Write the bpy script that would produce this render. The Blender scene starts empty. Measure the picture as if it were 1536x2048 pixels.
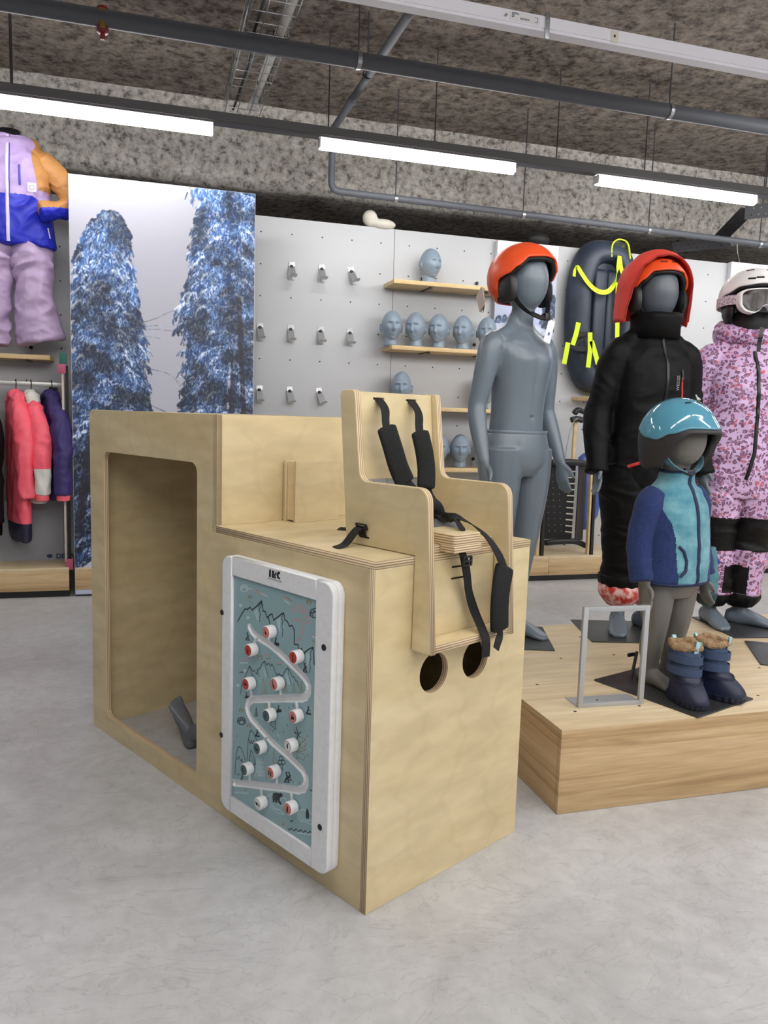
import bpy, bmesh, math, random
import numpy as np
from mathutils import Vector, Matrix, noise
from mathutils.bvhtree import BVHTree
random.seed(7); RNG = np.random.default_rng(7)
PI = math.pi
sc = bpy.context.scene
C = bpy.context.collection
# ---------------------------------------------------------------- camera
FPX, PITCH, ROLL, YAW, CAMH = 1571.89, 0.1212, 0.0311, 0.2918, 1.1
def cam_axes():
    fwd = Vector((math.sin(YAW), math.cos(YAW), 0)); rt = Vector((math.cos(YAW), -math.sin(YAW), 0)); up = Vector((0, 0, 1))
    F = fwd*math.cos(PITCH) - up*math.sin(PITCH); U = up*math.cos(PITCH) + fwd*math.sin(PITCH)
    c, s = math.cos(ROLL), math.sin(ROLL)
    return rt*c + U*s, U*c - rt*s, F
CR, CU, CF = cam_axes(); CP = Vector((0, 0, CAMH))
cam = bpy.data.objects.new('camera', bpy.data.cameras.new('camera')); C.objects.link(cam)
cam.matrix_world = Matrix(((CR.x, CU.x, -CF.x, 0), (CR.y, CU.y, -CF.y, 0), (CR.z, CU.z, -CF.z, CAMH), (0, 0, 0, 1)))
cam.data.sensor_fit = 'HORIZONTAL'; cam.data.sensor_width = 36; cam.data.lens = FPX*36/1536; cam.data.clip_start = 0.05
sc.camera = cam
# ---------------------------------------------------------------- world and exposure
w = bpy.data.worlds.new('world'); sc.world = w; w.use_nodes = True
w.node_tree.nodes['Background'].inputs[0].default_value = (0.93, 0.95, 1.0, 1)
w.node_tree.nodes['Background'].inputs[1].default_value = 0.30
sc.view_settings.view_transform = 'Standard'; sc.view_settings.look = 'None'
sc.view_settings.exposure = 0.0; sc.view_settings.gamma = 1.0; sc.view_settings.use_curve_mapping = False
TUBE_POWER = 27.0
# ---------------------------------------------------------------- measuring: where the photo's sight lines meet planes of the place
def ray(x, y): return CR*((x-768)/FPX) - CU*((y-1024)/FPX) + CF
def hit(x, y, P, N):
    r = ray(x, y); return CP + r*(((Vector(P)-CP).dot(N))/r.dot(N))
def hy(x, y, Y): return hit(x, y, (0, Y, 0), Vector((0, 1, 0)))
def hz(x, y, Z): return hit(x, y, (0, 0, Z), Vector((0, 0, 1)))
BX, BY, BTH = 0.4534, 1.5576, 0.4766
FM = Matrix.Translation((BX, BY, 0)) @ Matrix.Rotation(BTH, 4, 'Z'); FI = FM.inverted()
FU = Vector((math.cos(BTH), math.sin(BTH), 0)); FL = Vector((-math.sin(BTH), math.cos(BTH), 0))
def fi(x, y, i): return FI @ hit(x, y, FM @ Vector((i, 0, 0)), FU)
def fj(x, y, j): return FI @ hit(x, y, FM @ Vector((0, j, 0)), FL)
# ---------------------------------------------------------------- materials
def S(r, g, b):
    f = lambda c: (c/255/12.92 if c/255 <= .04045 else ((c/255+.055)/1.055)**2.4)
    return (f(r), f(g), f(b), 1)
MATS = {}
class NT:
    def __init__(s, m): s.t = m.node_tree; s.n = s.t.nodes; s.b = s.n['Principled BSDF']
    def N(s, typ, **k):
        n = s.n.new(typ)
        for a, v in k.items():
            if a in n.inputs.keys(): n.inputs[a].default_value = v
            elif hasattr(n, a): setattr(n, a, v)
        return n
    def L(s, a, b): s.t.links.new(a, b)
    def ramp(s, fac, stops):
        r = s.n.new('ShaderNodeValToRGB'); e = r.color_ramp.elements
        while len(e) < len(stops): e.new(.5)
        for q, (p, c) in zip(e, stops): q.position = p; q.color = c
        s.L(fac, r.inputs[0]); return r
    def mapping(s, scale, coord='Object', rot=(0, 0, 0)):
        tc = s.n.new('ShaderNodeTexCoord'); mp = s.n.new('ShaderNodeMapping')
        mp.inputs['Scale'].default_value = scale; mp.inputs['Rotation'].default_value = rot
        s.L(tc.outputs[coord], mp.inputs[0]); return mp.outputs[0]
    def bump(s, h, strength=.3, dist=.01):
        b = s.N('ShaderNodeBump', Strength=strength, Distance=dist); s.L(h, b.inputs['Height']); s.L(b.outputs[0], s.b.inputs['Normal'])
def mat(name, col=(.5, .5, .5, 1), rough=.5, metal=0, spec=None, coat=0, emit=None, es=0, sheen=0, alpha=None, trans=0):
    if name in MATS: return MATS[name]
    m = bpy.data.materials.new(name); m.use_nodes = True; b = m.node_tree.nodes['Principled BSDF']
    b.inputs['Base Color'].default_value = col; b.inputs['Roughness'].default_value = rough; b.inputs['Metallic'].default_value = metal
    if spec is not None: b.inputs['Specular IOR Level'].default_value = spec
    b.inputs['Coat Weight'].default_value = coat; b.inputs['Sheen Weight'].default_value = sheen
    b.inputs['Transmission Weight'].default_value = trans
    if emit: b.inputs['Emission Color'].default_value = emit; b.inputs['Emission Strength'].default_value = es
    m.diffuse_color = col; MATS[name] = m; return m
def noisy(name, c1, c2, scale=(20, 20, 20), nscale=1, detail=6, rough=.6, bump=0, bd=.004, lo=.35, hi=.65, dist=0, coat=0, sheen=0, coord='Object', metal=0, spec=None, bscale=None):
    if name in MATS: return MATS[name]
    m = mat(name, c1, rough, metal, spec=spec, coat=coat, sheen=sheen); t = NT(m)
    v = t.mapping(scale, coord); n = t.N('ShaderNodeTexNoise', Scale=nscale, Detail=detail, Distortion=dist); t.L(v, n.inputs['Vector'])
    r = t.ramp(n.outputs['Fac'], [(lo, c1), (hi, c2)]); t.L(r.outputs[0], t.b.inputs['Base Color'])
    if bump:
        if bscale:
            v2 = t.mapping((bscale,)*3, coord); n2 = t.N('ShaderNodeTexNoise', Scale=1, Detail=4); t.L(v2, n2.inputs['Vector']); t.bump(n2.outputs['Fac'], bump, bd)
        else: t.bump(n.outputs['Fac'], bump, bd)
    return m
def woodmat(name, c1, c2, c3, sx=1.2, sy=14, rough=.42, rot=0, fine=90, sz=None):
    if name in MATS: return MATS[name]
    m = mat(name, c1, rough); t = NT(m)
    v = t.mapping((sx, sy, sz or sx*2), 'Object', (0, 0, rot)); n = t.N('ShaderNodeTexNoise', Scale=1, Detail=5, Distortion=1.2); t.L(v, n.inputs['Vector'])
    r = t.ramp(n.outputs['Fac'], [(.3, c1), (.52, c2), (.75, c3)])
    v2 = t.mapping((sx*6, sy*fine/14, (sz or sx)*6), 'Object', (0, 0, rot)); n2 = t.N('ShaderNodeTexNoise', Scale=1, Detail=3); t.L(v2, n2.inputs['Vector'])
    r2 = t.ramp(n2.outputs['Fac'], [(.35, (.88, .87, .86, 1)), (.65, (1.03, 1.03, 1.03, 1))])
    mx = t.N('ShaderNodeMix', data_type='RGBA', blend_type='MULTIPLY'); mx.inputs[0].default_value = 1
    t.L(r.outputs[0], mx.inputs[6]); t.L(r2.outputs[0], mx.inputs[7]); t.L(mx.outputs[2], t.b.inputs['Base Color'])
    t.bump(n2.outputs['Fac'], .05, .002)
    return m
BIRCH = woodmat('birch_face', S(212, 192, 147), S(219, 201, 160), S(228, 212, 176), sx=1.1, sy=5, rough=.40, rot=.15, fine=60)
# figured arcs on the birch: distorted rings
t = NT(BIRCH)
wv = t.N('ShaderNodeTexWave', Scale=3.2, Distortion=9.0, Detail=2.0); wv.inputs['Detail Scale'].default_value = .8
t.L(t.mapping((.7, 2.2, 1)), wv.inputs['Vector'])
rr = t.ramp(wv.outputs['Fac'], [(0, (.90, .885, .85, 1)), (.12, (1, 1, 1, 1))])
old = t.b.inputs['Base Color'].links[0].from_socket
mx = t.N('ShaderNodeMix', data_type='RGBA', blend_type='MULTIPLY'); mx.inputs[0].default_value = .4
t.L(old, mx.inputs[6]); t.L(rr.outputs[0], mx.inputs[7]); t.L(mx.outputs[2], t.b.inputs['Base Color'])
def plymat():
    m = mat('plywood_edge', S(200, 178, 140), .55); t = NT(m)
    v = t.mapping((0, 0, 1)); wv = t.N('ShaderNodeTexWave', Scale=55, Distortion=.15, bands_direction='Z'); t.L(v, wv.inputs['Vector'])
    r = t.ramp(wv.outputs['Fac'], [(.1, S(150, 122, 92)), (.45, S(205, 182, 146)), (1, S(226, 206, 172))]); 
    t.L(r.outputs[0], t.b.inputs['Base Color']); return m
PLY = plymat()
OAK = woodmat('oak_laminate', S(182, 150, 108), S(206, 177, 134), S(217, 191, 151), sx=1.3, sy=26, rough=.5, fine=160)
OAKV = woodmat('oak_laminate_upright', S(178, 146, 104), S(206, 177, 134), S(217, 191, 151), sx=1.3, sy=1.3*14/160*6, rough=.5, fine=160, sz=24)
OAKL = woodmat('pale_oak_laminate', S(216, 194, 156), S(224, 204, 168), S(231, 214, 181), sx=1.0, sy=12, rough=.42, fine=90)
SHELFW = woodmat('shelf_wood', S(214, 182, 128), S(224, 194, 142), S(232, 206, 160), sx=1.5, sy=20, rough=.5)
WHITE = mat('white_plastic', S(238, 239, 242), .35)
BLACK = mat('black_plastic', S(18, 18, 20), .4)
WEB = noisy('black_webbing', S(9, 9, 10), S(24, 24, 26), (400, 400, 400), rough=.8, bump=.4, bd=.001)
MESHF = noisy('black_spacer_mesh', S(7, 8, 9), S(24, 25, 27), (260, 260, 260), rough=.85, bump=.8, bd=.002)
STEEL = mat('galvanised_steel', S(176, 180, 184), .35, .9)
DARKSTEEL = mat('dark_painted_steel', S(70, 70, 74), .45, .3)
PANELM = noisy('grey_melamine_panel', S(184, 186, 189), S(189, 191, 194), (1.2, 1.2, 1.2), rough=.42, lo=.3, hi=.7)
GREYPVC = mat('grey_pvc_pipe', S(88, 91, 98), .6)
def lin(c, k): return (c[0]*k, c[1]*k, c[2]*k, 1)
# ---------------------------------------------------------------- object helpers
def tag(o, label=None, cat=None, group=None, kind=None):
    if label: o['label'] = label
    if cat: o['category'] = cat
    if group: o['group'] = group
    if kind: o['kind'] = kind
    return o
def empty(name, M, label, cat, group=None):
    o = bpy.data.objects.new(name, None); C.objects.link(o); o.empty_display_size = .05
    o.matrix_world = M if isinstance(M, Matrix) else Matrix.Translation(M)
    return tag(o, label, cat, group)
def link(name, me, mats, parent=None, M=None):
    """link mesh as an object; M = its matrix in the parent's frame"""
    o = bpy.data.objects.new(name, me); C.objects.link(o)
    if mats:
        me.materials.clear()
        for m in (mats if isinstance(mats, (list, tuple)) else [mats]): me.materials.append(m)
    if parent: o.parent = parent
    if M is not None: o.matrix_local = M
    return o
def mesh(name, vs, fs, smooth=False):
    me = bpy.data.meshes.new(name); me.from_pydata([tuple(v) for v in vs], [], fs); me.update()
    if smooth: me.polygons.foreach_set('use_smooth', [True]*len(me.polygons))
    return me
def bm_mesh(bm, name='m', smooth=False, angle=None):
    bmesh.ops.recalc_face_normals(bm, faces=bm.faces)
    me = bpy.data.meshes.new(name); bm.to_mesh(me); bm.free()
    if smooth: me.polygons.foreach_set('use_smooth', [True]*len(me.polygons))
    if angle: me.set_sharp_from_angle(angle=angle)
    return me
def add_box(bm, x0, x1, y0, y1, z0, z1, M=None, mi=0):
    vs = [bm.verts.new(Vector(c)) for c in ((x0,y0,z0),(x1,y0,z0),(x1,y1,z0),(x0,y1,z0),(x0,y0,z1),(x1,y0,z1),(x1,y1,z1),(x0,y1,z1))]
    if M is not None:
        for v in vs: v.co = M @ v.co
    fs = [bm.faces.new([vs[i] for i in q]) for q in ((3,2,1,0),(4,5,6,7),(0,1,5,4),(1,2,6,5),(2,3,7,6),(3,0,4,7))]
    for f in fs: f.material_index = mi
    return vs, fs
def box(name, x0, x1, y0, y1, z0, z1, m, parent=None, bevel=0, M=None, seg=2):
    bm = bmesh.new(); add_box(bm, x0, x1, y0, y1, z0, z1)
    if bevel: bmesh.ops.bevel(bm, geom=bm.edges[:], offset=bevel, segments=seg, profile=.5, affect='EDGES')
    me = bm_mesh(bm, name, bool(bevel), math.radians(40) if bevel else None)
    return link(name, me, m, parent, M)
def add_tube(bm, pts, r, n=12, cap=True, mi=0, flat=None):
    """sweep circle (or flat=(w,t) rectangle-ish ellipse) along points"""
    pts = [Vector(p) for p in pts]; rings = []; rs = r if isinstance(r, (list, tuple)) else [r]*len(pts)
    up = None
    for k, p in enumerate(pts):
        t = (pts[min(k+1, len(pts)-1)] - pts[max(k-1, 0)]).normalized()
        if up is None: up = t.orthogonal().normalized()
        up = (up - t*up.dot(t)).normalized(); b = t.cross(up)
        rings.append([bm.verts.new(p + (up*math.cos(2*PI*i/n) + b*math.sin(2*PI*i/n))*rs[k]) for i in range(n)])
    for a, b in zip(rings, rings[1:]):
        for i in range(n):
            f = bm.faces.new((a[i], a[(i+1) % n], b[(i+1) % n], b[i])); f.material_index = mi; f.smooth = True
    if cap:
        bm.faces.new(rings[0][::-1]).material_index = mi; bm.faces.new(rings[-1]).material_index = mi
def tube(name, pts, r, m, parent=None, n=12, M=None):
    bm = bmesh.new(); add_tube(bm, pts, r, n); me = bm_mesh(bm, name, True, math.radians(50)); return link(name, me, m, parent, M)
def cyl(name, p0, p1, r, m, parent=None, n=24, bevel=0, M=None):
    p0, p1 = Vector(p0), Vector(p1); d = (p1-p0).normalized()
    if bevel: pts = [p0, p0+d*bevel*.3, p0+d*bevel, p1-d*bevel, p1-d*bevel*.3, p1]; rs = [r-bevel, r-bevel*.3, r, r, r-bevel*.3, r-bevel]
    else: pts = [p0, p1]; rs = r
    bm = bmesh.new(); add_tube(bm, pts, rs, n); me = bm_mesh(bm, name, True, math.radians(50)); return link(name, me, m, parent, M)
def rpoly(pts, seg=6):
    """polygon with optional corner radius: points (x, y, r)"""
    out = []; n = len(pts)
    for k in range(n):
        p = Vector(pts[k][:2]); r = pts[k][2] if len(pts[k]) > 2 else 0
        if r <= 0: out.append(p); continue
        a = (Vector(pts[k-1][:2])-p).normalized(); b = (Vector(pts[(k+1) % n][:2])-p).normalized()
        ang = a.angle(b); d = r/math.tan(ang/2); c = p + (a+b).normalized()*(r/math.sin(ang/2))
        s = p+a*d-c; e = p+b*d-c; tot = math.atan2(s.x*e.y-s.y*e.x, s.dot(e))
        for i in range(seg+1):
            th = tot*i/seg; out.append(c + Vector((s.x*math.cos(th)-s.y*math.sin(th), s.x*math.sin(th)+s.y*math.cos(th))))
    return out
def circle2(cx, cy, r, n=40): return [Vector((cx+r*math.cos(2*PI*i/n), cy+r*math.sin(2*PI*i/n))) for i in range(n)]
def slab_mesh(loops, th, bevel=.0012):
    cu = bpy.data.curves.new('c', 'CURVE'); cu.dimensions = '2D'; cu.fill_mode = 'BOTH'
    for lp in loops:
        s = cu.splines.new('POLY'); s.points.add(len(lp)-1); s.use_cyclic_u = True
        for q, p in zip(s.points, lp): q.co = (p[0], p[1], 0, 1)
    cu.extrude = th/2-bevel; cu.bevel_depth = bevel; cu.bevel_resolution = 1; cu.offset = -bevel
    o = bpy.data.objects.new('c', cu); C.objects.link(o); dg = bpy.context.evaluated_depsgraph_get()
    me = bpy.data.meshes.new_from_object(o.evaluated_get(dg)); bpy.data.objects.remove(o); bpy.data.curves.remove(cu)
    for v in me.vertices: v.co.z += th/2
    return me
def slab(name, loops, th, mats, parent, A, B, O, bevel=.0012):
    """flat panel: outline in the (A,B) plane starting at O, thickness along A x B; face material 0, edge material 1"""
    me = slab_mesh(loops, th, bevel)
    A = Vector(A); B = Vector(B); N = A.cross(B)
    M = Matrix(((A.x, B.x, N.x, O[0]), (A.y, B.y, N.y, O[1]), (A.z, B.z, N.z, O[2]), (0, 0, 0, 1)))
    o = link(name, me, mats, parent, M)
    if isinstance(mats, (list, tuple)) and len(mats) > 1:
        for p in me.polygons: p.material_index = 0 if abs(p.normal.z) > .9 else 1
    return o
def rect(x0, y0, x1, y1, r=0): return rpoly([(x0, y0, r), (x1, y0, r), (x1, y1, r), (x0, y1, r)])
def strap_mesh(pts, sides, wd, th=.002, sub=4, name='strap'):
    """flat webbing: path points, width direction per point (or one), width, thickness; smoothed by Catmull-Rom"""
    P = [Vector(p) for p in pts]; n = len(P)
    SD = [Vector(s) for s in sides] if isinstance(sides, list) else [Vector(sides)]*n
    WD = wd if isinstance(wd, list) else [wd]*n
    Q, SQ, WQ = [], [], []
    for k in range(n-1):
        p0, p1, p2, p3 = P[max(k-1, 0)], P[k], P[k+1], P[min(k+2, n-1)]
        for s in range(sub):
            u = s/sub; Q.append(.5*((2*p1)+(p2-p0)*u+(2*p0-5*p1+4*p2-p3)*u*u+(3*p1-p0-3*p2+p3)*u**3))
            SQ.append(SD[k].lerp(SD[k+1], u)); WQ.append(WD[k]*(1-u)+WD[k+1]*u)
    Q.append(P[-1]); SQ.append(SD[-1]); WQ.append(WD[-1])
    vs, fs = [], []
    for k, q in enumerate(Q):
        t = (Q[min(k+1, len(Q)-1)]-Q[max(k-1, 0)]).normalized(); s = SQ[k]; s = (s-t*s.dot(t)).normalized(); m = t.cross(s)
        h = WQ[k]/2
        for a, b in ((-h, -th/2), (h, -th/2), (h, th/2), (-h, th/2)): vs.append(q+s*a+m*b)
    for k in range(len(Q)-1):
        a = 4*k; b = a+4
        for i in range(4): fs.append((a+i, a+(i+1) % 4, b+(i+1) % 4, b+i))
    fs.append((3, 2, 1, 0)); e = 4*(len(Q)-1); fs.append((e, e+1, e+2, e+3))
    return mesh(name, vs, fs)
def pad_mesh(pts, side, wd, th, name='pad', round_top=True):
    """cushioned strap pad: superellipse section swept"""
    P = [Vector(p) for p in pts]; m = 8; Q = []
    for k in range(len(P)-1):
        p0, p1, p2, p3 = P[max(k-1, 0)], P[k], P[k+1], P[min(k+2, len(P)-1)]
        for s in range(m):
            u = s/m; Q.append(.5*((2*p1)+(p2-p0)*u+(2*p0-5*p1+4*p2-p3)*u*u+(3*p1-p0-3*p2+p3)*u**3))
    Q.append(P[-1]); n = 20; bm = bmesh.new(); rings = []; K = len(Q)-1
    for k, q in enumerate(Q):
        t = (Q[min(k+1, K)]-Q[max(k-1, 0)]).normalized(); s = Vector(side); s = (s-t*s.dot(t)).normalized(); mm = t.cross(s)
        u = k/K; e = min(1, (1-abs(2*u-1))*6+.0); f = (.62+.38*math.sqrt(max(0, 1-(1-e)**2))); g = .25+.75*math.sqrt(max(0, 1-(1-e)**2))
        R = []
        for i in range(n):
            a = 2*PI*i/n; ca, sa = math.cos(a), math.sin(a)
            x = math.copysign(abs(ca)**.55, ca)*wd/2*f; y = math.copysign(abs(sa)**.8, sa)*th/2*g
            if abs(ca) > .93: x *= 1.0
            R.append(bm.verts.new(q+s*x+mm*y))
        rings.append(R)
    for a, b in zip(rings, rings[1:]):
        for i in range(n): bm.faces.new((a[i], a[(i+1) % n], b[(i+1) % n], b[i]))
    bm.faces.new(rings[0][::-1]); bm.faces.new(rings[-1])
    return bm_mesh(bm, name, True)
# ================================================================ room
FLOORM = mat('polished_concrete', S(176, 176, 176), .38); t = NT(FLOORM)
n1 = t.N('ShaderNodeTexNoise', Scale=1.3, Detail=8, Distortion=.8); t.L(t.mapping((1, 1, 1)), n1.inputs['Vector'])
n1.inputs['Roughness'].default_value = .62
r1 = t.ramp(n1.outputs['Fac'], [(.3, S(176, 176, 177)), (.5, S(194, 194, 195)), (.7, S(208, 208, 210))])
n2 = t.N('ShaderNodeTexNoise', Scale=16, Detail=9, Distortion=.3); t.L(t.mapping((1, 1, 1)), n2.inputs['Vector']); n2.inputs['Roughness'].default_value = .7
r2 = t.ramp(n2.outputs['Fac'], [(.35, (.84, .84, .84, 1)), (.6, (1.03, 1.03, 1.03, 1))])
n3 = t.N('ShaderNodeTexNoise', Scale=2.2, Detail=10, Distortion=4.5); t.L(t.mapping((1, 2.2, 1), rot=(0, 0, .6)), n3.inputs['Vector'])
r3 = t.ramp(n3.outputs['Fac'], [(.485, (1, 1, 1, 1)), (.5, (.80, .80, .80, 1)), (.515, (1, 1, 1, 1))])
m1 = t.N('ShaderNodeMix', data_type='RGBA', blend_type='MULTIPLY'); m1.inputs[0].default_value = .8
m2 = t.N('ShaderNodeMix', data_type='RGBA', blend_type='MULTIPLY'); m2.inputs[0].default_value = .8
t.L(r1.outputs[0], m1.inputs[6]); t.L(r2.outputs[0], m1.inputs[7]); t.L(m1.outputs[2], m2.inputs[6]); t.L(r3.outputs[0], m2.inputs[7])
t.L(m2.outputs[2], t.b.inputs['Base Color'])
rr = t.ramp(n1.outputs['Fac'], [(.3, (.34,)*3+(1,)), (.7, (.5,)*3+(1,))]); t.L(rr.outputs[0], t.b.inputs['Roughness']); t.bump(n2.outputs['Fac'], .04, .003)
def flock(name, dark, mid, light, sc_=17.0):
    m = mat(name, mid, .95); t = NT(m)
    a = t.N('ShaderNodeTexNoise', Scale=sc_, Detail=9, Distortion=.25); a.inputs['Roughness'].default_value = .74; t.L(t.mapping((1, 1, 1)), a.inputs['Vector'])
    b = t.N('ShaderNodeTexNoise', Scale=.9, Detail=4); t.L(t.mapping((1, 1, 1)), b.inputs['Vector'])
    r = t.ramp(a.outputs['Fac'], [(.38, dark), (.47, mid), (.62, light)])
    rb = t.ramp(b.outputs['Fac'], [(.35, (.82, .80, .79, 1)), (.65, (1.1, 1.1, 1.1, 1))])
    mx = t.N('ShaderNodeMix', data_type='RGBA', blend_type='MULTIPLY'); mx.inputs[0].default_value = .9
    t.L(r.outputs[0], mx.inputs[6]); t.L(rb.outputs[0], mx.inputs[7]); t.L(mx.outputs[2], t.b.inputs['Base Color'])
    t.bump(a.outputs['Fac'], .7, .02); return m
FLOCK = flock('sprayed_fibre_ceiling', S(66, 57, 51), S(114, 105, 97), S(152, 142, 132))
FLOCKW = flock('sprayed_fibre_beam', S(104, 101, 97), S(174, 170, 164), S(214, 211, 205), 22)
ZC, YB_, ZB_, YW = 3.15, 5.6, 2.6, 5.2256
tag(box('floor', -7, 9, -6, 7.2, -.1, 0, FLOORM), kind='structure')
tag(box('ceiling', -7, 9, -6, 7.2, ZC, ZC+.1, FLOCK), kind='structure')
def rough_beam():
    bm = bmesh.new(); NX = 260; x0, x1 = -4, 9; prof = [(YB_, ZC+.01)]+[(YB_, ZC-(ZC-ZB_)*k/8) for k in range(1, 8)]+[(YB_+.012, ZB_+.01), (YB_+.05, ZB_)]+[(YB_+.05+.16*k, ZB_) for k in range(1, 8)]
    rows = []
    for i in range(NX+1):
        x = x0+(x1-x0)*i/NX; R = []
        for k, (y, z) in enumerate(prof):
            d = noise.noise(Vector((x*5, y*5, z*5)))*.014+noise.noise(Vector((x*14, y*14, z*14)))*.007
            R.append(bm.verts.new((x, y+d*(1 if k < 9 else .2), z+d*(1 if k >= 7 else 0)+(noise.noise(Vector((x*2.3, 0, 7)))*.012 if k > 6 else 0))))
        rows.append(R)
    for a, b in zip(rows, rows[1:]):
        for k in range(len(prof)-1): bm.faces.new((a[k], a[k+1], b[k+1], b[k]))
    return link('ceiling_beam', bm_mesh(bm, 'ceiling_beam', True), FLOCKW)
tag(rough_beam(), kind='structure', label='rough fibre-sprayed downstand beam behind the grey wall panels')
tag(box('wall_back', -7, 9, 6.7, 6.8, 0, ZC, FLOCK), kind='structure')
tag(box('wall_left', -5.1, -5.0, -6, 6.7, 0, ZC, mat('painted_wall', S(150, 150, 150), .8)), kind='structure')
tag(box('wall_right', 8.8, 8.9, -6, 6.7, 0, ZC, MATS['painted_wall']), kind='structure')
# ================================================================ ceiling services
TUBE = mat('lit_diffuser', (1, 1, 1, 1), .4, emit=(1, .985, .965, 1), es=TUBE_POWER)
RAILM = mat('anodised_rail', S(118, 118, 122), .4, .6); RAILD = mat('dark_rail_side', S(84, 82, 84), .5, .3)
def rail(y, z, x0, x1, m_side, m_bot, label, cat='light rail'):
    bm = bmesh.new(); add_box(bm, x0, x1, y-.03, y+.03, z+.012, z+.056, mi=0); add_box(bm, x0, x1, y-.026, y+.026, z, z+.012, mi=1)
    o = link('light_rail', bm_mesh(bm, 'light_rail'), [m_side, m_bot]); return tag(o, label, cat)
def lamp(x, y, z, label, L=1.2, grp='tube lights on the grey rail'):
    t = empty('tube_light', (x, y, z), label, 'light', grp)
    bm = bmesh.new(); prof = [(-.026, 0), (-.03, -.02), (-.027, -.042), (-.016, -.054), (0, -.058), (.016, -.054), (.027, -.042), (.03, -.02), (.026, 0)]
    A = [bm.verts.new((0, a, b)) for a, b in prof]; B = [bm.verts.new((L, a, b)) for a, b in prof]
    for k in range(len(prof)-1): bm.faces.new((A[k], A[k+1], B[k+1], B[k])).smooth = True
    bm.faces.new(A); bm.faces.new(B[::-1]); bm.faces.new((A[0], B[0], B[-1], A[-1]))
    link('diffuser', bm_mesh(bm, 'diffuser'), TUBE, t)
    for xx in (-.006, L): box('end_cap', xx, xx+.006, -.031, .031, -.05, 0, mat('clear_cap', S(225, 225, 228), .2), t, .002)
    return t
YR, KR = 4.40, 4.40/4.59
rail(YR, 1.1+1.548*KR, -4.8, 8.7, RAILD, RAILM, 'dark grey light rail with three lit tubes, running above the wall panels')
LB = 1.1+1.546*KR; LT = 1.2*KR
lamp(.335*KR-LT, YR, LB, 'lit white tube light at the upper left, above the lavender ski jacket', LT)
lamp(.933*KR, YR, LB, 'lit white tube light in the middle, above the grey peg panels', LT)
lamp(2.71*KR, YR, LB, 'lit white tube light at the right, above the inflatable sled', LT)
for k, x in enumerate((-2.6, 4.49, 6.27)): lamp(x*KR, YR, LB, f'lit white tube light on the grey rail, {["beyond the left edge", "first beyond the right edge", "second beyond the right edge"][k]} of the picture', LT)
WRAIL = mat('white_rail', S(214, 214, 222), .45)
wr = rail(3.08, 2.65, -4.8, 8.7, WRAIL, mat('white_rail_underside', S(190, 180, 184), .5), 'white trunking crossing the ceiling at the top right')
box('rating_label', 1.37, 1.50, 3.0485, 3.05, 2.668, 2.70, mat('label_paper', S(205, 205, 208), .6), wr)
lines = bmesh.new()
for k, (a, b, z) in enumerate(((.008, .035, .0275), (.008, .04, .0235), (.008, .02, .019), (.008, .02, .015), (.008, .018, .011))): add_box(lines, 1.37+a, 1.37+b, 3.0478, 3.0484, 2.668+z, 2.668+z+.0018)
for k in range(12): add_box(lines, 1.415+k*.0035, 1.4165+k*.0035, 3.0478, 3.0484, 2.675, 2.682)
for z in (2.674, 2.692): add_box(lines, 1.478, 1.492, 3.0478, 3.0484, z, z+.0012)
add_box(lines, 1.4905, 1.492, 3.0478, 3.0484, 2.674, 2.693)
link('label_print', bm_mesh(lines), BLACK, wr)['kind'] = 'stuff'
for x, wd in ((1.525, .018),): 
    box('clamp', x, x+wd, 3.042, 3.05, 2.62, 2.715, STEEL, wr, .002); cyl('screw', (x+.009, 3.036, 2.69), (x+.009, 3.044, 2.69), .005, STEEL, wr, 10)
cyl('screw', (1.352, 3.038, 2.68), (1.352, 3.05, 2.68), .005, STEEL, wr, 10)
box('sensor_label', 1.825, 1.86, 3.0485, 3.05, 2.658, 2.702, mat('beige_label', S(200, 196, 184), .6), wr)
box('sensor_print', 1.838, 1.847, 3.048, 3.0486, 2.676, 2.686, BLACK, wr)
for x in (-2.9, 2.95, 4.8, 6.6): lamp(x, 3.08, 2.648, 'lit white tube light on the white trunking above the picture', grp='tube lights on the white trunking')
RN = ['in front of the photographer', 'right above the photographer', 'just behind the photographer', 'well behind the photographer', 'farthest behind the photographer']
for r_, yy in enumerate((1.35, .3, -.9, -2.2, -3.6)):  # unseen lamp rows carried on overhead, extra tubes added to brighten the foreground
    rail(yy, 2.65, -4.8, 8.7, RAILD, RAILM, f'unseen grey light rail overhead {RN[r_]}')
    for k in range(6): lamp(-1.35+1.55*k+.2*r_, yy, 2.648, f'unseen lit tube light, closely set to brighten the foreground, overhead {RN[r_]}', 1.4, grp='unseen tube lights set close for fill')
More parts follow.
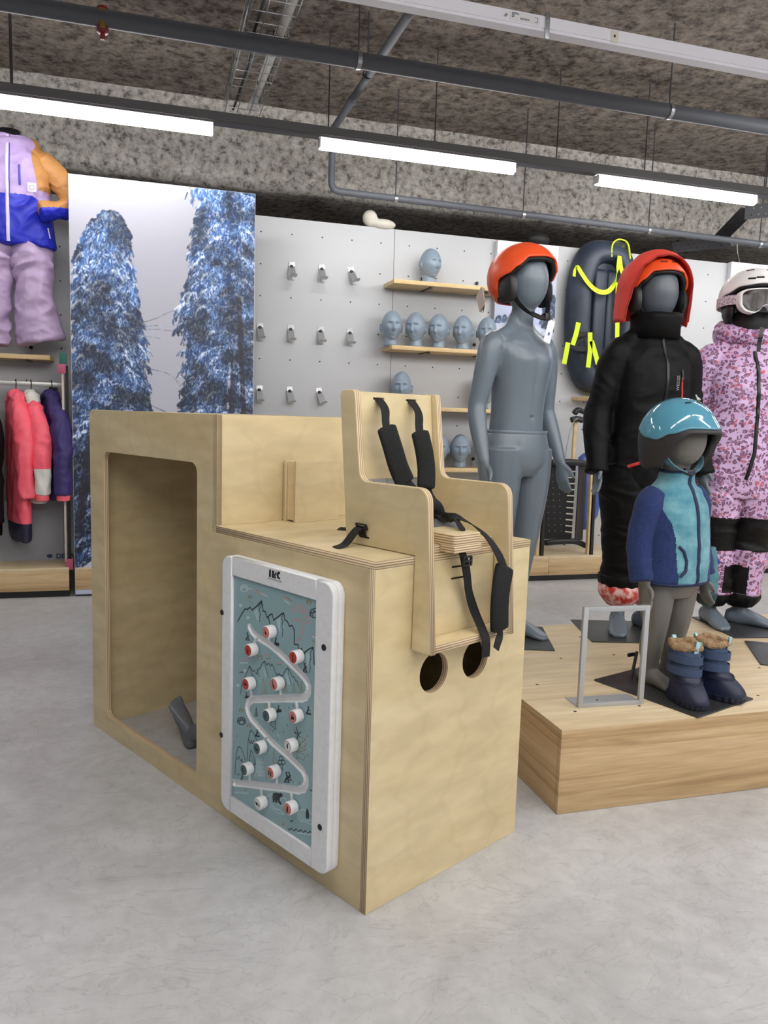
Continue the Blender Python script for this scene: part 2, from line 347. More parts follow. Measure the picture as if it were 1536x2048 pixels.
# pipes
def pipe(name, pts, r, label, m=GREYPVC, cat='pipe'):
    return tag(tube(name, pts, r, m, n=20), label, cat)
def bend(p, q, r_, s, n=6):
    """rounded corner at q coming from p going to s"""
    p, q, s = Vector(p), Vector(q), Vector(s); a = (p-q).normalized(); b = (s-q).normalized(); A = q+a*r_; B = q+b*r_
    return [A.lerp(q, u).lerp(q.lerp(B, u), u) for u in [k/n for k in range(n+1)]]
zp = 2.72; ybig = (zp-1.1)/.4345
big = pipe('ceiling_pipe', [(-4.9, ybig, zp), (8.7, ybig, zp)], .036, 'thick grey pipe crossing the ceiling from the left edge to the right edge')
def clip(parent, p, r_, axis='x', rod_to=None, m=STEEL):
    bm = bmesh.new(); n = 18; p = Vector(p)
    for i in range(n):
        a0, a1 = 2*PI*i/n, 2*PI*(i+1)/n
        f = lambda a, rr, s: p+(Vector((s, math.cos(a)*rr, math.sin(a)*rr)) if axis == 'x' else Vector((math.cos(a)*rr, s, math.sin(a)*rr)))
        q = [bm.verts.new(f(a, rr, s)) for a in (a0, a1) for rr in (r_, r_+.004) for s in (-.01, .01)]
        bm.faces.new((q[2], q[3], q[7], q[6])); bm.faces.new((q[0], q[2], q[6], q[4])); bm.faces.new((q[1], q[5], q[7], q[3]))
    bmesh.ops.remove_doubles(bm, verts=bm.verts[:], dist=.0002)
    link('pipe_clip', bm_mesh(bm), m, parent)
    if rod_to: cyl('hanger_rod', p+Vector((0, 0, r_)), (p.x, p.y, rod_to), .004, DARKSTEEL, parent, 8)
clip(big, (.93, ybig, zp), .0365, rod_to=ZC); clip(big, (-.9, ybig, zp), .0365, rod_to=ZC); clip(big, (2.6, ybig, zp), .0365, rod_to=ZC)
yd = 5.02; xd = 1.098
pts = [(xd, -3, 2.85)]+bend((xd, 0, 2.85), (xd, yd, 2.85), .06, (xd, yd, 2.4))+bend((xd, yd, 2.85), (xd, yd, 2.49), .06, (3, yd, 2.49))+[(2.2, yd, 2.482), (7.5, yd, 2.43)]
pl = pipe('drain_pipe', pts, .021, 'thin grey pipe with elbows dropping behind the light rail and running above the panels')
clip(pl, (1.09, 4.17, 2.85), .022, 'y', ZC, BLACK)
cyl('joint_collar', (xd, 4.5, 2.85), (xd, 4.56, 2.85), .0245, GREYPVC, pl)
for x in (1.52, 2.42, 3.4, 4.36): clip(pl, (x, yd, 2.49-(x-1.1)*.0095), .0215, 'x', ZC)
# rail hanger rods (ceiling to rail)
RL = ['thick rod hanging the light rail at the left edge', 'thin rod hanging the rail at the left of the middle tube', 'thin rod hanging the rail over the middle tube', 'thin rod hanging the rail at the right end of the middle tube', 'thin rod hanging the rail over the right tube', 'thin rod hanging the rail at the right end of the right tube']
for q_, x in enumerate((-.66, .98, 1.62, 2.42, 3.05, 4.0)): tag(cyl('rail_hanger', (x*KR, YR, 2.64), (x*KR, YR, ZC), .0035 if x > 0 else .007, DARKSTEEL, n=8), RL[q_], 'hanger rod', 'rods holding the light rail')
# wire cable tray
tr = empty('cable_tray', (0, 0, 0), 'wire mesh cable tray hanging from the ceiling at the upper left', 'cable tray')
X0, X1, Z0, Z1, Y0, Y1 = .41, .60, 2.75, 2.86, 1.5, 4.66
bm = bmesh.new()
for x, z in ((X0, Z1), (X0, Z0+.05), (X0, Z0), (X0+.065, Z0), (X0+.13, Z0), (X1, Z0), (X1, Z0+.05), (X1, Z1)): add_tube(bm, [(x, Y0, z), (x, Y1, z)], .0025, 6)
link('long_wires', bm_mesh(bm, smooth=True), STEEL, tr)
bm = bmesh.new(); k = 0; y = Y0
while y < Y1: add_tube(bm, [(X0, y, Z1), (X0, y, Z0), (X1, y, Z0), (X1, y, Z1)], .0025, 6); y += .1
link('cross_wires', bm_mesh(bm, smooth=True), STEEL, tr)
tag(tube('conduit', [(.565, 1.5, 2.776), (.57, 3.4, 2.776), (.56, 4.0, 2.776), (.55, 4.66, 2.772)], .021, mat('white_conduit', S(206, 203, 196), .5), n=16), 'white flexible conduit lying in the wire cable tray', 'conduit')
tag(tube('black_cable', [(.45, 1.5, 2.762), (.46, 3.2, 2.762), (.45, 3.7, 2.762), (.465, 4.1, 2.762), (.455, 4.66, 2.764)], .007, BLACK, n=8), 'black cable lying in the wire cable tray', 'cable')
for y, wh in ((3.75, 'nearer the camera'), (4.25, 'nearer the light rail')): tag(tube('cable_tie', [(.535, y, 2.752), (.541, y, 2.79), (.565, y, 2.80), (.59, y, 2.79), (.595, y, 2.752)], .0025, BLACK, n=6), f'black cable tie around the white conduit, {wh}', 'cable tie', 'cable ties on the white conduit')
# red sprinkler
sp = hy(205, 32, ybig); sx = sp.x
spk = empty('sprinkler', (sx, ybig, zp), 'small red sprinkler hanging under the thick grey pipe', 'sprinkler')
RED = mat('red_paint', S(120, 30, 34), .4)
cyl('fitting', (0, 0, -.06), (0, 0, .045), .024, RED, spk, 16, .006); box('yoke', -.012, .012, -.03, -.024, -.05, .03, mat('brass', S(150, 120, 70), .4, .8), spk, .002)
cyl('head', (0, 0, -.085), (0, 0, -.06), .010, RED, spk, 12)
# perforated steel bracket at the upper right
br = empty('wall_bracket', (0, 0, 0), 'dark perforated steel bracket at the right end of the beam', 'bracket')
def plate(name, a, b, wd, th, parent, side):
    a, b = Vector(a), Vector(b); d = (b-a); L = d.length; d.normalize(); s = Vector(side); s = (s-d*s.dot(d)).normalized(); nn = d.cross(s)
    hl = []; k = .03
    while k < L-.02: hl += [circle2(k, -wd*.22, .0055, 8), circle2(k+.015, wd*.22, .0055, 8)]; k += .05
    me = slab_mesh([[(0, -wd/2), (L, -wd/2), (L, wd/2), (0, wd/2)]]+hl, th, .0005)
    M = Matrix(((d.x, s.x, nn.x, a.x), (d.y, s.y, nn.y, a.y), (d.z, s.z, nn.z, a.z), (0, 0, 0, 1)))
    return link(name, me, mat('perforated_steel', S(78, 78, 82), .45, .5), parent, M)
pA, pB, pC, pD = hy(1536, 400, 4.7), hy(1500, 420, 4.8), hy(1440, 476, 5.45), hy(1345, 496, 5.55)
pA = Vector((4.5, 4.62, 2.66))
plate('top_arm', pA, hy(1490, 425, 5.0), .10, .006, br, (0, .2, -1)); plate('diagonal_arm', hy(1497, 418, 5.0), pC, .11, .006, br, (1, 0, -.3)); plate('lower_arm', pC+Vector((.1, 0, -.02)), pD, .09, .006, br, (0, .3, 1))
tag(tube('loose_wire', [hy(1474, 486, 5.4), hy(1475, 505, 5.4), hy(1480, 528, 5.35)], .004, mat('pale_wire', S(190, 186, 176), .6), n=6), 'pale loose wire hanging behind the far right panel', 'wire')
# ================================================================ back fixture: grey panels on oak plinth
def peg_panel(x0, x1, label):
    t = empty('wall_panel', (x0, YW, 0), label, 'wall panel', 'grey peg panels of the back fixture')
    box('board', .0015, x1-x0-.0015, 0, .019, .15, 2.3463, PANELM, t, .001)
    bm = bmesh.new()
    k0 = math.ceil((x0-.09)/.2)
    for k in range(k0, 60):
        x = .09+.2*k
        if x > x1-.02: break
        if x < x0+.02: continue
        for r_ in range(11):
            z = .248+.2*r_
            add_tube(bm, [(x-x0, -.0006, z), (x-x0, .001, z)], .0052, 8)
    link('peg_holes', bm_mesh(bm), BLACK, t)['kind'] = 'stuff'
    return t
peg_panel(-1.415, -.415, 'grey peg panel behind the hanging ski clothes at the left edge')
peg_panel(-.415, .585, 'grey peg panel mostly covered by the snowy forest mural')
peg_panel(.585, 1.585, 'grey peg panel holding the three rows of empty metal hooks')
peg_panel(1.585, 2.585, 'grey peg panel behind the shelves of grey display heads')
peg_panel(2.585, 3.585, 'grey peg panel behind the dark inflatable sled')
peg_panel(3.585, 4.585, 'grey peg panel between the black-suited and spotted-suit mannequins')
peg_panel(4.585, 5.585, 'grey peg panel at the far right edge')
peg_panel(-2.415, -1.415, 'grey peg panel beyond the left edge of the picture')
def plinth(x0, x1, label):
    t = empty('plinth', (x0, 4.805, 0), label, 'plinth', 'oak plinths under the back fixture')
    box('front_board', .001, x1-x0-.001, 0, .018, .04, .155, OAKV, t, .001)
    box('top_board', .001, x1-x0-.001, 0, .42, .155, .173, OAKL, t, .001)
    box('kickboard', 0, x1-x0, .02, .03, 0, .045, BLACK, t)
    return t
for a, b, l in ((-2.43, -1.43, 'oak plinth beyond the left edge of the picture'), (-1.43, -.45, 'oak plinth at the left under the hanging ski jackets'), (-.42, .6, 'oak plinth behind the lower edge of the snowy forest mural'), (.6, 1.62, 'oak plinth hidden behind the plywood play unit'), (1.62, 2.645, 'oak plinth left of the vertical joint behind the nude mannequin'), (2.645, 3.7, 'oak plinth carrying the wooden sledge between the mannequins'), (3.7, 5.6, 'oak plinth at the far right behind the spotted ski suit')):
    plinth(a, b, l)
# ---------------------------------------------------------------- raster prints as coloured grids
def attr_mat(name, rough=.4, coat=0):
    if name in MATS: return MATS[name]
    m = mat(name, (1, 1, 1, 1), rough, coat=coat); t = NT(m); a = t.n.new('ShaderNodeVertexColor'); a.layer_name = 'print'; t.L(a.outputs[0], t.b.inputs['Base Color']); return m
def srgb2lin(a): a = np.clip(a, 0, 1); return np.where(a <= .04045, a/12.92, ((a+.055)/1.055)**2.4)
def grid_print(name, img, wd, ht, m, parent, M, height=None):
    """img: HxWx3 sRGB 0..1, row 0 at the bottom; grid in local XY, relief along Z"""
    H, W = img.shape[:2]; xs, ys = np.meshgrid(np.linspace(0, wd, W), np.linspace(0, ht, H))
    co = np.stack([xs, ys, np.zeros_like(xs) if height is None else height], -1).reshape(-1, 3).astype(np.float32)
    i = np.arange(H*W).reshape(H, W); q = np.stack([i[:-1, :-1], i[:-1, 1:], i[1:, 1:], i[1:, :-1]], -1).reshape(-1, 4)
    me = bpy.data.meshes.new(name); me.vertices.add(H*W); me.vertices.foreach_set('co', co.ravel())
    nf = len(q); me.loops.add(nf*4); me.loops.foreach_set('vertex_index', q.ravel().astype(np.int32)); me.polygons.add(nf)
    me.polygons.foreach_set('loop_start', np.arange(0, nf*4, 4, dtype=np.int32)); me.update(calc_edges=True)
    ca = me.color_attributes.new('print', 'FLOAT_COLOR', 'POINT')
    ca.data.foreach_set('color', np.concatenate([srgb2lin(img), np.ones((H, W, 1))], -1).astype(np.float32).ravel())
    if height is not None: me.polygons.foreach_set('use_smooth', [True]*nf)
    me.validate(); return link(name, me, m, parent, M)
def seg_dist(X, Y, a, b):
    dx, dy = b[0]-a[0], b[1]-a[1]; L = dx*dx+dy*dy+1e-12; u = np.clip(((X-a[0])*dx+(Y-a[1])*dy)/L, 0, 1); return np.hypot(X-a[0]-u*dx, Y-a[1]-u*dy)
class Img:
    def __init__(s, wd, ht, res, bg):
        s.W, s.H = int(wd/res)+1, int(ht/res)+1; s.res = res; s.a = np.empty((s.H, s.W, 3)); s.a[:] = np.array(bg[:3])/255
    def stroke(s, a, b, wd, col, al=1):
        m = wd/2+s.res; x0 = max(int((min(a[0], b[0])-m)/s.res), 0); x1 = min(int((max(a[0], b[0])+m)/s.res)+2, s.W); y0 = max(int((min(a[1], b[1])-m)/s.res), 0); y1 = min(int((max(a[1], b[1])+m)/s.res)+2, s.H)
        if x0 >= x1 or y0 >= y1: return
        X, Y = np.meshgrid(np.arange(x0, x1)*s.res, np.arange(y0, y1)*s.res); d = seg_dist(X, Y, a, b)
        k = np.clip((wd/2-d)/s.res+.5, 0, 1)[..., None]*al; s.a[y0:y1, x0:x1] = s.a[y0:y1, x0:x1]*(1-k)+np.array(col)/255*k
    def poly(s, pts, wd, col, al=1, close=False):
        if close: pts = list(pts)+[pts[0]]
        for a, b in zip(pts, pts[1:]): s.stroke(a, b, wd, col, al)
    def fill(s, pts, col, al=1):
        P = np.array([tuple(p)[:2] for p in pts]); x0, y0 = np.maximum((P.min(0)/s.res).astype(int)-1, 0); x1, y1 = (P.max(0)/s.res).astype(int)+2; x1 = min(x1, s.W); y1 = min(y1, s.H)
        if x0 >= x1 or y0 >= y1: return
        acc = np.zeros((y1-y0, x1-x0))
        for ox in (-.25, .25):
            for oy in (-.25, .25):
                X, Y = np.meshgrid((np.arange(x0, x1)+ox)*s.res, (np.arange(y0, y1)+oy)*s.res); ins = np.zeros(X.shape, bool)
                for k in range(len(P)):
                    (ax, ay), (bx, by) = P[k], P[(k+1) % len(P)]
                    c = ((ay > Y) != (by > Y)) & (X < (bx-ax)*(Y-ay)/(by-ay+1e-12)+ax); ins ^= c
                acc += ins*.25
        k = acc[..., None]*al; s.a[y0:y1, x0:x1] = s.a[y0:y1, x0:x1]*(1-k)+np.array(col)/255*k
def forest(wd, ht, res, seed, trees, sky0, sky1, ground=None, dens=1.0):
    R = random.Random(seed); im = Img(wd, ht, res, (200, 200, 210))
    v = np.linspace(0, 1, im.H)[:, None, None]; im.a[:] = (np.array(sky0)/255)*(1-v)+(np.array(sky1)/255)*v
    base0 = im.a.copy()
    snow = [(226, 232, 246), (196, 208, 234), (158, 182, 224), (120, 152, 206)]; dark = [(24, 34, 62), (34, 50, 92), (46, 72, 128), (22, 26, 44), (60, 96, 160)]
    for (cx, ztop, prof, n, lean) in trees:
        # prof: list of (z, half width left, half width right) as fractions of width
        zs = [p[0] for p in prof]
        def hw(z):
            for k in range(len(prof)-1):
                if prof[k][0] <= z <= prof[k+1][0]:
                    u = (z-prof[k][0])/(prof[k+1][0]-prof[k][0]); return [prof[k][j]*(1-u)+prof[k+1][j]*u for j in (1, 2)]
            return [prof[-1][1], prof[-1][2]] if z > zs[-1] else [prof[0][1], prof[0][2]]
        zlo = max(zs[0], 0)
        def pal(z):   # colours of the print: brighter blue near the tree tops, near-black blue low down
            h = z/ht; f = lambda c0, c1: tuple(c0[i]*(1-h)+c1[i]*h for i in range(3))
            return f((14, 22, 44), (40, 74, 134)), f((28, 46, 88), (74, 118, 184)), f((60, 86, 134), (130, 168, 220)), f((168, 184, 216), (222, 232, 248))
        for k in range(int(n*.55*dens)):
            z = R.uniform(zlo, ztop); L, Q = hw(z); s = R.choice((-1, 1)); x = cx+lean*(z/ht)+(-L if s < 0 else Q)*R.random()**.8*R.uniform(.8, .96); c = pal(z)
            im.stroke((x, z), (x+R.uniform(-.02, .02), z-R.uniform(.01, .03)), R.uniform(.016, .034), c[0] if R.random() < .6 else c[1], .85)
        nb = int(n*.085*dens)
        for k in range(nb):
            z = zlo+(ztop-zlo)*(k+R.random())/nb; L, Q = hw(z); s = R.choice((-1, 1)); W0 = (L if s < 0 else Q)*R.uniform(.45, 1.12); x0 = cx+lean*(z/ht); st = R.uniform(0, .45); c = pal(z)
            rise = R.uniform(.05, .22)*W0*(1 if z > .75*ztop else .3); pts = []; m_ = 10
            for q in range(m_+1): u = st+(1-st)*q/m_; pts.append((x0+s*W0*u, z+rise*math.sin(u*PI)*.8-W0*R.uniform(.28, .34)*u*u+R.uniform(-.003, .003)))
            for q in range(m_*3):   # needles hanging under the bough
                j = R.randrange(m_); u = R.random(); px_, py_ = pts[j][0]*(1-u)+pts[j+1][0]*u, pts[j][1]*(1-u)+pts[j+1][1]*u
                im.stroke((px_, py_), (px_+s*R.uniform(-.004, .016), py_-R.uniform(.010, .042)), R.uniform(.0035, .0075), R.choice((c[0], c[0], c[1], c[1], c[2])), .92)
            for q in range(m_):
                if R.random() < .26: continue
                wv = R.uniform(.004, .012)*(1.25 if R.random() < .2 else .8); j = R.uniform(-.004, .006)
                im.stroke((pts[q][0], pts[q][1]+j), (pts[q+1][0], pts[q+1][1]+j), wv, c[3] if R.random() < .55 else c[2], .92)
                if R.random() < .7: im.stroke((pts[q][0], pts[q][1]-.004), (pts[q][0]+s*R.uniform(0, .014), pts[q][1]-R.uniform(.012, .028)), R.uniform(.0025, .005), c[3], .75)
        for k in range(int(n*.012*dens)):   # heaped snow on the larger boughs
            z = R.uniform(zlo, ztop*.9); L, Q = hw(z); s = R.choice((-1, 1)); x = cx+lean*(z/ht)+(-L if s < 0 else Q)*R.uniform(.1, .85); c = pal(z); W0 = R.uniform(.02, .05)
            for q in range(7): u = q/6; im.stroke((x+s*W0*u, z-W0*.9*u*u), (x+s*W0*(u+.16), z-W0*.9*(u+.16)**2), .016*(1-.5*u)+.004, c[3], .9)
            for q in range(8): u = R.random(); im.stroke((x+s*W0*u, z-W0*.9*u*u-.008), (x+s*W0*u+R.uniform(-.004, .01), z-W0*.9*u*u-R.uniform(.02, .045)), .005, c[0], .9)
        for k in range(int(n*.9*dens)):
            z = R.uniform(zlo, ztop); L, Q = hw(z); s = R.choice((-1, 1)); x = cx+lean*(z/ht)+(-L if s < 0 else Q)*R.random()**.8*R.uniform(.7, 1.02); c = pal(z); a_ = R.uniform(-2.4, -.6)
            ln = R.uniform(.006, .022); im.stroke((x, z), (x+ln*math.cos(a_), z+ln*math.sin(a_)), R.uniform(.0028, .006), R.choice((c[3], c[2], c[0], c[1])), .85)
        for k in range(int(n*.006*dens)):
            z = R.uniform(zlo, ztop*.75); x = cx+R.uniform(-.2, .2); p = [(x, z)]; a = R.uniform(-.5, .5)
            for q in range(9): a += R.uniform(-.25, .22); p.append((p[-1][0]+.03*math.cos(a), p[-1][1]+.02*math.sin(a)))
            im.poly(p, .003, (164, 180, 214), .85)
    msk = (np.abs(im.a-base0).sum(-1) > .02)[..., None]
    def sn(cells):
        g = RNG.random((int(im.H/cells)+3, int(im.W/cells)+3)); yy, xx = np.mgrid[0:im.H, 0:im.W]/cells; y0, x0 = yy.astype(int), xx.astype(int); fy, fx = yy-y0, xx-x0; fy = fy*fy*(3-2*fy); fx = fx*fx*(3-2*fx)
        return (g[y0, x0]*(1-fx)+g[y0, x0+1]*fx)*(1-fy)+(g[y0+1, x0]*(1-fx)+g[y0+1, x0+1]*fx)*fy
    q = .5*sn(26)+.35*sn(11)+.15*sn(5); q = np.clip((q-.5)*2.6+.5, 0, 1)[..., None]
    im.a = np.where(msk, im.a*(.50+.62*q)+.06*np.clip(q-.6, 0, 1), im.a)
    return im
MW_, MH_ = 1.02, 2.354
SK0, SK1 = (188, 189, 206), (184, 185, 197)  # sky print darkened at the top to offset the tube lights' glare
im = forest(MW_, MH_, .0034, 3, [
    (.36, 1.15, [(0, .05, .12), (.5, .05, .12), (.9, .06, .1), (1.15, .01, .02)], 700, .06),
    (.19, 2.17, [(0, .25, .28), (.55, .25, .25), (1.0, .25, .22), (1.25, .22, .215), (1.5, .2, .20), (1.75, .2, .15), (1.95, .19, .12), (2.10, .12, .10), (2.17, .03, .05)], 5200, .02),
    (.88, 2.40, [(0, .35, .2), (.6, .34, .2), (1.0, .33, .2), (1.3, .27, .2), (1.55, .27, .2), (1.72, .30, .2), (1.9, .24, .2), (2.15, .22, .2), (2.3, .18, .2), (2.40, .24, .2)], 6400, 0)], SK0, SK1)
for p0, p1, wd_ in (((.02, .35), (.10, .95), .05), ((.86, .0), (.9, 1.3), .03), ((.97, 1.0), (.93, 1.75), .03)): 
    for k in range(14):
        u = k/14; im.stroke((p0[0]+(p1[0]-p0[0])*u, p0[1]+(p1[1]-p0[1])*u), (p0[0]+(p1[0]-p0[0])*(u+.07), p0[1]+(p1[1]-p0[1])*(u+.07)), wd_, (34, 32, 44), .55)
im.fill([(0, 0), (MW_, 0), (MW_, .33), (.7, .31), (.35, .29), (.12, .22), (0, .13)], (196, 202, 226))
mu = empty('forest_mural', (-.4192, 4.805, 0), 'large wall mural of snow-covered fir trees against a pale sky', 'mural')
box('panel_board', 0, MW_, .002, .06, .012, 2.3647, mat('mural_edge', S(214, 216, 222), .5), mu, .001)
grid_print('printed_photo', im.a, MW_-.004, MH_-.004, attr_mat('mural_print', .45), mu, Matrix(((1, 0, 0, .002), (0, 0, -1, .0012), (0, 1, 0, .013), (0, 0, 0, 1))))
def small_poster(name, x0, x1, z0, z1, seed, label, trees, g):
    wd, ht = x1-x0, z1-z0; im = forest(wd, ht, .0045, seed, trees, (150, 166, 214), (216, 218, 232), dens=.5)
    for pts, c, al in g: im.fill(pts, c, al)
    t = empty(name, (x0, YW-.045, z0), label, 'poster'); box('panel_board', 0, wd, 0.002, .044, 0, ht, MATS['mural_edge'], t, .001)
    grid_print('printed_photo', im.a, wd-.004, ht-.004, attr_mat('mural_print', .45), t, Matrix(((1, 0, 0, .002), (0, 0, -1, .0012), (0, 1, 0, .002), (0, 0, 0, 1)))); return t
small_poster('snow_poster', 2.318, 2.79, 1.37, 2.335, 5, 'tall pale poster of a snowy slope behind the orange helmet', [(.42, .62, [(0, .06, .05), (.6, .05, .05)], 500, 0), (.05, .45, [(.3, .05, .2), (.45, .03, .05)], 260, 0)],
    [([(0, .0), (.48, 0), (.48, .1), (0, .1)], (40, 42, 60), .9), ([(0, .1), (.48, .1), (.48, .36), (.25, .42), (0, .40)], (206, 212, 232), .85)])
small_poster('skier_poster', 4.262, 5.3, 1.655, 2.352, 9, 'pale blue mountain poster at the right edge behind the white helmet', [(.3, .35, [(0, .1, .1), (.35, .02, .02)], 300, 0)], [([(0, 0), (1.03, 0), (1.03, .2), (.5, .3), (0, .26)], (170, 186, 228), .8)])
# ---------------------------------------------------------------- wall hooks
BR = mat('brushed_bracket', S(186, 188, 190), .35, .6); KN = mat('dark_knob', S(30, 30, 32), .45)
def hook_proto():
    t = empty('wall_hook', (0, 0, 0), 'x', 'hook', 'empty metal hooks on the peg panels')
    box('back_plate', -.02, .022, -.004, 0, -.085, .03, BR, t, .001)
    bm = bmesh.new()
    vs = [bm.verts.new(c) for c in ((-.02, -.004, .0), (.02, -.004, .0), (.02, -.07, -.075), (-.02, -.07, -.075), (-.02, -.11, -.07), (.02, -.11, -.07), (.02, -.118, -.062), (-.02, -.118, -.062))]
    for q in ((0, 1, 2, 3), (3, 2, 5, 4), (4, 5, 6, 7)): bm.faces.new([vs[i] for i in q])
    me = bm_mesh(bm); o = link('hook_tongue', me, BR, t); sm = o.modifiers.new('s', 'SOLIDIFY'); sm.thickness = .003
    cyl('knob', (0, -.016, 0), (0, -.004, 0), .0115, KN, t, 16, .003)
    return t
def dup(root, M, label=None, group=None, name=None):
    r = root.copy(); C.objects.link(r); r.matrix_world = M
    if label: r['label'] = label
    if group: r['group'] = group
    for ch in list(root.children):
        c = ch.copy(); C.objects.link(c); c.parent = r
        for g in ch.children: d = g.copy(); C.objects.link(d); d.parent = c
    return r
hooks = [(.69+.2*k, 2.045, 0, k) for k in (1, 2, 3)]+[(.69+.2*k, 1.645, 1, k) for k in range(4)]+[(.69+.2*k, 1.245, 2, k) for k in range(3)]
h0 = hook_proto(); ordn = ['leftmost', 'second', 'third', 'fourth']; rown = ['top', 'middle', 'bottom']
tilts = {(0, 3): .22, (2, 1): .08, (2, 2): .2, (1, 0): .05, (1, 3): -.03}
for n_, (x, z, r_, k) in enumerate(hooks):
    M = Matrix.Translation((x, YW, z)) @ Matrix.Rotation(-tilts.get((r_, k), 0), 4, 'Y')
    kk = k-1 if r_ == 0 else k
    lb = f'empty metal bracket hook, {ordn[kk]} from the mural in the {rown[r_]} row'
    if n_ == 0: h0.matrix_world = M; h0['label'] = lb
    else: dup(h0, M, lb)
# ---------------------------------------------------------------- wall shelves
def shelf(x0, x1, z, label, y1=YW, dp=.23, brk=True):
    t = empty('wall_shelf', (x0, y1, z), label, 'shelf', 'wooden shelves on the peg panels')
    box('board', 0, x1-x0, -dp, -.002, -.026, 0, SHELFW, t, .001)
    if brk:
        for xx in (.27, .27+.4):
            if xx+x0 > x1-.05: continue
            box('bracket', xx-.006, xx+.006, -dp*.8, -.002, -.032, -.026, DARKSTEEL, t); cyl('knob', (xx, -.016, .055), (xx, -.003, .055), .0115, KN, t, 14, .003); box('bracket_plate', xx-.014, xx-.002, -.005, -.001, -.02, .05, BR, t, .001)
            cyl('screw', (xx, -dp*.8-.012, -.036), (xx, -dp*.8, -.036), .008, KN, t, 10)
    return t
shelf(1.52, 2.31, 1.983, 'wooden wall shelf holding a single grey display head, the highest shelf')
shelf(1.52, 2.31, 1.563, 'wooden wall shelf holding the row of grey display heads, second from the top')
shelf(1.52, 2.38, 1.17, 'wooden wall shelf just above the chair back, third from the top')
shelf(1.55, 2.4, .762, 'lowest wooden wall shelf behind the plywood chair arm')
shelf(2.99, 3.35, 1.283, 'short wooden shelf under the dark inflatable sled')
shelf(-1.35, -.55, 1.39, 'wooden shelf under the lavender ski trousers')
# ================================================================ plywood play unit
TH = .018; W_, L_, ST, ZL, ZT = .546, 1.406, .62, .797, 1.092
PW = [BIRCH, PLY]
un = empty('play_unit', FM, 'large birch plywood play unit with an open side window and a stepped top', 'play furniture')
Xv, Yv, Zv = (1, 0, 0), (0, 1, 0), (0, 0, 1)
side = rpoly([(TH, 0), (L_, 0), (L_, ZT, .022), (ST, ZT), (ST, ZL-TH), (TH, ZL-TH)])
slab('side_panel', [side, rect(.719, .062, 1.303, .958, .03)], TH, PW, un, Yv, Zv, (0, 0, 0))['label'] = 'plywood side panel with the open window'
slab('side_panel', [side], TH, PW, un, Yv, Zv, (W_-TH, 0, 0))
slab('front_panel', [rect(0, 0, W_, ZL-TH), circle2(.196, .516, .0475), circle2(.345, .519, .0475)], TH, PW, un, Xv, Zv, (0, TH, 0))['label'] = 'plywood end panel with two round holes'
slab('top_board', [rect(0, 0, W_+.002, ST+TH)], TH, PW, un, Xv, Yv, (0, 0, ZL-TH))['label'] = 'lower plywood worktop'
slab('step_panel', [rect(0, 0, W_, ZT-ZL)], TH, PW, un, Xv, Zv, (0, ST+TH, ZL))
slab('top_board', [rect(TH, ST+TH, W_-TH, L_-TH)], TH, PW, un, Xv, Yv, (0, 0, ZT-TH-.001))
slab('end_panel', [rect(TH, 0, W_-TH, ZT-TH)], TH, PW, un, Xv, Zv, (0, L_-.0005, 0))
slab('partition', [rect(TH, 0, W_-TH, ZL-TH)], TH, PW, un, Xv, Zv, (0, ST-.02, 0))
cyl('cam_fitting', (TH+.002, L_-TH-.001, .5), (TH+.012, L_-TH-.001, .5), .006, BLACK, un, 10)
# small box on the worktop
mb = empty('plywood_box', FM @ Matrix.Translation((.214, .556, ZL)), 'small plywood box standing on the worktop against the step', 'box')
hb = .172
def kz(x, y, z): return FI @ hz(x, y, z)
hb = (fj(590, 923, .556)).z-ZL
wb = .16
slab('front_board', [rect(0, 0, wb, hb, .002)], .010, PW, mb, Xv, Zv, (0, .010, 0)); slab('side_board', [rect(.010, .004, .046, hb-.004)], .012, PW, mb, Yv, Zv, (.006, 0, 0)); slab('side_board', [rect(.010, .004, .046, hb-.004)], .012, PW, mb, Yv, Zv, (wb-.018, 0, 0))
slab('back_board', [rect(0, 0, wb, hb, .002)], .010, PW, mb, Xv, Zv, (0, .0575, 0)); slab('bottom_board', [rect(.018, .010, wb-.018, .0465)], .010, PW, mb, Xv, Yv, (0, 0, .002))
# ---------------------------------------------------------------- child seat
ch = empty('child_seat', FM @ Matrix.Translation((.115, 0, ZL)), 'plywood child seat with black harness hooked over the end of the play unit', 'child seat')
CL = Matrix.Translation((-.115, 0, -ZL))       # chair frame: x - .115, z - ZL
def c_(p): p = Vector(p); return (p.x-.115, p.y, p.z-ZL)
prof = [(.2265, .798), (.2625, 1.160, .014), (.2105, 1.160, .012), (.184, .948, .028), (-.034, .948, .032), (-.060, .585), (-.0015, .585), (-.0015, .798)]
cs = rpoly([(p[0], p[1]-ZL)+tuple(p[2:]) for p in prof], 7)
slab('side_panel', [cs], TH, PW, ch, Yv, Zv, (0, 0, 0), .002)['label'] = 'near plywood side with the tail strap'
slab('side_panel', [cs], TH, PW, ch, Yv, Zv, (.281, 0, 0), .002)
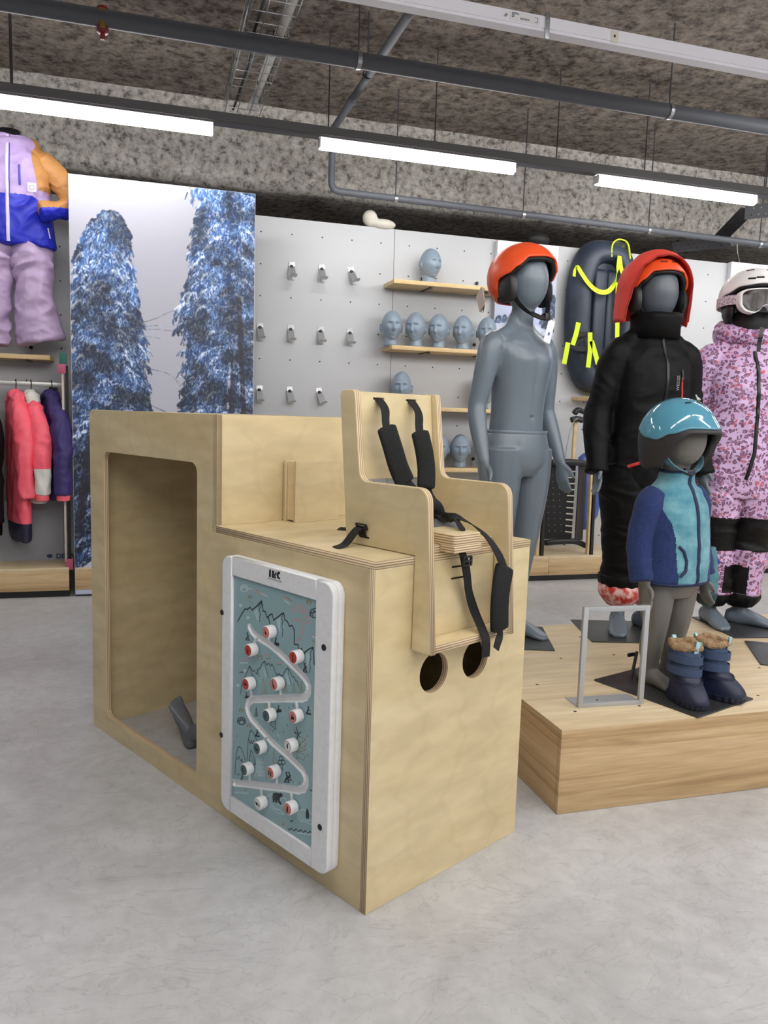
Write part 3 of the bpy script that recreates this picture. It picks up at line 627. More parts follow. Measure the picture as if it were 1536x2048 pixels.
# backrest, leaning
th_ = math.atan2(.036, .362); bz = Vector((0, math.sin(th_), math.cos(th_)))
b0 = Vector((TH+.0005, .2245, .16)); hB = .200
slots = [rect(.045, hB-.018, .081, hB-.014), rect(.185, hB-.018, .221, hB-.014)]
b_o = Vector((TH+.001, .196, .015))
hbk = .345
bk = slab('backrest', [rect(0, .135, .261, hbk)]+[rect(a, hbk-.018, a+.036, hbk-.013) for a in (.055, .168)], TH, PW, ch, Xv, bz, b_o+Vector((0, .014, 0)))
slab('seat_board', [rect(TH+.001, .0005, .280, .205)], TH, PW, ch, Xv, Yv, (0, 0, .0005))
slab('footrest', [rect(TH+.001, -.056, .280, -.002)], TH, PW, ch, Xv, Yv, (0, 0, -.212))
slab('crotch_block', [rect(.082, -.045, .177, .07, .010)], .026, PW, ch, Xv, Yv, (0, 0, .0190), .0012)
slab('crotch_block_lip', [rect(.082, -.045, .177, -.0015, .002)], .0155, PW, ch, Xv, Yv, (0, 0, .0036), .0004)
bm = bmesh.new()
for z in (.758, .731): add_box(bm, .243, .31, -.0012, .0005, z-.002, z+.002)
link('strap_slots', bm_mesh(bm), mat('slot_dark', S(40, 26, 16), .9), un)
bm = bmesh.new(); add_box(bm, -.0008, .0005, .146, .178, .818-ZL-.002, .818-ZL+.002); link('strap_slot', bm_mesh(bm), MATS['slot_dark'], ch)
def strap(name, pts, sides, wd, th=.0022, m=WEB): 
    return link(name, strap_mesh([c_(p) for p in pts], sides, wd, th), m, ch)
# shoulder straps out of the backrest slots, pads, hub
def sl(i): # slot mouth in unit coordinates
    p = b_o+Vector((0, .014-TH, 0))+bz*(hbk-.016)+Vector((i, 0, 0)); return Vector((p.x+.115, p.y, p.z+ZL))
s1, s2 = sl(.055+.018), sl(.168+.018)
pt1, pb1 = fj(772, 852, .17), fj(812, 968, .15); pt2, pb2 = fj(839, 862, .17), fj(852, 978, .14)
strap('shoulder_strap', [s1+Vector((0, .012, .002)), s1+Vector((0, -.004, -.002)), s1.lerp(pt1, .35)+Vector((0, -.012, 0)), s1.lerp(pt1, .7)+Vector((0, -.006, 0)), pt1, pt1.lerp(pb1, .1)], [Vector((1, 0, 0))]*3+[Vector((1, .2, 0))]*3, .026)
strap('shoulder_strap', [s2+Vector((0, .012, .002)), s2+Vector((0, -.004, -.002)), s2.lerp(pt2, .4)+Vector((0, -.014, 0)), s2.lerp(pt2, .8)+Vector((0, -.004, 0)), pt2, pt2.lerp(pb2, .1)], [Vector((1, 0, 0))]*3+[Vector((1, -.6, 0))]*3, [.026, .026, .024, .02, .02, .02])
pad1 = link('shoulder_pad', pad_mesh([c_(pt1), c_(pt1.lerp(pb1, .33)+Vector((-.004, -.004, -.004))), c_(pt1.lerp(pb1, .66)+Vector((-.004, -.002, -.006))), c_(pb1)], (1, -.25, 0), .052, .016), MESHF, ch)
pad2 = link('shoulder_pad', pad_mesh([c_(pt2), c_(pt2.lerp(pb2, .33)+Vector((.004, -.004, 0))), c_(pt2.lerp(pb2, .66)+Vector((.007, -.002, 0))), c_(pb2)], (1, -.5, 0), .046, .018), MESHF, ch)
hub = fj(866, 1030, .12)
strap('shoulder_strap', [pb1.lerp(pt1, .05), pb1+Vector((.012, -.005, -.01)), pb1+Vector((.035, -.01, -.03)), hub+Vector((-.02, 0, .02))], Vector((1, -.3, 0)), .026)
strap('shoulder_strap', [pb2.lerp(pt2, .05), pb2+Vector((.006, -.004, -.014)), hub+Vector((0, 0, .03)), hub], Vector((1, -.5, 0)), .024)
link('hip_pad', pad_mesh([c_(hub+Vector((-.05, -.005, .03))), c_(hub+Vector((-.01, -.01, .028))), c_(hub+Vector((.012, -.004, -.004))), c_(hub+Vector((.002, -.01, -.045)))], (.3, 1, .3), .05, .03), MESHF, ch)
gp = [fj(866, 1058, .10), fj(885, 1046, .09), fj(905, 1044, .08)]
link('crotch_pad', pad_mesh([c_(gp[0]), c_(gp[1]), c_(gp[2]+Vector((.008, -.01, -.004)))], (.1, 1, .9), .04, .012), noisy('grey_binding', S(96, 98, 100), S(120, 122, 124), (200,)*3, rough=.8), ch)
blk = Vector((.243, .0, ZL+.064))
strap('crotch_strap', [hub+Vector((.015, -.02, .008)), fj(895, 1034, .07), fj(912, 1040, .03), fj(922, 1054, .0), Vector((.262, -.01, .8435))], [Vector((0, 1, .4))]*2+[Vector((.6, .6, 0))]+[Vector((1, .3, 0))]*2, .022)
# strap under the block, buckle, hanging tail
q = [fj(924, 1104, -.028), fj(929, 1122, -.034), fj(934, 1150, -.028), fj(938, 1185, -.022), fj(949, 1222, -.026), fj(963, 1255, -.05), fj(972, 1280, -.072), fj(971, 1314, -.074)]
strap('hanging_strap', q, [Vector((1, 0, 0))]*4+[Vector((1, -.3, 0))]*2+[Vector((1, -.2, 0))]*2, .0235)
bkl = c_(q[1]); link('strap_buckle', slab_mesh([rect(-.016, -.012, .016, .012, .004), rect(-.011, .002, .011, .008), rect(-.011, -.008, .011, -.002)], .006, .0015), BLACK, ch, Matrix.Translation((bkl[0]+.004, bkl[1]-.002, bkl[2])) @ Matrix.Rotation(PI/2, 4, 'X'))
# loose shoulder strap arching over to the right with its pad hanging in front
q2 = [hub+Vector((-.01, 0, .02)), fj(888, 1033, .08), fj(915, 1036, .035), fj(944, 1049, -.005), fj(968, 1068, -.035), fj(986, 1090, -.052), fj(1000, 1115, -.060), fj(1009, 1140, -.062)]
strap('loose_strap', q2, [Vector((.2, .8, .5))]*2+[Vector((.3, 1, .2))]*2+[Vector((.6, .7, .4)), Vector((1, .3, .3)), Vector((1, 0, 0)), Vector((1, 0, 0))], .023)
lp = [fj(1010, 1131, -.060), fj(1003, 1170, -.068), fj(999, 1215, -.072), fj(999, 1262, -.070)]
link('loose_pad', pad_mesh([c_(p) for p in lp], (1, -.15, 0), .054, .018), MESHF, ch)
strap('loose_strap_tail', [lp[3].lerp(lp[2], .1), fj(1000, 1270, -.072), fj(996, 1284, -.078), fj(992, 1298, -.082)], Vector((1, 0, 0)), .02)
# waist strap tails on the left outside
bp = fi(726, 1055, .108)
strap('waist_strap', [Vector((.1152, .162, .818)), Vector((.110, .165, .824)), Vector((.106, .166, .838)), Vector((.098, .168, .838)), Vector((.085, .17, .826)), Vector((.066, .172, .806)), Vector((.048, .172, .8005)), Vector((.036, .174, .799))], Vector((0, 1, 0)), .026)
link('strap_buckle', slab_mesh([rect(-.019, -.008, .019, .008, .003), rect(-.014, -.005, .014, -.001), rect(-.014, .001, .014, .005)], .005, .0012), BLACK, ch, Matrix.Translation(c_((.106, .166, .842))) @ Matrix.Rotation(PI/2, 4, 'Z') @ Matrix.Rotation(math.radians(65), 4, 'X'))
strap('waist_strap', [Vector((.262, .262, .802)), Vector((.262, .29, .8035)), Vector((.258, .33, .806)), Vector((.25, .36, .8015)), Vector((.235, .395, .7995))], Vector((1, .3, .2)), .022)
# ================================================================ wall game panel on the unit
gb = empty('wall_game', FM, 'white framed activity board with a zigzag track and round picture knobs', 'activity board')
TB = .036; J0, J1, K0, K1 = .092, .534, .058, .737; PJ0, PJ1, PZ0, PZ1 = .1535, .4895, .1015, .6895
HD = noisy('white_hdpe', S(233, 234, 238), S(240, 241, 244), (60, 60, 60), rough=.38, bump=.05, bd=.001)
# body plate behind (tray), then frame pieces in front; frame local coords (j, z), thickness towards -x
def gslab(name, loops, th, i_back, m=HD, bev=.002, label=None):
    """slab in the (l,z) plane whose back lies at x = i_back and front at i_back - th"""
    o = slab(name, loops, th, m, gb, (0, -1, 0), Zv, (i_back, 0, 0), bev)
    return o
neg = lambda pts: [(-p[0], p[1]) for p in pts][::-1]
gslab('back_plate', [neg(rect(J0, K0, J1, K1, .03))], .018, -.0005, bev=.004)
gslab('stile', [neg(rpoly([(J0, K0, .03), (PJ0-.001, K0), (PJ0-.001, K1), (J0, K1, .03)]))], .0172, -.0187, bev=.0035)
gslab('stile', [neg(rpoly([(PJ1+.001, K0), (J1, K0, .03), (J1, K1, .03), (PJ1+.001, K1)]))], .0172, -.0187, bev=.0035)
gslab('rail', [neg(rect(PJ0, PZ1, PJ1, K1))], .0162, -.0187); gslab('rail', [neg(rect(PJ0, K0, PJ1, PZ0))], .0162, -.0187)
for (y, z) in ((J0+.028, .59), (J0+.028, .17), (J1-.002, .585), (J1-.002, .255)):
    cyl('cap_plug', (-.038, y, z), (-.034, y, z), .0075, BLACK, gb, 16, .0015)
GI = -.0285    # plane of the print
def g1(x, y): p = fi(400+x/4.8, 1080+y/4.8, GI); return (p.y, p.z)
def g2(x, y): return g1(x, y+1536)
# raster in (J descending -> X) : X = PJ1 - j, Y = z - PZ0
GW, GH = PJ1-PJ0, PZ1-PZ0
def gx(p): return (PJ1-p[0], p[1]-PZ0)
A_ = lambda pts: [gx(g1(*p)) for p in pts]; B_ = lambda pts: [gx(g2(*p)) for p in pts]
gi = Img(GW, GH, .0012, (146, 178, 184)); INK = (16, 24, 40); OCH = (140, 128, 92); WH = (206, 222, 226); PK = (214, 140, 138)
def noise_im(a):
    h, w_ = a.shape[:2]; n = RNG.normal(0, .008, (h, w_, 1)); a += n
noise_im(gi.a)
gp_ = gi.poly
# upper mountains
gp_(A_([(362,782),(400,710),(435,660),(455,668),(480,645),(500,672),(545,635),(590,585),(600,625),(605,680),(628,690),(640,735),(660,752),(668,800)]), .0032, INK)
gp_(A_([(560,640),(595,590),(585,640),(568,665),(580,710),(572,745),(575,782)]), .002, INK)
gp_(A_([(645,745),(672,718),(692,710),(708,770),(760,730),(785,708),(805,702),(815,765),(840,785),(858,828),(885,820),(905,860),(905,1000),(940,1005),(950,1060),(975,1045),(995,1088),(1050,1045),(1085,1032),(1092,1130),(1095,1190),(1130,1195),(1130,1265)]), .0032, INK)
gp_(A_([(798,708),(782,750),(795,780),(785,830),(795,870),(788,930)]), .002, INK); gp_(A_([(1082,1038),(1060,1080),(1066,1130),(1052,1180),(1058,1230),(1050,1275)]), .002, INK)
for k in range(8):
    gp_(A_([(520+k*4, 690+k*11), (548+k*3, 665+k*14)]), .0016, WH); gp_(A_([(735+k*4, 770+k*16), (770-k*1, 745+k*18)]), .0018, WH); gp_(A_([(1015+k*3, 1110+k*14), (1045, 1095+k*15)]), .0014, WH)
# clouds
def cloud(F, cx, cy, r, col, wd=.0016, sy=1.2):
    pts = []
    for k in range(5):
        a0 = PI*(1.05-.275*k)
        for u in (-.5, -.25, 0, .25, .5): a = a0+u*.5; pts.append((cx+r*.75*math.cos(a0)+r*.42*math.cos(a0+u*3.4), cy-(r*.5*math.sin(a0)+r*.42*math.sin(a0+u*3.4))*sy))
    pts += [(cx+r, cy+r*.4*sy), (cx+r*.4, cy+r*.75*sy), (cx-r*.5, cy+r*.7*sy), (cx-r*1.0, cy+r*.3*sy), pts[0]]
    gp_(F(pts), wd, col)
cloud(A_, 425, 465, 34, WH); cloud(A_, 480, 548, 17, OCH, .001); cloud(A_, 1045, 600, 22, OCH, .001); cloud(A_, 1105, 705, 46, INK, .0018); cloud(A_, 575, 1128, 26, OCH, .001); cloud(A_, 393, 1635, 18, OCH, .001); cloud(A_, 398, 1740, 36, INK, .002); cloud(A_, 467, 1785, 18, OCH, .001)
for a, b, c in (((470,462),(650,540),WH),((500,470),(610,535),PK),((540,485),(600,530),PK),((782,540),(860,580),PK),((815,540),(880,585),OCH),((810,580),(860,615),WH),((470,582),(510,610),OCH),((1078,905),(1138,940),PK),((1078,925),(1138,955),WH),((1078,965),(1135,1005),OCH),((385,1180),(460,1180),WH),((400,1165),(490,1130),PK),((620,1110),(668,1100),PK),((735,1180),(785,1180),PK),((740,1192),(780,1200),OCH),((635,1140),(672,1136),OCH),((380,1270),(420,1268),INK)): gp_(A_([a, b]), .002, c)
# sun
gp_(A_([(885,790),(905,765),(940,762),(970,790),(985,840),(985,900),(965,950),(920,972)]), .0026, PK)
for k in range(9):
    a = math.radians(120-k*13); gp_(A_([(925+60*math.cos(a), 720-40*math.sin(a)), (925+(110+10*(k % 2))*math.cos(a), 720-(110+15*(k % 2))*math.sin(a))]), .0018, PK)
gp_(A_([(1010,800),(1055,790)]), .003, PK); gp_(A_([(985,770),(1045,730)]), .003, PK)
# middle mountains
gp_(A_([(388,1480),(400,1400),(430,1320),(455,1260),(475,1205),(490,1230),(505,1262),(520,1250),(545,1290),(560,1240),(578,1230),(600,1180),(622,1162),(640,1200),(660,1182),(678,1212),(692,1190),(710,1230),(735,1300),(755,1285),(790,1310),(820,1250),(843,1228),(865,1262),(885,1310),(905,1320),(915,1345),(935,1360),(950,1410)]), .002, INK)
gp_(A_([(478,1210),(485,1250),(500,1290),(515,1330)]), .0016, INK); gp_(A_([(620,1168),(630,1220),(640,1260),(658,1320)]), .0016, INK); gp_(A_([(845,1235),(850,1290),(865,1340),(878,1400)]), .0016, INK); gp_(A_([(545,1240),(560,1290),(570,1310)]), .0016, INK); gp_(A_([(775,1300),(790,1340),(800,1400)]), .0016, INK)
for k in range(7): gp_(A_([(600+k*4, 1230+k*14), (622+k*3, 1222+k*14)]), .0013, WH); gp_(A_([(822+k*3, 1290+k*14), (850+k*3, 1300+k*15)]), .0013, WH)
def fir(F, x, y0, y1, w_, col, n=6, wd=.0013):
    gp_(F([(x, y0), (x, y1)]), wd, col)
    for k in range(n): y = y0+(y1-y0)*(k+1)/(n+1); ww = w_*(k+2)/(n+1); gp_(F([(x-ww, y+8), (x, y), (x+ww, y+2)]), wd, col)
fir(A_, 825, 1362, 1470, 22, OCH); fir(A_, 903, 1355, 1472, 22, OCH); fir(A_, 972, 1352, 1465, 22, OCH)
gp_(A_([(602,1335),(598,1465),(642,1470),(606,1335)]), .0018, OCH); gp_(A_([(618,1460),(622,1430),(632,1455)]), .0012, OCH)
for x, y in ((390,628),(460,745),(430,1255),(365,1395)): 
    for k in range(4): a = k*PI/4; gp_(A_([(x-16*math.cos(a), y-18*math.sin(a)), (x+16*math.cos(a), y+18*math.sin(a))]), .0015, WH)
gp_(A_([(385,1610),(395,1590)]), .001, OCH)
fir(A_, 540, 1605, 1700, 18, INK, 5, .0016)
# lower part
gp_(B_([(335,715),(340,620),(348,530),(360,470),(372,447),(392,460),(415,510),(440,600)]), .002, INK); gp_(B_([(345,545),(362,575),(375,540),(392,590),(405,570),(412,610)]), .002, INK)
gp_(B_([(452,580),(455,500),(462,400),(475,320),(488,290),(510,310),(535,370),(550,390)]), .002, INK); gp_(B_([(468,375),(482,420),(492,385),(500,420),(520,385)]), .002, INK)
gp_(B_([(488,480),(475,560),(482,610),(510,625),(535,610),(520,550),(492,480)]), .002, INK); gp_(B_([(508,625),(512,690)]), .0028, INK)
for k in range(6): gp_(B_([(485+k*7, 530+k*12), (492+k*7, 545+k*10)]), .0012, INK)
for k in range(4):
    y = 560+k*42; ww = 22+k*5; gp_(B_([(565-ww+10, y), (555-ww+8, y+40), (595+ww-10, y+44), (580+ww-15, y)]), .001, WH)
    for q in range(3): gp_(B_([(560-ww+14, y+10+q*11), (585+ww-22, y+12+q*11)]), .0009, WH)
gp_(B_([(705,480),(700,600),(742,625),(712,485)]), .0018, OCH)
gp_(B_([(722,150),(675,235),(725,285),(728,155)]), .0018, INK)
for k in range(4): gp_(B_([(700+k*4, 210+k*16), (716, 205+k*16)]), .001, INK)
gp_(A_([(625,1570),(612,1700),(660,1700),(630,1575)]), .0014, OCH)
for cx, cy in ((778, 560), (768, 598), (800, 598)): gp_(B_([(cx+18*math.cos(a*PI/5), cy+22*math.sin(a*PI/5)) for a in range(11)]), .0018, INK)
gp_(B_([(785, 600), (795, 672)]), .0022, INK)
zz = [(985,355),(1010,380),(990,400),(1018,430),(968,460),(1018,480),(940,500),(990,520),(1012,545),(990,580),(960,560),(930,520),(925,500),(950,480),(930,460),(970,430),(950,430),(985,400),(985,355)]
gp_(B_(zz), .0018, OCH); gp_(B_([(1010,350),(1020,420),(1000,470)]), .0016, OCH)
for a in ((355,705),(368,710),(380,706),(543,712),(635,740),(892,780),(955,790),(1030,340),(1030,525),(925,550),(940,550),(800,300),(836,235),(852,70),(895,50),(742,372),(675,275),(698,290),(355,340)): gp_(B_([a, (a[0]+3, a[1]+14)]), .0018, INK)
for a in ((745,320),(755,335),(715,335),(1050,470),(910,790),(1085,930),(600,180)): gp_(B_([a, (a[0]-3, a[1]+12)]), .002, WH)
wv_ = lambda x0, x1, y, dy, A, n: [(x0+(x1-x0)*k/(n*6), y+dy*k/(n*6)+A*math.sin(2*PI*k/6)) for k in range(n*6+1)]
gp_(B_(wv_(845, 1070, 1235, 40, 10, 5)), .0022, INK); gp_(B_(wv_(935, 1085, 1275, 20, 6, 5)), .0016, WH); gp_(B_(wv_(335, 465, 885, 12, 8, 5)), .0014, WH); gp_(B_(wv_(865, 895, 1160, 4, 6, 1)), .002, INK); gp_(B_(wv_(1055, 1090, 862, 8, 6, 1)), .002, INK)
for x, y in ((438, 865), (798, 1193)):
    for k in range(4): a = k*PI/4; gp_(B_([(x-14*math.cos(a), y-20*math.sin(a)), (x+14*math.cos(a), y+20*math.sin(a))]), .0012, (160, 130, 90))
gp_(B_([(640,930),(690,900),(710,900)]), .0016, WH); gp_(B_([(605,935),(650,960),(690,1010),(720,1040),(760,1055),(800,1090)]), .002, WH); gp_(B_([(780,935),(825,945),(830,990),(800,1020),(760,1000),(772,950)]), .0016, WH); gp_(B_([(650,1000),(700,1050),(760,1090),(810,1098)]), .0014, WH)
gp_(B_([(935,1110),(950,1060),(1000,1050),(1060,1080),(1090,1110)]), .0016, WH); gp_(B_([(940,1120),(970,1160),(1020,1170),(1060,1195),(1085,1180)]), .0018, WH); gp_(B_([(945,1080),(990,1140),(1050,1160),(1085,1150)]), .0012, WH)
# black animals and sledgers
BEAR = [(700,895),(735,888),(760,900),(775,892),(795,910),(790,930),(770,935),(765,960),(785,1000),(778,1010),(755,990),(745,960),(738,990),(722,985),(720,955),(712,985),(698,980),(696,930)]
gi.fill(B_(BEAR), INK); gi.fill(B_([(1022,1040),(1035,1050),(1045,1080),(1048,1120),(1040,1145),(1030,1135),(1018,1140),(1015,1090),(1022,1060)]), INK)
def person_mark(F, cx, cy, s, kind):
    f = lambda pts: F([(cx+x*s, cy+y*s) for x, y in pts])
    gi.fill(f([(6*math.cos(a*PI/5), -28+8*math.sin(a*PI/5)) for a in range(10)]), INK)
    if kind == 'sled': gp_(f([(0,-18),(-4,0),(8,8),(20,6)]), .0034*s, INK); gp_(f([(-22,18),(-6,24),(24,18)]), .0024*s, INK); gi.fill(f([(-12,2),(4,-2),(20,10),(16,18),(-14,18)]), INK)
    elif kind == 'run': gp_(f([(0,-18),(4,2),(-8,22)]), .0034*s, INK); gp_(f([(4,2),(12,24)]), .003*s, INK); gp_(f([(0,-12),(14,-2)]), .0022*s, INK); gp_(f([(-16,30),(20,34)]), .0018*s, INK)
    else: gp_(f([(0,-16),(-6,6),(-14,20),(16,24)]), .0036*s, INK); gp_(f([(-4,-8),(12,0)]), .002*s, INK)
for F, x, y, s, k in ((A_,455,925,1.1,'run'),(A_,728,985,1.3,'sled'),(A_,1005,1225,1.3,'run'),(A_,445,1495,.9,'sled'),(A_,755,1625,1.1,'sled'),(A_,1040,1640,1.3,'sit'),(B_,550,320,1.2,'sit'),(B_,830,740,1.5,'run'),(B_,855,730,1.2,'run'),(B_,405,745,1.0,'sit')): person_mark(F, x, y, s, k)
gp_(B_([(905,280),(915,310),(935,320),(960,320),(968,305)]), .0018, INK); gp_(B_([(925,262),(935,300),(945,330),(930,370)]), .003, INK); gp_(B_([(905,310),(925,330),(960,350)]), .0018, INK)
# the routed track, as real relief
main = [A_([(478,838),(500,880),(545,925),(650,990),(760,1080),(880,1195),(970,1285),(1015,1340),(1042,1400),(1040,1460),(1015,1505),(975,1522),(800,1520),(600,1527),(505,1530),(465,1560),(452,1610),(462,1660),(490,1715),(540,1770),(610,1850)])+B_([(690,405),(800,500),(900,590),(980,670),(1015,740),(1018,800),(995,850),(940,868),(800,845),(600,825),(450,805),(325,795)])]
brn = [A_([(545,930),(522,990)]), A_([(665,1000),(660,920)]), A_([(940,1250),(915,1175)]), A_([(500,1525),(485,1430)]), A_([(778,1520),(770,1410)]), A_([(662,1530),(668,1630)]), A_([(925,1525),(935,1630)]),
       B_([(640,340),(600,430)]), B_([(880,560),(865,480)]), B_([(480,805),(475,700)]), B_([(742,830),(738,720)]), B_([(585,830),(595,935)]), B_([(872,860),(885,970)])]
XX, YY = np.meshgrid(np.arange(gi.W)*gi.res, np.arange(gi.H)*gi.res)
d1 = np.full(XX.shape, 9.); d2 = d1.copy()
for a, b in zip(main[0], main[0][1:]): d1 = np.minimum(d1, seg_dist(XX, YY, a, b))
for br_ in brn: d2 = np.minimum(d2, seg_dist(XX, YY, br_[0], br_[1]))
dd = np.minimum(d1-.0072, d2-.0032)            # signed distance to the track floor
sm = lambda a, lo, hi: np.clip((a-lo)/(hi-lo), 0, 1)
k = (1-sm(dd, .0018, .0030))[..., None]; gi.a = gi.a*(1-k)+np.array((236, 237, 240))/255*k
k = (1-sm(dd, -.0022, -.0010))[..., None]; gi.a = gi.a*(1-k)+np.array((158, 157, 158))/255*k
hgt = -.0075*(1-sm(dd, -.0012, .0018)**.7)
tp = gslab('print_backing', [neg(rect(PJ0+.001, PZ0+.001, PJ1-.001, PZ1-.001))], .001, -.0188)
grid_print('printed_track_sheet', gi.a, GW, GH, attr_mat('track_print', .32), gb, Matrix(((0, 0, -1, GI), (-1, 0, 0, PJ1), (0, 1, 0, PZ0), (0, 0, 0, 1))), hgt.reshape(gi.H, gi.W))
# knobs
REDK, PINK, TEAL = mat('red_disc', S(206, 62, 44), .4), mat('pink_disc', S(224, 140, 128), .4), mat('teal_disc', S(74, 104, 108), .4)
WDISC = mat('white_disc', S(226, 226, 224), .4); INKM = mat('printed_ink', S(20, 22, 28), .5); KNOBW = mat('white_knob', S(240, 240, 240), .3)
glyphs = {
 'fox': [[(-.5,.5),(-.1,.35),(.1,.05),(.45,-.1),(.2,-.25),(.1,-.6),(-.05,-.3),(-.25,-.1),(-.2,.2)]],
 'rabbit': [[(-.35,.55),(-.15,.2),(.1,.15),(.3,-.2),(.1,-.5),(-.25,-.55),(-.2,-.2),(-.3,.1)]],
 'squirrel': [[(-.1,.6),(.2,.4),(.05,.1),(.3,-.5),(-.2,-.6),(-.05,-.1),(-.25,.2)]],
 'bird': [[(-.6,.1),(-.2,.2),(.1,.35),(.2,.1),(.6,.05),(.3,-.15),(-.1,-.2),(-.4,-.35),(-.3,-.05)]],
 'hare': [[(-.45,.6),(-.2,.55),(-.1,.1),(.15,-.1),(.35,-.6),(-.05,-.65),(-.25,-.2),(-.3,.2)]],
 'moon': [[(-.2,.5),(-.35,.1),(-.2,-.4),(.1,-.55),(-.05,-.2),(-.05,.2)]],
 'sledgers': [[(-.5,-.5),(.5,-.3),(.45,-.1),(.3,.3),(.1,.0),(-.05,.5),(-.25,.3),(-.3,-.2)]],
 'deer': [[(-.1,.3),(-.45,.65),(-.15,.45),(0,.35),(.2,.6),(.45,.65),(.15,.3),(.25,-.05),(.1,-.5),(-.2,-.1)]],
 'duck': [[(-.45,.3),(-.2,.35),(-.1,.0),(.3,.05),(.4,-.2),(.0,-.45),(-.3,-.3),(-.3,.1)]],
 'skiers': [[(-.5,-.5),(-.4,.3),(-.2,.5),(-.15,.1),(-.2,-.4)], [(.05,-.55),(.1,.2),(.3,.45),(.4,.1),(.35,-.5)]],
 'wolf': [[(-.6,.3),(-.3,.3),(.1,.25),(.5,.0),(.4,-.45),(.25,-.1),(-.1,-.15),(-.2,-.5),(-.35,-.1)]],
 'penguin': [[(0,.65),(.2,.3),(.25,-.3),(.1,-.65),(-.15,-.65),(-.25,-.3),(-.15,.3)]]}
knobs = [(531.7,1265,PINK,'fox'),(496,1301,REDK,'rabbit'),(586,1315,REDK,'squirrel'),(491,1368.5,REDK,'bird'),(547.5,1369,PINK,'hare'),(532,1432,TEAL,'moon'),(585.4,1434,PINK,'sledgers'),(513.5,1497,TEAL,'duck'),(575,1492.7,WDISC,'deer'),(487.5,1540,TEAL,'moon'),(540.6,1545.8,PINK,'skiers'),(514.6,1608,WDISC,'wolf'),(575,1617.7,PINK,'penguin')]
km = None
for (x, y, dm, gl) in knobs:
    p = fi(x, y, -.053); R_ = .0158
    if km is None:
        o = cyl('knob', (0, 0, 0), (-.022, 0, 0), R_, KNOBW, gb, 28, .0025); km = o.data; o.location = (-.031, p.y, p.z)
    else: o = link('knob', km, None, gb, Matrix.Translation((-.031, p.y, p.z)))
    cyl('picture_disc', (-.0218, 0, 0), (-.0226, 0, 0), .0132, dm, o, 24)
    bm = bmesh.new()
    for lp_ in glyphs[gl]: bm.faces.new([bm.verts.new((-.0229, -a*.0125*1.15, b*.0125*1.15)) for a, b in lp_])
    bm.faces.ensure_lookup_table()
    n_ = 24; v0 = [bm.verts.new((-.0229, .0124*math.cos(2*PI*i/n_), .0124*math.sin(2*PI*i/n_))) for i in range(n_)]; v1 = [bm.verts.new((-.0229, .0118*math.cos(2*PI*i/n_), .0118*math.sin(2*PI*i/n_))) for i in range(n_)]
    for i in range(n_): bm.faces.new((v0[i], v0[(i+1) % n_], v1[(i+1) % n_], v1[i]))
    link('animal_print', bm_mesh(bm), INKM, o)
# maker's mark on the top rail: letters I K C and the small line under them
def gmark(name, polys, i=-.0353):
    bm = bmesh.new()
    for P in polys: bm.faces.new([bm.verts.new((i, j, z)) for j, z in P])
    return link(name, bm_mesh(bm), INKM, gb)
LZ = lambda x, y: (lambda p: (p.y, p.z))(fi(400+x/4.8, 1080+y/4.8, -.0353))
I_ = [(664,282),(682,286),(680,358),(661,352)]; K_1 = [(691,290),(712,296),(710,368),(688,360)]; K_2 = [(713,330),(733,298),(733,330),(722,345),(733,372),(712,366)]
Cc = [(768,306),(750,304),(738,318),(735,340),(742,365),(768,381),(768,362),(756,355),(752,343),(758,328),(768,326)]
gmark('maker_logo', [[LZ(*p) for p in P] for P in (I_, K_1, K_2, Cc)])
fc = bpy.data.curves.new('t', 'FONT'); fc.body = 'WWW.IKCPLAY.COM'; fc.size = .0058; fc.align_x = 'CENTER'; fo = bpy.data.objects.new('t', fc); C.objects.link(fo)
tm = bpy.data.meshes.new_from_object(fo.evaluated_get(bpy.context.evaluated_depsgraph_get())); bpy.data.objects.remove(fo)
lz = LZ(716, 392); link('maker_web_address', tm, INKM, gb, Matrix(((0, 0, -1, -.0353), (-1, 0, 0, lz[0]), (0, 1, 0, lz[1]), (0, 0, 0, 1))))
def text_mesh(s, size, ext=0, bold=0):
    fc = bpy.data.curves.new('t', 'FONT'); fc.body = s; fc.size = size; fc.extrude = ext; fc.offset = bold; fc.align_x = 'LEFT'; fo = bpy.data.objects.new('t', fc); C.objects.link(fo)
    tm = bpy.data.meshes.new_from_object(fo.evaluated_get(bpy.context.evaluated_depsgraph_get())); bpy.data.objects.remove(fo); return tm
# ================================================================ display platform
PX_, PY_, PH = 1.096, 1.862, .2485
pf = empty('display_platform', (PX_, PY_, 0), 'low oak display platform carrying the mannequins, frame and boots', 'platform')
PWD, PDP = 2.4, 1.03
box('front_board', 0, PWD, 0, .018, .001, PH-.018, OAKV, pf, .0008); box('side_board', 0, .018, .0185, PDP, .001, PH-.018, None, pf, .0008, None).data.materials.append(OAKV)
box('side_board', PWD-.018, PWD, .0185, PDP, .001, PH-.018, OAKV, pf, .0008); box('back_board', .0185, PWD-.0185, PDP-.018, PDP, .001, PH-.018, OAKV, pf, .0008)
box('top_board', 0, PWD, 0, PDP, PH-.0178, PH, [OAKL], pf, .0008)
bm = bmesh.new(); add_box(bm, -.0004, PWD, -.0004, 0, PH-.0178, PH-.001); add_box(bm, -.0004, 0, 0, PDP, PH-.0178, PH-.001); link('top_edge_band', bm_mesh(bm), OAKV, pf)
bm = bmesh.new()
for i in range(11):
    for j in range(4):
        x, y = .11+.22*i, .12+.24*j; add_tube(bm, [(x, y, PH-.001), (x, y, PH+.0006)], .005, 8)
link('socket_holes', bm_mesh(bm), mat('hole_brown', S(60, 48, 38), .8), pf)['kind'] = 'stuff'
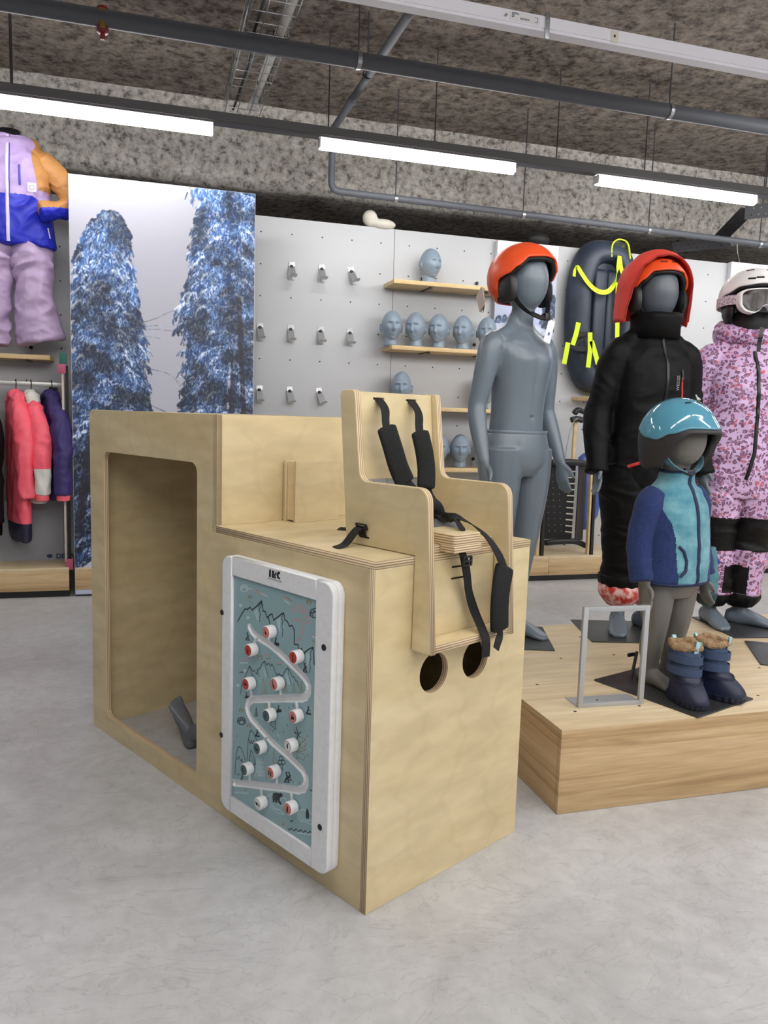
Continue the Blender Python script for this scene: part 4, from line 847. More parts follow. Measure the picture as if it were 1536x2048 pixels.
# sign frame
ALU = mat('grey_lacquered_frame', S(176, 178, 181), .45, .2)
sf = empty('sign_frame', Matrix.Translation((1.2285, 2.003, PH)) @ Matrix.Rotation(math.atan2(-.012, .217), 4, 'Z'), 'empty grey metal sign frame standing at the front left of the platform', 'sign frame')
hF = hy(1157, 1216, 2.0).z-PH; wF = .2185
for nm, a in (('upright', (0, .0155, 0, .012, 0, hF)), ('upright', (wF-.0155, wF, 0, .012, 0, hF)), ('crossbar', (.0156, wF-.0156, 0, .012, hF-.0155, hF)), ('crossbar', (.0156, wF-.0156, 0, .012, .0, .013))): box(nm, *a, ALU, sf, .0006)
box('foot_plate', 0, wF, .0125, .088, 0, .002, ALU, sf); cyl('foot_screw', (.09, .05, .002), (.09, .05, .0035), .0035, DARKSTEEL, sf, 10)
# ================================================================ organic form helpers
def ring_loft(bm, rings, n=24, expo=2.0):
    """rings: (centre, X vector, Y vector[, exponent]) closed loft"""
    R = []
    for rg in rings:
        c, X, Y = Vector(rg[0]), Vector(rg[1]), Vector(rg[2]); e = rg[3] if len(rg) > 3 else expo
        R.append([bm.verts.new(c+X*math.copysign(abs(math.cos(a))**(2/e), math.cos(a))+Y*math.copysign(abs(math.sin(a))**(2/e), math.sin(a))) for a in [2*PI*i/n for i in range(n)]])
    for a, b in zip(R, R[1:]):
        for i in range(n): bm.faces.new((a[i], a[(i+1) % n], b[(i+1) % n], b[i]))
    bm.faces.new(R[0][::-1]); bm.faces.new(R[-1])
def crom(vals, sub):
    """Catmull-Rom through tuples of floats"""
    out = []; n = len(vals)
    for k in range(n-1):
        a, b, c, d = vals[max(k-1, 0)], vals[k], vals[k+1], vals[min(k+2, n-1)]
        for s in range(sub):
            u = s/sub; out.append(tuple(.5*((2*q)+(r-p)*u+(2*p-5*q+4*r-t_)*u*u+(3*q-p-3*r+t_)*u**3) for p, q, r, t_ in zip(a, b, c, d)))
    out.append(tuple(vals[-1])); return out
def torso(bm, rows, expo=2.3, sub=3):
    """rows: (z, rx, ry, cx, cy)"""
    ring_loft(bm, [((r[3], r[4], r[0]), (r[1], 0, 0), (0, r[2], 0), expo) for r in crom(rows, sub)], 32)
def limb(bm, pts, sub=4, n=18, flat=1.0):
    """pts: (x, y, z, r[, r2]) tube; r2 = radius along y"""
    P = crom([p if len(p) == 5 else tuple(p)+(p[3],) for p in pts], sub); R = []
    for k, p in enumerate(P):
        a, b = Vector(P[max(k-1, 0)][:3]), Vector(P[min(k+1, len(P)-1)][:3]); t = (b-a).normalized()
        X = Vector((1, 0, 0)); X = (X-t*X.dot(t)); 
        if X.length < .2: X = Vector((0, 1, 0)); X = X-t*X.dot(t)
        X.normalize(); Y = t.cross(X); R.append((p[:3], X*p[3], Y*p[4]))
    ring_loft(bm, R, n)
def ball(bm, c, r, M=None):
    g = bmesh.ops.create_uvsphere(bm, u_segments=24, v_segments=16, radius=1)
    for v in g['verts']: v.co = Vector((v.co.x*r[0], v.co.y*r[1], v.co.z*r[2])); v.co = (M @ v.co if M else v.co)+Vector(c)
def fuse(bm, voxel=.006, smooth=6, fac=.5):
    me = bm_mesh(bm); o = bpy.data.objects.new('f', me); C.objects.link(o)
    r = o.modifiers.new('r', 'REMESH'); r.mode = 'VOXEL'; r.voxel_size = voxel
    if smooth: s = o.modifiers.new('s', 'SMOOTH'); s.iterations = smooth; s.factor = fac
    m2 = bpy.data.meshes.new_from_object(o.evaluated_get(bpy.context.evaluated_depsgraph_get())); bpy.data.objects.remove(o); bpy.data.meshes.remove(me)
    m2.polygons.foreach_set('use_smooth', [True]*len(m2.polygons)); return m2
def displace(me, f):
    n = len(me.vertices); nr = [v.normal.copy() for v in me.vertices]
    for v, q in zip(me.vertices, nr): v.co += q*f(v.co)
    me.update()
def crumple(amp, sx=9, sz=14, seed=0, fine=.35):
    def f(p):
        q = Vector((p.x*sx+seed, p.y*sx, p.z*sz)); a = noise.noise(q+Vector((0, 0, noise.noise(q*.6)*1.5)))
        b = noise.noise(q*2.3); return amp*((.5-abs(a)*2)+fine*(.4-abs(b)))
    return f
def split_mats(me, mats, f):
    me.materials.clear()
    for m in mats: me.materials.append(m)
    idx = [f(p.center, p.normal) for p in me.polygons]; me.polygons.foreach_set('material_index', idx)
def bvh(me): return BVHTree.FromPolygons([v.co for v in me.vertices], [tuple(p.vertices) for p in me.polygons])
def drape(tree, pts, D=(0, 1, 0), off=.0015, y0=-1, dense=12):
    """project points (x, z) from the front onto the surface"""
    out = []
    P = []
    for a, b in zip(pts, pts[1:]):
        for k in range(dense): u = k/dense; P.append((a[0]*(1-u)+b[0]*u, a[1]*(1-u)+b[1]*u))
    P.append(pts[-1])
    for x, z in P:
        h = tree.ray_cast(Vector((x, y0, z)), Vector(D))
        if h[0] is not None: out.append((h[0]+h[1]*off, h[1]))
    return out
def ribbon_on(name, tree, pts, wd, th, m, parent, off=.001, D=(0, 1, 0), y0=-1, dense=12):
    dr = drape(tree, pts, D, off, y0, dense)
    if len(dr) < 2: return None
    P = [d[0] for d in dr]; vs, fs = [], []
    for k, (p, nn) in enumerate(dr):
        t = (P[min(k+1, len(P)-1)]-P[max(k-1, 0)]).normalized(); s = t.cross(nn).normalized()
        for a, b in ((-wd/2, 0), (-wd/2*.8, th), (wd/2*.8, th), (wd/2, 0)): vs.append(p+s*a+nn*b)
    for k in range(len(P)-1):
        a = 4*k
        for i in range(3): fs.append((a+i, a+i+1, a+i+5, a+i+4))
    me = mesh(name, vs, fs, True); return link(name, me, m, parent)
# ---------------------------------------------------------------- mannequin body
GREYM = mat('grey_mannequin_lacquer', S(108, 119, 130), .30, spec=.5); GREYK = mat('warm_grey_mannequin', S(112, 109, 105), .5)
PLATE = noisy('steel_base_plate', S(62, 63, 64), S(78, 79, 80), (8, 8, 8), rough=.35, metal=.4)
def hand(bm, w, d, s=1.0, side=1, curl=.5):
    """hand hanging from the wrist point w along direction d; thumb to the front"""
    w = Vector(w); d = Vector(d).normalized(); F = Vector((0, -1, 0)); F = (F-d*F.dot(d)).normalized(); N = d.cross(F)*side   # F: front edge, N: palm normal
    p1 = w+d*.075*s
    ring_loft(bm, [(w-d*.01*s, F*.020*s, N*.018*s), (w+d*.02*s, F*.023*s, N*.014*s), (w+d*.05*s, F*.030*s, N*.013*s), (w+d*.08*s, F*.030*s, N*.011*s), (w+d*.088*s, F*.026*s, N*.007*s)], 18)
    for k, (o, L) in enumerate(((.0225, .058), (.0078, .066), (-.0072, .062), (-.0215, .048))):
        b = w+d*.075*s+F*o*s; m_ = b+d*L*.45*s+N*.006*s*curl*2; e = m_+d*L*.32*s+N*L*.32*s*curl; g = e+d*L*.1*s+N*L*.25*s*curl
        limb(bm, [tuple(b)+(.0082*s,), tuple(m_)+(.0076*s,), tuple(e)+(.0068*s,), tuple(g)+(.0045*s,)], 3, 10)
    tb = w+d*.02*s+F*.018*s; tm = tb+F*.020*s+d*.025*s+N*.008*s; te = tm+d*.032*s+F*.003*s+N*.012*s
    limb(bm, [tuple(tb)+(.011*s,), tuple(tm)+(.0095*s,), tuple(te)+(.006*s,)], 4, 10)
def foot(bm, a, s=1.0, yaw=0, toes=False):
    """foot under ankle point a, pointing to -y turned by yaw"""
    R = Matrix.Rotation(yaw, 3, 'Z'); a = Vector(a); 
    rows = [(.052, .022, .028, .026), (.035, .029, .033, .032), (.0, .030, .036, .040), (-.04, .031, .034, .033), (-.085, .037, .025, .024), (-.115, .037, .018, .017), (-.14, .031, .013, .012), (-.156, .018, .009, .009)]
    ring_loft(bm, [(a+R @ Vector((0, y*s, (cz-.0)*s-a.z)), R @ Vector((rx*s, 0, 0)), Vector((0, 0, rz*s*.98)), 2.3) for y, rx, cz, rz in [(r[0], r[1], r[2], r[3]) for r in rows]], 20)
    if toes:
        for k, (x, L, r_) in enumerate(((-.024, .018, .0125), (-.004, .016, .0095), (.010, .010, .0088), (.022, .003, .0082), (.032, -.008, .0075))):
            p = lambda y, z: tuple(a+R @ Vector((x*s*toes, y*s, z*s-a.z)))
            limb(bm, [p(-.115, .016)+(r_*s*.95,), p(-.140-L*.5, .012)+(r_*s,), p(-.152-L, .0095)+(r_*s*.8,)], 3, 10)
ARM_L = [(-.098, .006, 1.142, .040), (-.143, .007, 1.128, .047), (-.163, .010, 1.06, .044), (-.180, .020, .96, .037), (-.190, .026, .90, .034), (-.198, .010, .84, .034), (-.206, -.02, .76, .028), (-.210, -.045, .695, .0215)]
ARM_R = [(-x, y, z, r) for x, y, z, r in ARM_L]
def leg_pts(s, k=1.0): return [(s*.078, .005, .74, .088, .095), (s*.081, 0, .66, .080, .088), (s*.080, -.004, .56, .070, .077), (s*.076, -.008, .46, .056, .060), (s*.073, -.010, .395, .048, .051), (s*.071, .004, .33, .047, .050), (s*.069, .016, .26, .046, .049), (s*.066, .018, .17, .035, .038), (s*.064, .018, .09, .028, .032), (s*.064, .020, .045, .028, .034)]
def base_plate(parent, M, sz=.33, sy=None):
    sy = sy or sz; o = slab('base_plate', [rect(-sz/2, -sy/2, sz/2, sy/2, .004)], .005, PLATE, parent, Xv, Yv, (0, 0, 0), .0008); o.matrix_local = M; return o
M1 = Matrix.Translation((1.352, 2.765, PH)) @ Matrix.Rotation(.36, 4, 'Z')
m1 = empty('mannequin', M1, 'tall grey undressed child mannequin wearing an orange helmet', 'mannequin')
bm = bmesh.new()
torso(bm, [(.800, .113, .082, 0, .004), (.83, .113, .081, 0, .004), (.88, .112, .079, 0, .002), (.94, .114, .081, 0, 0), (1.0, .122, .087, 0, -.003), (1.06, .131, .090, 0, -.004), (1.11, .141, .088, 0, 0), (1.148, .134, .074, 0, .006), (1.174, .090, .056, 0, .010), (1.195, .055, .047, 0, .010), (1.22, .044, .044, 0, .006), (1.27, .041, .042, 0, -.004), (1.31, .042, .044, 0, -.008)])
for s in (-1, 1): limb(bm, [(s*.012, .014, 1.235, 0.034), (s*.045, .014, 1.185, .036), (s*.09, .012, 1.158, .036), (s*.135, .008, 1.140, .038)], 4, 16)
ball(bm, (0, -.012, 1.368), (.074, .088, .112))
for s, A in ((-1, ARM_L), (1, ARM_R)): limb(bm, A, 4, 20); hand(bm, A[-1][:3], (.0+s*.02, -.22, -1), .98, -s)
me = fuse(bm, .0045, 7)
def navel(p):
    d = math.hypot(p.x-0, p.z-.862); a = -.011*math.exp(-(d/.0075)**2) if p.y < 0 else 0
    d2 = math.hypot(p.x, p.z-.852); a += (.0035*math.exp(-(d2/.007)**2) if p.y < 0 else 0)
    if p.y < 0:
        for s in (-1, 1): a += .0065*math.exp(-((p.x-s*.058)/.042)**2-((p.z-1.075)/.034)**2)
        a -= .004*math.exp(-(p.x/.012)**2-((p.z-1.165)/.018)**2)+.004*math.exp(-(p.x/.05)**2-((p.z-.985)/.02)**2)
    for s in (-1, 1): # collar bones, rib line
        dz = p.z-(1.137+.10*(abs(p.x)-.02)); 
        if p.y < -.01 and .015 < abs(p.x) < .10: a += .0022*math.exp(-(dz/.009)**2)*.5
    if p.y < 0 and abs(p.x) < .03: a -= .0025*math.exp(-(p.x/.009)**2)*min(1, max(0, (p.z-.88)/.05))*min(1, max(0, (1.10-p.z)/.05))
    return a
displace(me, navel)
link('upper_body', me, GREYM, m1)
bm = bmesh.new()
torso(bm, [(.64, .06, .075, 0, 0), (.68, .13, .098, 0, .004), (.72, .148, .104, 0, .006), (.76, .146, .100, 0, .006), (.79, .139, .096, 0, .006), (.806, .134, .094, 0, .006)])
ball(bm, (-.06, .06, .70), (.075, .06, .075)); ball(bm, (.06, .06, .70), (.075, .06, .075))
for s in (-1, 1): limb(bm, leg_pts(s), 4, 22); foot(bm, (s*.064, .02, .06), 1.0, s*.12)
me = fuse(bm, .005, 7); link('lower_body', me, GREYM, m1)
# flared rim of the lower body and the seams at the shoulders
bm = bmesh.new(); n = 48
for i in range(n):
    pass
rows = []
for (dr, z) in ((-.004, .790), (.0015, .804), (.004, .8145), (.0, .8145), (-.030, .806)): rows.append([bm.verts.new(((.134+dr)*math.copysign(abs(math.cos(2*PI*i/n))**(2/2.3), math.cos(2*PI*i/n)), .006+(.094+dr)*math.copysign(abs(math.sin(2*PI*i/n))**(2/2.3), math.sin(2*PI*i/n)), z)) for i in range(n)])
for a, b in zip(rows, rows[1:]):
    for i in range(n): bm.faces.new((a[i], a[(i+1) % n], b[(i+1) % n], b[i]))
link('waist_rim', bm_mesh(bm, smooth=True), GREYM, m1)
base_plate(m1, M1.inverted() @ Matrix.Translation((1.348, 2.755, PH)) @ Matrix.Rotation(-.345, 4, 'Z'))
# ---------------------------------------------------------------- helmets
def shell(thmax, rad, cen, thick=.012, N=72, Mt=26, bulge=None):
    """helmet shell: thmax(az) lower edge polar angle, az 0 = front (-y)"""
    vs, fs = [], []; a, b, c = rad
    def P(az, th, k):
        x, y, z = math.sin(th)*math.sin(az), -math.sin(th)*math.cos(az), math.cos(th)
        e = 1.0+(bulge(az, th) if bulge else 0)
        return (cen[0]+x*(a-k)*e, cen[1]+y*(b-k)*e, cen[2]+z*(c-k)*e)
    for lay, k in ((0, 0), (1, thick)):
        for i in range(N):
            az = 2*PI*i/N; tm = thmax(az if az <= PI else az-2*PI)
            for j in range(1, Mt+1): vs.append(P(az, tm*j/Mt, k*(1 if j < Mt else .75)))
    o = N*Mt; top, bot = len(vs), len(vs)+1; vs.append(P(0, 0, 0)); vs.append(P(0, 0, thick))
    for i in range(N):
        i2 = (i+1) % N
        for j in range(Mt-1):
            a_, b_, c_2, d_ = i*Mt+j, i2*Mt+j, i2*Mt+j+1, i*Mt+j+1; fs.append((a_, d_, c_2, b_)); fs.append((o+a_, o+b_, o+c_2, o+d_))
        fs.append((top, i*Mt, i2*Mt)); fs.append((bot, o+i2*Mt, o+i*Mt)); e0, e1 = i*Mt+Mt-1, i2*Mt+Mt-1; fs.append((e0, o+e0, o+e1, e1))
    return mesh('shell', vs, fs, True)
def lerpn(x, pts):
    x = abs(x)
    for (a, b), (c, d) in zip(pts, pts[1:]):
        if a <= x <= c: u = (x-a)/(c-a); u = u*u*(3-2*u); return b+(d-b)*u
    return pts[-1][1]
D_ = math.radians
ORG = mat('orange_helmet_shell', S(232, 84, 38), .38); BLKP = mat('black_padding', S(16, 16, 18), .65); BLKS = mat('black_shell', S(26, 26, 28), .42)
def sphpt(az, th, rad, cen, k=0): return Vector((cen[0]+math.sin(th)*math.sin(az)*(rad[0]+k), cen[1]-math.sin(th)*math.cos(az)*(rad[1]+k), cen[2]+math.cos(th)*(rad[2]+k)))
def slot_on(parent, az, th, rad, cen, L, wd, ang, m=None):
    p = sphpt(az, th, rad, cen, .0008); nn = Vector(((p.x-cen[0])/rad[0]**2, (p.y-cen[1])/rad[1]**2, (p.z-cen[2])/rad[2]**2)).normalized()
    X = Vector((0, 0, 1)).cross(nn).normalized(); Y = nn.cross(X); X2 = X*math.cos(ang)+Y*math.sin(ang); Y2 = nn.cross(X2)
    me = slab_mesh([rect(-L/2, -wd/2, L/2, wd/2, wd*.45)], .003, .0008)
    return link('vent_slot', me, m or BLACK, parent, Matrix(((X2.x, Y2.x, nn.x, p.x-nn.x*.002), (X2.y, Y2.y, nn.y, p.y-nn.y*.002), (X2.z, Y2.z, nn.z, p.z-nn.z*.002), (0, 0, 0, 1))))
def tall_helmet(M, label, col, pads=True, straps=True, rad=(.126, .143, .126), edge=None):
    h = empty('ski_helmet', M, label, 'helmet'); cen = (0, .012, 0)
    ed = edge or [(0, D_(64)), (D_(38), D_(66)), (D_(58), D_(82)), (D_(74), D_(93)), (D_(92), D_(98)), (D_(108), D_(128)), (D_(140), D_(134)), (PI, D_(132))]
    link('outer_shell', shell(lambda a: lerpn(a, ed), rad, cen, .010), col, h)
    r2 = (rad[0]-.0105, rad[1]-.0105, rad[2]-.0105); ed2 = [(a, t_+D_(4 if a > D_(50) else 3)) for a, t_ in ed]
    link('inner_liner', shell(lambda a: lerpn(a, ed2), r2, cen, .016), BLKP, h)
    if pads:
        for s in (-1, 1):
            bm = bmesh.new(); ring_loft(bm, [((s*.083, -.008, -.05), (0, .030, 0), (0, 0, .040), 2.6), ((s*.092, -.008, -.052), (0, .040, 0), (0, 0, .052), 2.8), ((s*.104, -.004, -.050), (0, .040, 0), (0, 0, .052), 2.8), ((s*.112, -.002, -.046), (0, .033, 0), (0, 0, .043), 2.6), ((s*.114, -.002, -.044), (0, .026, 0), (0, 0, .034), 2.4)], 28)
            link('ear_pad', bm_mesh(bm, smooth=True, angle=math.radians(40)), BLKS if s < 0 else BLKP, h)
    if straps:
        for s in (-1, 1):
            pts = [(s*.092, -.030, -.080), (s*.080, -.042, -.110), (s*.052, -.060, -.140), (s*.018, -.072, -.157)]
            link('chin_strap', strap_mesh(pts, (.2*s, 1, .2), .020, .003), WEB, h)
        link('chin_pad', pad_mesh([(-.040, -.066, -.146), (0, -.080, -.160), (.034, -.068, -.150)], (0, .5, .8), .022, .010), BLKP, h)
        box('buckle', .020, .048, -.085, -.070, -.168, -.140, BLACK, h, .003)
    return h
HM1 = M1 @ Matrix.Translation((0, -.004, 1.385)) @ Matrix.Rotation(-.06, 4, 'X')
h1 = tall_helmet(HM1, 'orange ski helmet on the undressed grey mannequin', ORG)
for az, th in ((D_(-92), D_(80)), (D_(-118), D_(112))): 
    p = sphpt(az, th, (.126, .143, .126), (0, .012, 0)); cyl('rivet', p-Vector((.004, 0, 0)) if False else p*0.97, p*1.012, .004, ORG, h1, 10)
# papers and tags hanging from it
tg = empty('price_tags', HM1, 'bundle of beige paper tags hanging behind the orange helmet', 'tag')
PAPER = mat('tag_paper', S(206, 190, 178), .7)
for k in range(3):
    bm = bmesh.new(); add_box(bm, -.030, .030, -.0008, .0008, -.075, 0); link('tag_sheet', bm_mesh(bm), PAPER if k else mat('tag_brown', S(150, 116, 100), .7), tg, Matrix.Translation((-.105-k*.006, .115+.006*k, -.045)) @ Matrix.Rotation(.9+.15*k, 4, 'Z') @ Matrix.Rotation(.25+.12*k, 4, 'Y'))
tube('string', [(-.085, .10, -.02), (-.10, .112, -.045)], .001, PAPER, tg, 6)
t2 = empty('hang_tag', HM1 @ Matrix.Translation((.055, -.085, -.165)), 'white hang tag below the chin strap of the orange helmet', 'tag')
slab('card', [rect(-.016, -.09, .016, 0, .003)], .001, mat('white_card', S(226, 226, 232), .6), t2, (.85, -.2, -.3), (.35, 0, .93), (0, 0, 0), .0002)
slab('blue_mark', [rect(-.004, -.062, .004, -.05)], .0004, mat('blue_print', S(60, 90, 170), .6), t2, (.85, -.2, -.3), (.35, 0, .93), (0, -.0014, 0), .0001)
# ================================================================ black ski suit mannequin
def suit_base(matrix, label, feet_yaw=(0, 0), arms=True, hide_legs=False, Mp=None, hands=True, ax=0):
    m = empty('mannequin', matrix, label, 'mannequin'); bm = bmesh.new()
    torso(bm, [(1.10, .10, .06, 0, 0), (1.172, .085, .056, 0, .010), (1.195, .055, .047, 0, .010), (1.27, .041, .042, 0, -.004), (1.31, .042, .044, 0, -.008)]); ball(bm, (0, -.012, 1.368), (.074, .088, .112))
    link('head_and_neck', fuse(bm, .006, 5), mat('dark_grey_head', S(86, 92, 100), .36), m)
    for s, yw in zip((-1, 1), feet_yaw):
        bm = bmesh.new(); limb(bm, leg_pts(s)[5:], 4, 18); foot(bm, (s*.064, .02, .06), 1.05, yw); link('foot', fuse(bm, .006, 5), GREYM, m)
    for s, A in ((-1, ARM_L), (1, ARM_R)):
        if not hands: continue
        bm = bmesh.new(); limb(bm, [(x+s*ax*((1.14-z)/.44), y, z, r) for x, y, z, r in A[5:]], 4, 16); w_ = A[-1]; hand(bm, (w_[0]+s*ax, w_[1], w_[2]), (s*.02, -.22, -1), .98, -s); link('hand', fuse(bm, .005, 4), GREYM, m)
    base_plate(m, Mp or Matrix.Rotation(-.25, 4, 'Z'))
    cyl('support_rod', (.075, .085, .005), (.075, .075, .32), .006, PLATE, m, 10)
    return m
CLB = noisy('black_softshell', S(6, 6, 7), S(11, 11, 13), (50, 50, 50), rough=.62, spec=.2, bump=.1, bd=.001)
M2 = Matrix.Translation((1.93, 2.765, PH)) @ Matrix.Rotation(-.08, 4, 'Z')
m2 = suit_base(M2, 'grey child mannequin wearing the black ski suit with a red hood', (-.45, .35), Mp=M2.inverted() @ Matrix.Translation((1.856, 2.741, PH)) @ Matrix.Rotation(-.27, 4, 'Z'), ax=.02)
def garment(name, M, label, cat='ski suit'): return empty(name, M, label, cat)
s2 = garment('ski_suit', M2, 'black child ski suit with a red hood lining and red pocket zips')
bm = bmesh.new()
torso(bm, [(.60, .150, .115, 0, 0), (.68, .164, .128, 0, 0), (.76, .160, .124, 0, 0), (.84, .156, .120, 0, 0), (.92, .156, .120, 0, 0), (1.0, .156, .120, 0, -.002), (1.07, .154, .114, 0, 0), (1.13, .148, .098, 0, .004), (1.17, .105, .080, 0, .008), (1.20, .082, .076, 0, .006), (1.24, .080, .082, 0, -.004), (1.285, .082, .090, 0, -.012)], 2.4)
for s, A in ((-1, ARM_L), (1, ARM_R)):
    limb(bm, [(s*.012, .012, 1.235, .05), (s*.05, .012, 1.195, .054), (s*.095, .010, 1.160, .052), (s*.135, .008, 1.125, .052)], 4, 16)
    g_ = [1.3, 1.28, 1.36, 1.5, 1.62, 1.62, 1.75, 1.95]; limb(bm, [(x+s*.02*((1.14-z)/.44), y, z, r*g_[k]) for k, (x, y, z, r) in enumerate(A) if z > .67]+[(s*.236, -.058, .655, .047)], 5, 24)
me = fuse(bm, .006, 8); displace(me, crumple(.006, 8, 12, 3, .6)); link('jacket_body', me, CLB, s2); T2 = bvh(me)
def sleeve(A, grow, cuff_z=.73, ax=0, seed=0, m=CLB, parent=None, amp=.007, vox=.006):
    s = 1 if A[0][0] > 0 else -1; bm = bmesh.new(); P = [(x+s*ax*((1.14-z)/.44), y, z, r*grow[min(k, len(grow)-1)]) for k, (x, y, z, r) in enumerate(A) if z > cuff_z-.03]
    limb(bm, P, 5, 24); me = fuse(bm, vox, 4); displace(me, crumple(amp, 10, 16, seed)); return link('sleeve', me, m, parent)
def trouser(s, parent, m, seed=0, top=.70, zend=.15, wide=(.098, .104, .088, .082, .080, .078), amp=.008, gather=False, vox=.006):
    bm = bmesh.new(); zs = [top, .58, .45, .34, .24, zend]; P = []
    for k, (z, r) in enumerate(zip(zs, wide)): P.append((s*(.086-.006*k), .004 if z > .4 else .012, z, r, r*1.08))
    limb(bm, P, 5, 26); me = fuse(bm, vox, 4); displace(me, crumple(amp, 8, 17, seed)); return me
link('trouser_leg', trouser(-1, s2, CLB, 2, zend=.20), CLB, s2); link('trouser_leg', trouser(1, s2, CLB, 12, zend=.20), CLB, s2)
REDP = noisy('red_white_gaiter', S(206, 58, 50), S(238, 200, 196), (38, 38, 30), rough=.5, lo=.42, hi=.60, bump=.3, bd=.004)
def gaiter(s, parent, m, z0=.100, z1=.175, r0=.062, r1=.080, seed=0, name='gaiter'):
    bm = bmesh.new(); n = 56; R = []
    for k in range(9):
        u = k/8; z = z0+(z1-z0)*u; r = r0+(r1-r0)*math.sin(u*PI*.75); R.append([bm.verts.new((s*.062+(r*(1+.022*math.sin(i*1.3+seed+u*2)+.02*math.sin(i*.6+u*3)))*math.cos(2*PI*i/n), .014+(r*1.05*(1+.022*math.sin(i*1.3+seed+u*2)))*math.sin(2*PI*i/n), z)) for i in range(n)])
    for a, b in zip(R, R[1:]):
        for i in range(n): bm.faces.new((a[i], a[(i+1) % n], b[(i+1) % n], b[i]))
    bm.faces.new(R[0][::-1]); bm.faces.new(R[-1]); return link(name, bm_mesh(bm, smooth=True), m, parent)
for s in (-1, 1): gaiter(s, s2, REDP, .105, .205, .050, .090, seed=s); gaiter(s, s2, CLB, .182, .235, .080, .092, s+3, 'trouser_hem')
ZIPB = mat('zip_black', S(10, 10, 11), .35); REDZ = mat('red_zip_tape', S(196, 48, 38), .5)
ribbon_on('front_zip', T2, [(.0, 1.27), (.004, 1.1), (.0, .9), (.0, .66)], .014, .003, ZIPB, s2, .001)
ribbon_on('chest_zip', T2, [(.068, 1.035), (.072, .92)], .007, .003, REDZ, s2, .0015)
ribbon_on('pocket_zip', T2, [(-.125, .685), (-.03, .728)], .013, .003, REDZ, s2, .0015)
ribbon_on('zip_tab', T2, [(.070, 1.065), (.070, 1.02)], .009, .004, ZIPB, s2, .002)
# wording down the chest, conforming as small flat letters
tm = text_mesh('WEDZE', .017); h_ = T2.ray_cast(Vector((.046, -1, 1.03)), Vector((0, 1, 0)))
link('chest_wording', tm, mat('grey_print', S(150, 150, 152), .6), s2, Matrix(((0, 1, 0, .040), (0, 0, 1, h_[0].y-.006), (1, 0, 0, 1.0), (0, 0, 0, 1))) @ Matrix.Scale(-1, 4, Vector((0, 0, 1))) if False else Matrix(((0, -1, 0, .052), (0, 0, -1, h_[0].y-.005), (1, 0, 0, .985), (0, 0, 0, 1))))
# collar guard and hood
bm = bmesh.new(); ring_loft(bm, [((0, -.006, 1.19), (.095, 0, 0), (0, .092, 0), 2.3), ((0, -.010, 1.235), (.090, 0, 0), (0, .100, 0), 2.3), ((0, -.014, 1.262), (.090, 0, 0), (0, .106, 0), 2.3), ((0, -.014, 1.282), (.092, 0, 0), (0, .106, 0), 2.3), ((0, -.014, 1.278), (.082, 0, 0), (0, .096, 0), 2.3), ((0, -.012, 1.25), (.072, 0, 0), (0, .085, 0), 2.3)], 40)
me = bm_mesh(bm, smooth=True); displace(me, crumple(.004, 12, 14, 8)); link('collar', me, CLB, s2)
HOODM = noisy('red_hood_lining', S(214, 56, 44), S(226, 70, 54), (10, 10, 10), rough=.7, bump=.2, bd=.004)
hoodrad = (.138, .158, .150); hc = (0, .016, 1.385)
edh = [(0, D_(38)), (D_(30), D_(42)), (D_(52), D_(58)), (D_(66), D_(88)), (D_(73), D_(112)), (D_(80), D_(133)), (D_(100), D_(130)), (PI, D_(124))]
def hb_(az, th):
    az = az if az <= PI else az-2*PI
    return ((1/math.sin(th)-1)*.92+.10*(th-D_(90))*(.3+abs(az)/PI) if th > D_(90) else 0)+.03*math.exp(-((abs(az)-D_(140))/.6)**2)*math.sin(min(th, D_(90)))
me = shell(lambda a: lerpn(a, edh), hoodrad, hc, .006, 96, 34, hb_); displace(me, crumple(.0045, 9, 9, 4)); link('hood', me, HOODM, s2)
gm = [Vector(hc)+(sphpt(a, lerpn(a, edh), hoodrad, hc)-Vector(hc))*(1+hb_(a % (2*PI), lerpn(a, edh))) for a in [D_(-78+156*k/60) for k in range(61)]]
tube('hood_binding', gm, .0035, mat('hood_seam', S(150, 36, 30), .7), s2, 8)
HM2 = M2 @ Matrix.Translation((0, -.004, 1.385)) @ Matrix.Rotation(-.06, 4, 'X')
h2 = tall_helmet(HM2, 'orange ski helmet underneath the red hood of the black ski suit', ORG, rad=(.116, .136, .120))
for az in (-.28, .28): slot_on(h2, az, D_(44), (.116, .136, .120), (0, .012, 0), .026, .006, 0)
# ================================================================ spotted ski suit mannequin
M3 = Matrix.Translation((2.395, 2.77, PH)) @ Matrix.Rotation(-.36, 4, 'Z')
m3 = suit_base(M3, 'grey child mannequin wearing the pink spotted ski suit and white helmet', (.1, 1.0), Mp=M3.inverted() @ Matrix.Translation((2.46, 2.705, PH)) @ Matrix.Rotation(-.146, 4, 'Z'), ax=.03)
LEO = mat('leopard_print_fabric', S(196, 168, 200), .5); t = NT(LEO)
v0 = t.mapping((1, 1, 1)); nz = t.N('ShaderNodeTexNoise', Scale=22, Detail=2); t.L(v0, nz.inputs['Vector'])
ma = t.N('ShaderNodeMix', data_type='RGBA', blend_type='LINEAR_LIGHT'); ma.inputs[0].default_value = .022; t.L(v0, ma.inputs[6]); t.L(nz.outputs['Color'], ma.inputs[7])
vf = t.N('ShaderNodeTexVoronoi', Scale=62, feature='F1', Randomness=.85); t.L(ma.outputs[2], vf.inputs['Vector'])
n5 = t.N('ShaderNodeTexNoise', Scale=150, Detail=1); t.L(v0, n5.inputs['Vector'])
m5 = t.n.new('ShaderNodeMath'); m5.operation = 'MULTIPLY_ADD'; t.L(n5.outputs['Fac'], m5.inputs[0]); m5.inputs[1].default_value = .34; t.L(vf.outputs['Distance'], m5.inputs[2])
LIL, PLUM, INN = S(204, 172, 212), S(110, 70, 102), S(172, 122, 156)
